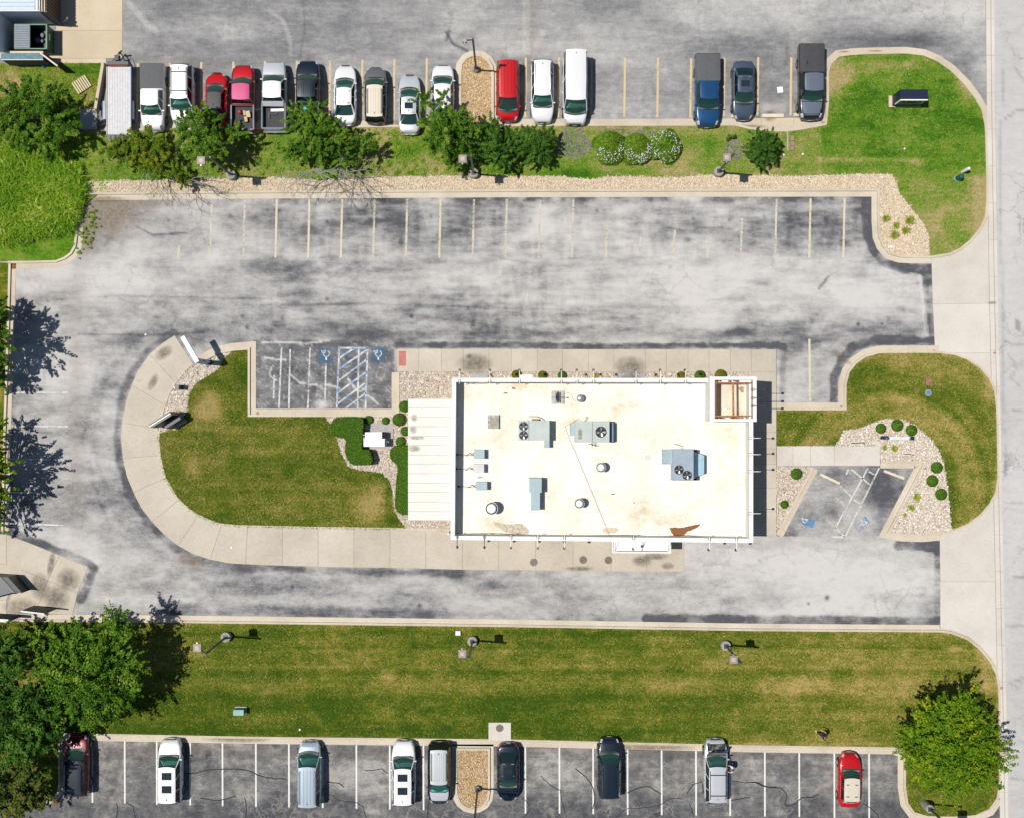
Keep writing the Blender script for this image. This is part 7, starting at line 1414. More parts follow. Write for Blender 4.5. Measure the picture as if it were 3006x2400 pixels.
# monument sign on the corner lawn
U = empty("monument_sign", P(2660, 299, 0), "dark box monument sign with white edged lettered face on the corner lawn", "sign")
f = lambda x, y, z=0: Vector(P(x, y, 0)) - U.location + Vector((0, 0, z))
a, b = f(2617, 313.5), f(2696, 284); M_NAVY = plain("navy_sign_metal", (.006, .012, .035), .5, .0)
local_box(U, ((a.x + b.x) / 2, (a.y + b.y) / 2, 1.0), (b.x - a.x, b.y - a.y, 1.82), 0, "sign_cabinet", M_NAVY)
pl = f(2607, 316.5); pr = f(2700, 283); local_box(U, ((pl.x + pr.x) / 2, (pl.y + pr.y) / 2, .10), (pr.x - pl.x, pr.y - pl.y, .14), 0, "footing", M_TAN)
yf = a.y - .012; cxm = (a.x + b.x) / 2; wd = b.x - a.x
fc = local_box(U, (cxm, yf, 1.28), (wd - .1, .03, .95), 0, "sign_face", plain("sage_sign_face", (.26, .36, .25), .6, var=.1, scale=4)); local_box(U, (cxm, yf, .45), (wd - .1, .03, .62), 0, "lower_panel", plain("dark_green_panel", (.045, .06, .05), .6, var=.2))
local_box(U, (cxm, yf - .01, 1.87), (wd, .09, .10), 0, "face_trim", M_WHITEM); local_box(U, (a.x + .03, yf - .01, 1.28), (.07, .09, 1.1), 0, "face_trim", M_WHITEM)
def text_on(parent, s, loc, rot, size, mat, sx=1.0, name="lettering", ext=.01):
    cu = bpy.data.curves.new(name, 'FONT'); cu.body = s; cu.size = size; cu.extrude = ext; cu.align_x = 'CENTER'; cu.align_y = 'CENTER'; cu.offset = size * .02; cu.materials.append(mat)
    o = bpy.data.objects.new(name, cu); COL.objects.link(o); o.parent = parent; o.location = loc; o.rotation_euler = rot; o.scale = (sx, 1, 1); bpy.context.view_layer.update(); me = bpy.data.meshes.new_from_object(o.evaluated_get(bpy.context.evaluated_depsgraph_get())); bpy.data.objects.remove(o); o = bpy.data.objects.new(name, me); COL.objects.link(o); o.parent = parent; o.location = loc; o.rotation_euler = rot; o.scale = (sx, 1, 1); return o
text_on(U, "RIMO", (cxm, yf - .03, 1.27), (math.pi / 2, 0, 0), .82, plain("dark_letter", (.015, .03, .018), .6), .80)
# low entrance sign among the rocks
U = empty("low_entrance_sign", P(2637, 1285, 0), "low pale grey sign with dark ends lying along the entrance rock bed", "sign"); f = lambda x, y, z=0: Vector(P(x, y, z)) - U.location
def SB(U, x0, x1, y0, y1, z0, z1, nm, mat, par=None):
    a = Vector(P(x0, y0, z1)) - Vector((U.location.x, U.location.y, 0)); b = Vector(P(x1, y1, z1)) - Vector((U.location.x, U.location.y, 0)); m = MB(); m.box(((a.x + b.x) / 2, (a.y + b.y) / 2, (z0 + z1) / 2), (abs(b.x - a.x), abs(b.y - a.y), z1 - z0)); return m.build(nm, mat, par or U)
M_STONEW = plain("pale_grey_stone", (.62, .66, .66), .5, var=.14, scale=7)
SB(U, 2611, 2644, 1280, 1289.5, .05, .75, "sign_block", M_STONEW); SB(U, 2645, 2672, 1281, 1290, .05, .73, "sign_block", M_STONEW); SB(U, 2590.5, 2610, 1279, 1289, .05, .55, "end_block", M_NAVY); SB(U, 2673, 2684, 1280.5, 1291, .05, .58, "end_block", M_NAVY); SB(U, 2606, 2611, 1283, 1289, .05, .80, "spot_light", M_CHROME); SB(U, 2668, 2679, 1285, 1288, .5, .80, "spot_light", M_CHROME)
m = MB(); m.tube([P(2500, 1300, .14), P(2520, 1300, .16), P(2534, 1298, .2), P(2540, 1303, .13)], .035, 5); tag(m.build("fallen_stick", M_BLK), "dark stick lying beside the entrance walk", "stick")
m = MB(); m.tube([P(2653, 1331, .14), P(2668, 1332, .16), P(2683, 1335, .14)], .03, 5); tag(m.build("fallen_stick", M_BLK), "thin dark stick lying in the rocks below the low sign", "stick")
# drive-through clearance bar
a, b = P(535, 988, 3.3), P(579, 1063, 3.3); c = P(613, 1070, 0); U = empty("clearance_bar", (c.x, c.y, 0), "pale blue clearance arm reaching over the start of the curved drive lane", "clearance bar")
A, Bv = a - U.location, b - U.location; A.z = Bv.z = 3.2; d = (Bv - A); ang = math.atan2(d.y, d.x)
M_PBLUE = plain("pale_blue_enamel", (.58, .68, .82), .4, var=.05); M_MBLUE = plain("mid_blue_enamel", (.24, .38, .58), .4, var=.1)
local_box(U, ((A.x + Bv.x) / 2, (A.y + Bv.y) / 2, 3.2), (d.length, .34, .22), ang, "arm", M_PBLUE); n = Vector((-d.y, d.x, 0)).normalized(); local_box(U, ((A.x + Bv.x) / 2 - n.x * .16, (A.y + Bv.y) / 2 - n.y * .16, 3.02), (d.length * .94, .06, .26), ang, "fascia", plain("blue_fascia", (.22, .34, .56), .4))
pc = Bv - d.normalized() * .14; m = MB(); m.box((pc.x, pc.y, 1.6), (.22, .40, 3.2), ang); m.build("post", M_MBLUE, U); local_box(U, (pc.x + .12, pc.y, 1.9), (.04, .3, .7), ang, "post_panel", plain("post_panel_blue", (.06, .12, .2), .4)); local_box(U, (pc.x, pc.y, .12), (.55, .6, .1), ang, "base_plate", M_DARK)
# menu board
def board(name, label, p0, p1, h, th, cat, back, front=None, z0=.35, edge=M_WHITEM, over=0):
    a, b = P(*p0), P(*p1); c = (a + b) / 2; U = empty(name, (c.x, c.y, 0), label, cat); d = b - a; ang = math.atan2(d.y, d.x); L = d.length
    local_box(U, (0, 0, (h + z0) / 2), (L, th, h - z0), ang, "cabinet", back); local_box(U, (0, 0, h + .02), (L + .04, th * .18, .05), ang, "top_edge", edge)
    if front: nn = Vector((-d.y, d.x, 0)).normalized() * (th / 2 + .015); local_box(U, (nn.x, nn.y, (h + z0) / 2), (L * .9, .03, (h - z0) * .85), ang, "menu_face", front)
    for s in (-1, 1): e = d.normalized() * (L * .36 * s); local_box(U, (e.x, e.y, z0 / 2 + .03), (.14, .14, z0 + .04), ang, "post", M_DARK)
    local_box(U, (0, 0, .09), (L * .9, .7, .10), ang, "footing", M_TAN); return U
board("menu_board", "tall black menu board with white top edge beside the curved drive lane", (469, 1249), (527, 1213), 2.25, .36, "menu board", M_BLK, plain("menu_dark_face", (.03, .04, .03), .3))
board("preview_board", "shorter dark board standing just behind the tall menu board", (503, 1254), (546, 1226), 1.5, .22, "menu board", plain("dark_slate_board", (.05, .065, .085), .5), None, .3, plain("slate_edge", (.10, .12, .15), .5))
U = empty("order_speaker", P(531, 1137, 0), "small black ordering post with white top in the lane side rocks", "order post"); local_box(U, (0, 0, .55), (.42, .40, 1.05), 0, "post_housing", M_BLK, None, .85); m = MB(); m.tube([(-.20, .05, 1.09), (-.12, -.12, 1.09)], .05, 6); m.build("bollard_cap", M_WHITEM, U); local_box(U, (0, 0, .08), (.6, .6, .06), 0, "footing", M_CONG)
# white cabinet on its pad
Zx = lambda x, y: (960 + x * .11622, 1200 + y * .11622)
U = empty("utility_cabinet", P(1098, 1289, 0), "white topped metal cabinet standing on the grey pad beside the hedge", "cabinet"); zt = 1.35
def poly_part(U, pts, z0, z1, nm, mat): m = MB(); m.prism([tuple((Vector(P(x, y, z1)) - U.location)[:2]) for x, y in pts], z0, z1); return m.build(nm, mat, U)
poly_part(U, [Zx(*p) for p in [(920, 750), (1455, 745), (1455, 945), (925, 945)]], .14, zt, "lower_body", plain("white_enamel", (.66, .69, .70), .4, var=.05)); poly_part(U, [Zx(*p) for p in [(960, 585), (1385, 580), (1385, 746), (960, 748)]], .14, zt + .04, "upper_body", M_WHITEM)
poly_part(U, [Zx(*p) for p in [(1385, 585), (1460, 590), (1460, 744), (1387, 744)]], .14, 1.0, "valve_bay", M_BLK); q = [Zx(1475, 780), Zx(1505, 780), Zx(1505, 880), Zx(1475, 880)]; poly_part(U, q, .8, .95, "handle", M_WHITEM); poly_part(U, [Zx(1510, 800), Zx(1555, 800), Zx(1555, 850), Zx(1510, 850)], .6, .8, "meter", M_WHITEM)
for p in ((930, 655), (930, 725), (1415, 645), (1415, 712)): x, y = Zx(*p); poly_part(U, [(x - 1.3, y - 1.3), (x + 1.3, y - 1.3), (x + 1.3, y + 1.3), (x - 1.3, y + 1.3)], .9, 1.06, "bolt_cap", M_WHITEM)
# small boxes and covers
def simple_thing(name, sx, sy, label, cat, parts_, rz=0, z=.10):
    U = empty(name, P(sx, sy), label, cat, None, rz)
    for nm, c, s, mt in parts_: m = MB(); m.box((c[0], c[1], c[2] + z), s, 0, .94); m.build(nm, mt, U)
    return U
M_TEALB = plain("teal_utility_paint", (.13, .26, .21), .5, var=.1)
simple_thing("transformer_box", 708, 2082, "teal green utility box on the south lawn", "utility box", [("base_pad", (0, 0, .03), (1.0, .62, .08), M_CONG), ("casing", (0, 0, .38), (.84, .44, .64), M_TEALB), ("lid", (0, 0, .72), (.88, .48, .06), plain("teal_lid", (.20, .38, .32), .5))])
simple_thing("meter_box", 1345, 1855, "small white lidded box by the middle south lamp post", "utility box", [("casing", (0, 0, .10), (.40, .34, .2), M_WHITEM), ("lid", (0, 0, .215), (.42, .36, .03), plain("white_lid", (.7, .74, .78), .5))])
U = empty("cable_pedestal", P(2809, 525), "dark green round cable pedestal near the north east kerb", "pedestal"); m = MB(); m.lathe((0, 0, .08), [(.25, 0), (.22, .1), (.21, .8), (.17, .92), (.02, .95)], 18); m.build("casing", plain("dark_green_plastic", (.012, .09, .065), .4), U, 50); m = MB(); m.lathe((0, 0, .08), [(.29, 0), (.29, .08), (.24, .1)], 18); m.build("collar", M_TEALB, U, 50)
U = empty("marker_post", P(2823, 506), "white rounded marker post above the green pedestal", "marker"); m = MB(); m.tube([(0, 0, .05), (.02, .02, .95), (.06, .04, 1.25)], [.13, .14, .12], 10); m.build("tube", M_WHITEM, U, 50); m = MB(); m.tube([(.07, .045, 1.24), (.08, .05, 1.30)], [.12, .06], 10); m.build("cap", M_WHITEM, U, 50)
U = empty("water_meter_cover", P(2725, 1153, .1), "round blue grey meter cover in the entrance lawn", "cover"); m = MB(); m.lathe((0, 0, 0), [(.27, 0), (.27, .04), (.22, .05)], 22); m.build("collar", plain("meter_ring", (.25, .3, .36), .6), U, 40); m = MB(); m.lathe((0, 0, .045), [(.19, 0), (.19, .015), (.1, .02), (.02, .02)], 20); m.build("lid", plain("meter_blue", (.12, .2, .34), .5), U, 40)
def manhole(sx, sy, r, z, label):
    U = empty("manhole_cover", P(sx, sy, z), label, "manhole cover", "manhole covers"); m = MB(); m.lathe((0, 0, 0), [(r, 0), (r, .012), (r * .93, .014)], 26); m.build("frame", plain("iron_frame", (.12, .10, .09), .8, var=.2), U, 40)
    m = MB(); m.lathe((0, 0, .014), [(r * .90, 0), (r * .90, .006)], 26); ld = m.build("lid", plain("iron_lid_%d" % int(sx), (.22, .16, .13) if sx > 1600 or sx < 1500 else (.24, .21, .19), .8, var=.25, scale=12), U, 40); m = MB()
    for i in range(-4, 5):
        h = math.sqrt(max(0, (r * .8) ** 2 - (i * r * .18) ** 2)); m.box((i * r * .18, 0, .024), (.02, 2 * h, .01))
    o = m.build("tread_rib", plain("iron_frame", (.12, .10, .09), .8), ld); o['kind'] = "stuff"
manhole(1567, 1649, .31, .035, "leftmost grey manhole cover in the lane south of the building"); manhole(1712, 1642, .31, .035, "reddish manhole cover in the middle of the lane south of the building"); manhole(1786, 1643, .31, .035, "manhole cover just left of the drive through canopy"); manhole(1467, 2136, .31, .15, "rusty manhole cover on the small slab above the lower gravel island")
# wheel stops
def wheel_stop(x0, y0, x1, y1, label, w=.22):
    a, b = P(x0, y0), P(x1, y1); d = b - a; U = MB(); U.box(((a.x + b.x) / 2, (a.y + b.y) / 2, .08), (d.length, w, .14), math.atan2(d.y, d.x), .93); return tag(U.build("wheel_stop", plain("cream_concrete", (.62, .56, .42), .9, var=.12, scale=3)), label, "wheel stop", "concrete wheel stops")
wheel_stop(2236, 341, 2302, 341, "cream wheel stop in the empty stall left of the black pickup", .30); wheel_stop(2330, 338, 2392, 338, "cream wheel stop under the front of the black pickup", .26); wheel_stop(2146, 342, 2212, 342, "cream wheel stop under the front of the slate sedan", .26)
wheel_stop(2407, 1391, 2466, 1419, "left wheel stop in the entrance bay"); wheel_stop(2594, 1381, 2655, 1404, "right wheel stop in the entrance bay")
# litter
def scrap(sx, sy, w, h, rz, z, label, mat=None, cat="paper", th=.01): m = MB(); v = P(sx, sy, z); m.box((v.x, v.y, z + th / 2), (w, h, th), rz); return tag(m.build("paper_scrap" if cat == "paper" else cat.replace(" ", "_"), mat or M_PETAL), label, cat)
scrap(2290, 264, .46, .48, .1, .01, "white sheet of paper on the empty stall beside the black pickup")
for x, y, lb in ((2375, 525, "white scrap at the top of the rocks near the round dark bush"), (1336, 508, "white scrap by the middle lamp post"), (880, 2140, "white ball like scrap on the south lawn above the lower row"), (2655, 437, "white scrap on the corner lawn below the monument sign"), (2300, 455, "white scrap beside the round dark bush"), (2356, 453, "tiny white scrap on the median lawn right of the pavers"), (680, 1606, "white round scrap on the curved concrete lane"), (428, 982, "white scrap on the lot above the curved lane")): scrap(x, y, .14, .12, .4, .135 if y not in (982, 1606) else (.04 if y == 1606 else .008), lb, th=.05)
m = MB(); v = P(2614, 725, .1); r1 = random.Random(4); m.add([(v.x + .22 * math.cos(a) * r1.uniform(.8, 1.1), v.y + .18 * math.sin(a) * r1.uniform(.8, 1.1), .1) for a in [i * math.pi / 4 for i in range(8)]] + [(v.x + .14 * math.cos(a), v.y + .1 * math.sin(a), .28) for a in [i * math.pi / 4 for i in range(8)]], [(i, (i + 1) % 8, 8 + (i + 1) % 8, 8 + i) for i in range(8)] + [list(range(8, 16))]); tag(m.build("white_rock", M_PETAL), "single white boulder in the rock bed by the north stalls", "rock")
for i, (x, y, s) in enumerate(((175, 678, .5), (160, 690, .35), (205, 668, .45), (70, 705, .4), (95, 708, .3), (45, 708, .3), (228, 588, .3), (230, 600, .4))):
    v = P(x, y, .1); r1 = random.Random(i); m = MB(); m.add([(v.x + s * .6 * math.cos(a) * r1.uniform(.7, 1.1), v.y + s * .45 * math.sin(a) * r1.uniform(.7, 1.1), .08) for a in [k * math.pi / 3 for k in range(6)]] + [(v.x + s * .4 * math.cos(a) * r1.uniform(.6, 1.1), v.y + s * .3 * math.sin(a), .1 + s * .5) for a in [k * math.pi / 3 for k in range(6)]], [(k, (k + 1) % 6, 6 + (k + 1) % 6, 6 + k) for k in range(6)] + [list(range(6, 12))])
    tag(m.build("border_rock", plain("pale_boulder", (.45, .45, .46), .9, var=.2, scale=5)), ["large pale border rock below the long grass", "smaller pale border rock beside the large one", "pale border rock nearest the curved kerb end", "pale border rock at the lower left of the long grass", "small rock right of the lower left one", "smallest rock at the left edge of the long grass border", "upper pale rock at the right side of the long grass", "lower pale rock at the right side of the long grass"][i], "rock", "border rocks round the long grass")
# pallet
U = empty("wooden_pallet", P(243, 251), "pale wooden pallet lying on the corner grass", "pallet", None, math.radians(33)); M_PAL = plain("fresh_pine", (.58, .49, .30), .85, var=.12, scale=5)
for i in range(7): m = MB(); m.box((-.57 + i * .19, 0, .245), (.125, 1.05, .025), .0); m.build("slat", M_PAL, U)
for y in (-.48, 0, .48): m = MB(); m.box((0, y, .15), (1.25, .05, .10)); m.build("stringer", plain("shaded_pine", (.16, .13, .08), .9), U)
# north west dumpster enclosure
M_COR = plain("brown_corrugated", (.13, .085, .07), .6, .2, var=.15); M_SIDE = plain("pale_blue_siding", (.50, .58, .68), .6, var=.06, scale=3); M_CAPT = plain("tan_cap", (.60, .50, .36), .8, var=.1)
U = empty("storage_shed", P(60, 20), "pale blue shed with ribbed roof at the upper left corner", "shed"); f = lambda x, y: Vector(P(x, y, 0)) - U.location
a, b = f(-120, -160), f(163, 72); h = 2.8; m = MB(); m.box(((a.x + b.x) / 2, (a.y + b.y) / 2, h / 2), (b.x - a.x, a.y - b.y, h)); m.build("wall", plain("blue_grey_block", (.60, .66, .72), .9, var=.1, scale=2), U)
for i in range(22): y = b.y + .06 + i * .31; m = MB(); m.box(((a.x + b.x) / 2 - .12, y + .14, h + .03), (b.x - a.x - .5, .285, .05)); m.build("roof_panel", M_SIDE, U)
m = MB(); m.box((b.x - .18, (a.y + b.y) / 2, h + .05), (.10, a.y - b.y, .10)); m.build("roof_trim", M_WHITEM, U); m = MB(); m.box(((a.x + b.x) / 2, b.y + .0, h + .02), (b.x - a.x, .06, .10)); m.build("roof_trim", M_WHITEM, U)
U = empty("corrugated_gate", P(180, 20), "brown corrugated metal gate standing against the pale blue shed", "gate")
a, b = Vector(P(180, -160, 0)) - U.location, Vector(P(180, 74, 0)) - U.location
bs = MB(); bs.box((-.04, (a.y + b.y) / 2, 1.45), (.03, a.y - b.y, 2.5)); bs.build("backing_sheet", plain('corrugation_dark', (.05, .035, .03), .7), U)
for i in range(26): y = b.y + i * .25; m = MB(); m.box((0, y + .12, 1.45), (.06, .16, 2.5)); m.build("slat", M_COR, U)
for x, z in ((-.10, 2.78), (-.30, 2.80)): m = MB(); m.box((x, (a.y + b.y) / 2, z), (.08, a.y - b.y, .08)); m.build("top_rail", M_CAPT, U)
m = MB(); m.tube([(.05, b.y - .02, 0), (.05, b.y - .02, 2.9)], .07, 8); m.tube([(-.4, b.y - .02, 0), (-.4, b.y - .02, 2.9)], .07, 8); m.build("gate_post", M_DARK, U)
m = MB(); m.tube([P(185, 62, .5), P(198, 53, .9)], .09, 8); tag(m.build("bollard", M_GALV), "leaning silver post in the shadow beside the brown gate", "bollard")
def wallbox(name, p, q, h, th, label, mat, cap, cat="wall"):
    a, b = P(*p), P(*q); c = (a + b) / 2; d = b - a; ang = math.atan2(d.y, d.x); U = empty(name, (c.x, c.y, 0), label, cat); local_box(U, (0, 0, h / 2), (d.length, th, h), ang, "masonry", mat); local_box(U, (0, 0, h + .025), (d.length + .02, th + .04, .05), ang, "cap", cap); return U
wallbox("enclosure_wall", (38, 68), (38, 176), 2.7, .2, "pale back wall of the north west dumpster enclosure", plain("pale_block", (.78, .80, .80), .9, var=.06), M_SIDE)
U = empty("enclosure_wall", P(66, 178), "low broad teal topped south wall of the north west dumpster enclosure", "wall")
SBX = lambda x0, x1, y0, y1, z0, z1, nm, mt: SB(U, x0, x1, y0, y1, z0, z1, nm, mt)
SBX(3, 126, 151, 175, 0, 1.6, "masonry", plain("shaded_block_face", (.10, .105, .11), .9, var=.2)); SBX(3, 126, 157, 175, 1.6, 1.66, "teal_cap", plain("teal_flaking_paint", (.10, .19, .23), .7, var=.35, scale=5)); SBX(3, 126, 150.5, 156.5, 1.6, 1.70, "tan_coping", M_CAPT); SBX(3, 126, 175, 176.3, 1.5, 1.67, "drip_edge", M_WHITEM)  # masonry coloured dark, the shade of its south face put into the paint
U = wallbox("enclosure_gate", (147, 178), (196, 215), 1.7, .08, "open enclosure gate leaf with pale top rail above the grass", plain("grey_brown_gate", (.16, .145, .14), .7, var=.2), plain("pale_pink_rail", (.66, .56, .46), .7), "gate")
U = empty("dumpster", P(95, 112), "green dumpster with its right lid open inside the north west enclosure", "dumpster"); f = lambda x, y, z: Vector(P(x, y, z)) - U.location; M_GRN = plain("dumpster_green", (.010, .075, .040), .5, .1, var=.15)
a, b = f(43, 73, 1.4), f(137, 144, 1.4); X0, X1, Y0, Y1 = a.x, b.x, b.y, a.y; w = .05
for nm, c, s in (("side", (X1, (Y0 + Y1) / 2, .75), (w, Y1 - Y0, 1.3)), ("side", (X0, (Y0 + Y1) / 2, .75), (w, Y1 - Y0, 1.3)), ("side", ((X0 + X1) / 2, Y0, .75), (X1 - X0, w, 1.3)), ("side", ((X0 + X1) / 2, Y1, .75), (X1 - X0, w, 1.3))): m = MB(); m.box(c, s); m.build(nm, M_GRN, U)
for c, s in (((X1, (Y0 + Y1) / 2, 1.42), (.1, Y1 - Y0 + .1, .06)), (((X0 + X1) / 2, Y0, 1.42), (X1 - X0, .08, .06)), (((X0 + X1) / 2, Y1, 1.42), (X1 - X0, .08, .06))): m = MB(); m.box(c, s); m.build("rim", plain("rim_green", (.10, .24, .16), .5), U)
m = MB(); m.box(((X0 + X1) / 2, (Y0 + Y1) / 2, .2), (X1 - X0 - .1, Y1 - Y0 - .1, .1)); m.build("floor", M_BLK, U)
lid = MB(); lid.box((X0 + (X1 - X0) * .25, (Y0 + Y1) / 2, 1.47), ((X1 - X0) * .5, Y1 - Y0, .04)); lid = lid.build("lid", plain("lid_grey_blue", (.15, .18, .21), .6), U)
for i in range(10): m = MB(); m.box((X0 + (X1 - X0) * .25, Y0 + .12 + i * (Y1 - Y0 - .2) / 9.4, 1.51), ((X1 - X0) * .48, .09, .05)); m.build("lid_rib", plain("lid_rib_grey", (.20, .24, .28), .6), lid)
m = MB(); m.box((X1 + .04, (Y0 + Y1) / 2 + .1, 1.0), (.012, .55, .26)); m.build("label_plate", plain("label_cream", (.45, .5, .36), .6), U)
for i, (dx, dy, r, lb, mt) in enumerate(((.62, -.35, .26, "blue grey rubbish bag in the open dumpster", (.16, .20, .28)), (1.0, .05, .22, "pale rubbish bag in the far part of the open dumpster", (.24, .22, .26)), (.95, -.4, .18, "small pale rubbish bag beside the dumpster rim", (.20, .24, .30)))):
    c = Vector(P(95, 112)); m = MB(); rr = random.Random(i); prof = [(r * .8, 0), (r, r * .5), (r * .8, r * 1.0), (r * .3, r * 1.3), (.01, r * 1.35)]; m.lathe((c.x + dx, c.y + dy, .28), prof, 9); tag(m.build("rubbish_bag", plain("bag_%d" % i, mt, .4), None, 60), lb, "rubbish bag")
m = MB(); v = P(131, 198); m.tube([(v.x, v.y, .08), (v.x, v.y + .25, .5), (v.x + .03, v.y + .45, .9)], [.17, .13, .03], 6); tag(m.build("blue_tarp", plain("blue_tarp", (.06, .09, .32), .7)), "small bunched blue tarp on the grass below the teal wall", "tarp")
# south west dumpster corner
U = empty("lidded_dumpster", P(15, 1722), "black lidded dumpster at the left edge of the lower left pad", "dumpster"); f = lambda x, y, z: tuple((Vector(P(x, y, z)) - U.location)[:2])
m = MB(); m.prism([f(x, y, 1.5) for x, y in [(-60, 1690), (23, 1693), (65, 1739), (42, 1736), (12, 1743), (-60, 1760)]], .05, 1.5); m.build("body", plain("black_green_metal", (.012, .022, .024), .5), U)
m = MB(); m.prism([f(x, y, 1.56) for x, y in [(-60, 1688), (3, 1692), (44, 1737), (10, 1744), (-60, 1762)]], 1.5, 1.56); m.build("lid", plain("lid_black", (.02, .028, .032), .45), U); m = MB(); m.tube([(*f(65, 1739, 1.55), 1.55), (*f(42, 1736, 1.6), 1.6), (*f(12, 1743, 1.6), 1.6), (*f(-10, 1750, 1.6), 1.6)], .03, 5); m.build("lid_edge", M_GALV, U)
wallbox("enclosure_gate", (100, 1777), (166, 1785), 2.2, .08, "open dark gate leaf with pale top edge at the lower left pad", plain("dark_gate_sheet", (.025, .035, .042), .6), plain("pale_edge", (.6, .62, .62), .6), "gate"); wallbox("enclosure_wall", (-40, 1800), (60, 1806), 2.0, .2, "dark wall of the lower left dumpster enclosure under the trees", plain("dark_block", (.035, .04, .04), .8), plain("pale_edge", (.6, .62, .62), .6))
# bent metal marks on lawn above lower row
for i, (x, y) in enumerate(((1095, 2138), (1192, 2138), (1292, 2138))):
    m = MB(); m.tube([P(x - 14, y + 22, .12), P(x - 4, y + 4, .13), P(x, y, .14), P(x + 22, y + 2, .13)], .022, 4); tag(m.build("sprinkler_line", M_DARK), ["leftmost thin bent pipe on the lawn above the lower row", "middle thin bent pipe on the lawn above the lower row", "thin bent pipe on the lawn nearest the manhole slab"][i], "pipe", "thin bent pipes on the south lawn")

# ------------------------------------------------------------------ people
def skin(name, verts, edges, radii, mat, parent, root=0, sub=2):
    me = bpy.data.meshes.new(name); me.from_pydata(verts, edges, []); me.materials.append(mat); o = bpy.data.objects.new(name, me); COL.objects.link(o); o.parent = parent
    sk = o.modifiers.new("skin", 'SKIN'); sk.use_smooth_shade = True
    lay = me.skin_vertices[0] if me.skin_vertices else None
    if lay is None:
        bpy.context.view_layer.update(); lay = me.skin_vertices[0] if me.skin_vertices else None
    if lay:
        for i, r in enumerate(radii): lay.data[i].radius = (r, r) if not isinstance(r, tuple) else r; lay.data[i].use_root = (i == root)
    ss = o.modifiers.new("smooth", 'SUBSURF'); ss.levels = sub; ss.render_levels = sub; return o
M_SKINP = plain("skin_tone", (.52, .28, .18), .6, var=.05); M_SHIRT = plain("pale_blue_shirt", (.62, .68, .82), .85, var=.05); M_BLKC = plain("black_cloth", (.02, .018, .022), .9, var=.2); M_JEAN = plain("dark_jeans", (.03, .045, .09), .9, var=.2); M_SHOE = plain("white_shoe", (.7, .7, .68), .6)
M_HAIRB = plain("brown_hair", (.16, .07, .03), .8, var=.3, scale=20); M_HAIRD = plain("dark_hair", (.05, .04, .035), .8, var=.4, scale=20)
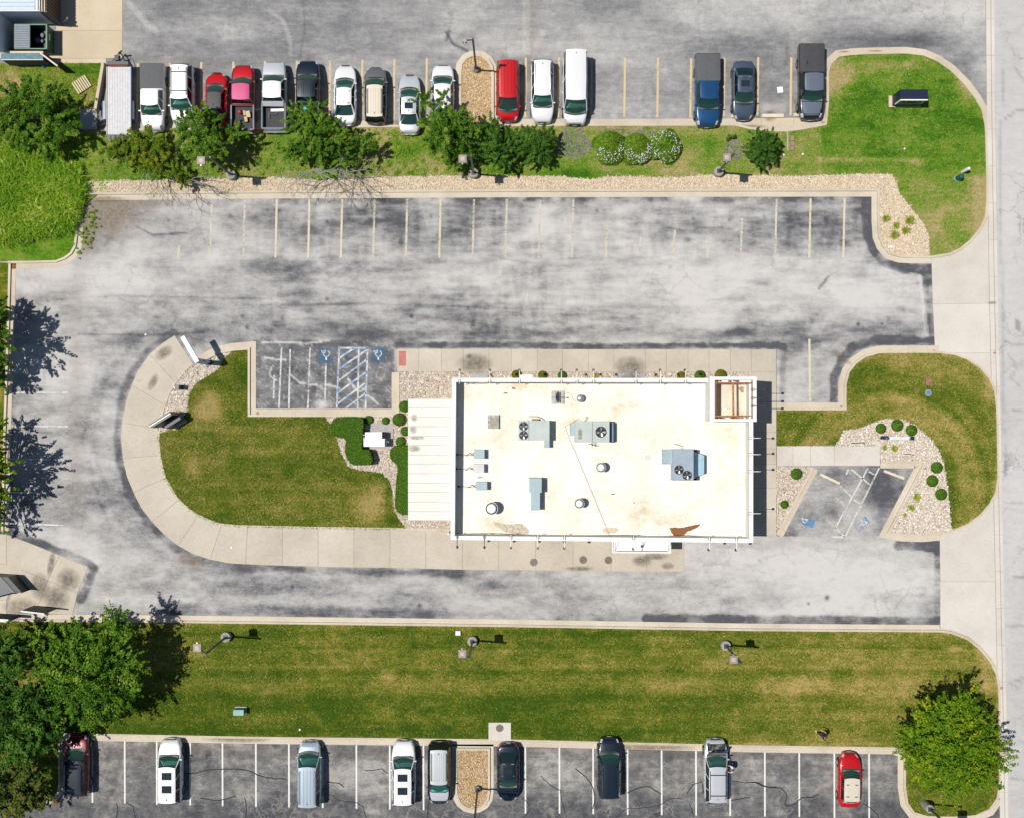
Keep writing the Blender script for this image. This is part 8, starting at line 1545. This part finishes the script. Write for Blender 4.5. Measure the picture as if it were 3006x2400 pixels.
def person(sx, sy, rz, label, J, shirt, trousers, hair, shoes=M_SHOE, bare_arms=True):
    U = empty("person", P(sx, sy), label, "person", None, rz); V_ = []; E = []; R_2 = []
    def add(p, r, par=None):
        V_.append(tuple(p)); R_2.append(r); i = len(V_) - 1
        if par is not None: E.append((par, i))
        return i
    pel = add(J['pelvis'], .13); sp = add(J['spine'], .12, pel); ch = add(J['chest'], .135, sp); nk = add(J['neck'], .055, ch); hd0 = add(J['jaw'], .075, nk); hd = add(J['head'], .098, hd0); hd2 = add(J['crown'], .07, hd)
    for s in (0, 1):
        hp = add(J['hip'][s], .095, pel); kn = add(J['knee'][s], .062, hp); an = add(J['ankle'][s], .042, kn); add(J['toe'][s], .038, an)
        sh = add(J['shoulder'][s], .06, ch); el = add(J['elbow'][s], .042, sh); wr_ = add(J['wrist'][s], .030, el)
        d = (Vector(J['wrist'][s]) - Vector(J['elbow'][s])).normalized(); side = d.cross(Vector((0, 0, 1))).normalized(); w0 = Vector(J['wrist'][s]); pm = add(w0 + d * .06, .034, wr_)
        for k, (o, L) in enumerate(((-.03, .07), (-.01, .085), (.01, .08), (.03, .065))):
            a = add(w0 + d * .10 + side * o, .010, pm); b = add(w0 + d * (.10 + L * .5) + side * o * 1.1 + Vector((0, 0, -.008)), .009, a); add(w0 + d * (.10 + L) + side * o * 1.1 + Vector((0, 0, -.025)), .008, b)
        a = add(w0 + d * .05 + side * (.045 if s else -.045), .011, pm); add(w0 + d * .09 + side * (.062 if s else -.062) + Vector((0, 0, -.01)), .009, a)
    skin("body", V_, E, R_2, M_SKINP, U)
    j = J; v = [j['pelvis'], j['spine'], j['chest'], tuple(Vector(j['chest']).lerp(Vector(j['neck']), .45))]; e = [(0, 1), (1, 2), (2, 3)]; r = [.155, .15, .165, .10]
    for s in (0, 1):
        v += [j['shoulder'][s], tuple(Vector(j['shoulder'][s]).lerp(Vector(j['elbow'][s]), .6 if bare_arms else 1))]; k = len(v); e += [(2, k - 2), (k - 2, k - 1)]; r += [.085, .065]
    skin("shirt", v, e, r, shirt, U)
    v = [tuple(Vector(j['pelvis']) + Vector((0, 0, .05)))]; e = []; r = [.15]
    for s in (0, 1): v += [j['hip'][s], j['knee'][s], tuple(Vector(j['ankle'][s]) + Vector((0, 0, .03)))]; k = len(v); e += [(0, k - 3), (k - 3, k - 2), (k - 2, k - 1)]; r += [.115, .08, .065]
    skin("trousers", v, e, r, trousers, U)
    for s in (0, 1): skin("shoe", [tuple(Vector(j['ankle'][s]) + Vector((0, 0, -.03))), j['toe'][s]], [(0, 1)], [.055, .05], shoes, U)
    h = Vector(j['head']); c = Vector(j['crown']); skin("hair", [tuple(h + (h - Vector(j['jaw'])) * .15 + Vector((0, -.035, 0))), tuple(c + Vector((0, -.01, .03)))], [(0, 1)], [.108, .085], hair, U)
    fw = Vector((0, 1, 0))
    m = MB()
    for s in (-1, 1): m.box(h + Vector((s * .034, .092, .01)), (.022, .012, .012))
    m.build("eye", M_BLK, U); m = MB(); m.box(h + Vector((0, .105, -.02)), (.022, .03, .04), 0, .6); m.build("nose", M_SKINP, U); m = MB(); m.box(h + Vector((0, .088, -.062)), (.045, .012, .010)); m.build("mouth", plain("lip", (.35, .1, .09), .6), U)
    m = MB()
    for s in (-1, 1): m.box(h + Vector((s * .098, .0, -.01)), (.02, .045, .06))
    m.build("ear", M_SKINP, U); return U
J1 = dict(pelvis=(0, 0, .94), spine=(0, .04, 1.12), chest=(0, .10, 1.34), neck=(0, .15, 1.47), jaw=(0, .18, 1.54), head=(0, .20, 1.61), crown=(0, .20, 1.68), hip=[(-.09, 0, .90), (.09, 0, .90)], knee=[(-.11, .05, .49), (.12, .0, .49)], ankle=[(-.12, -.02, .09), (.14, -.06, .09)], toe=[(-.14, .15, .045), (.17, .11, .045)],
          shoulder=[(-.19, .10, 1.39), (.19, .10, 1.39)], elbow=[(-.30, .30, 1.20), (.27, .34, 1.17)], wrist=[(-.16, .54, 1.13), (.10, .56, 1.10)])
person(2143, 2240, math.radians(92), "person in pale blue shirt standing beside the silver suv with open hood", J1, M_SHIRT, M_JEAN, M_HAIRB)
J2 = dict(pelvis=(0, 0, .94), spine=(0, .02, 1.12), chest=(0, .04, 1.35), neck=(0, .07, 1.48), jaw=(0, .10, 1.55), head=(0, .12, 1.62), crown=(0, .11, 1.69), hip=[(-.09, 0, .90), (.09, 0, .90)], knee=[(-.10, .22, .52), (.10, -.08, .50)], ankle=[(-.10, .30, .10), (.10, -.34, .14)], toe=[(-.10, .47, .05), (.10, -.20, .05)],
          shoulder=[(-.19, .03, 1.40), (.19, .03, 1.40)], elbow=[(-.33, -.10, 1.16), (.34, .12, 1.16)], wrist=[(-.36, .10, 1.0), (.30, .34, 1.12)])
U = person(2408, 2147, math.radians(60), "person in black clothes and white shoes walking on the south lawn", J2, M_BLKC, M_BLKC, M_HAIRD); U.location.z = .08
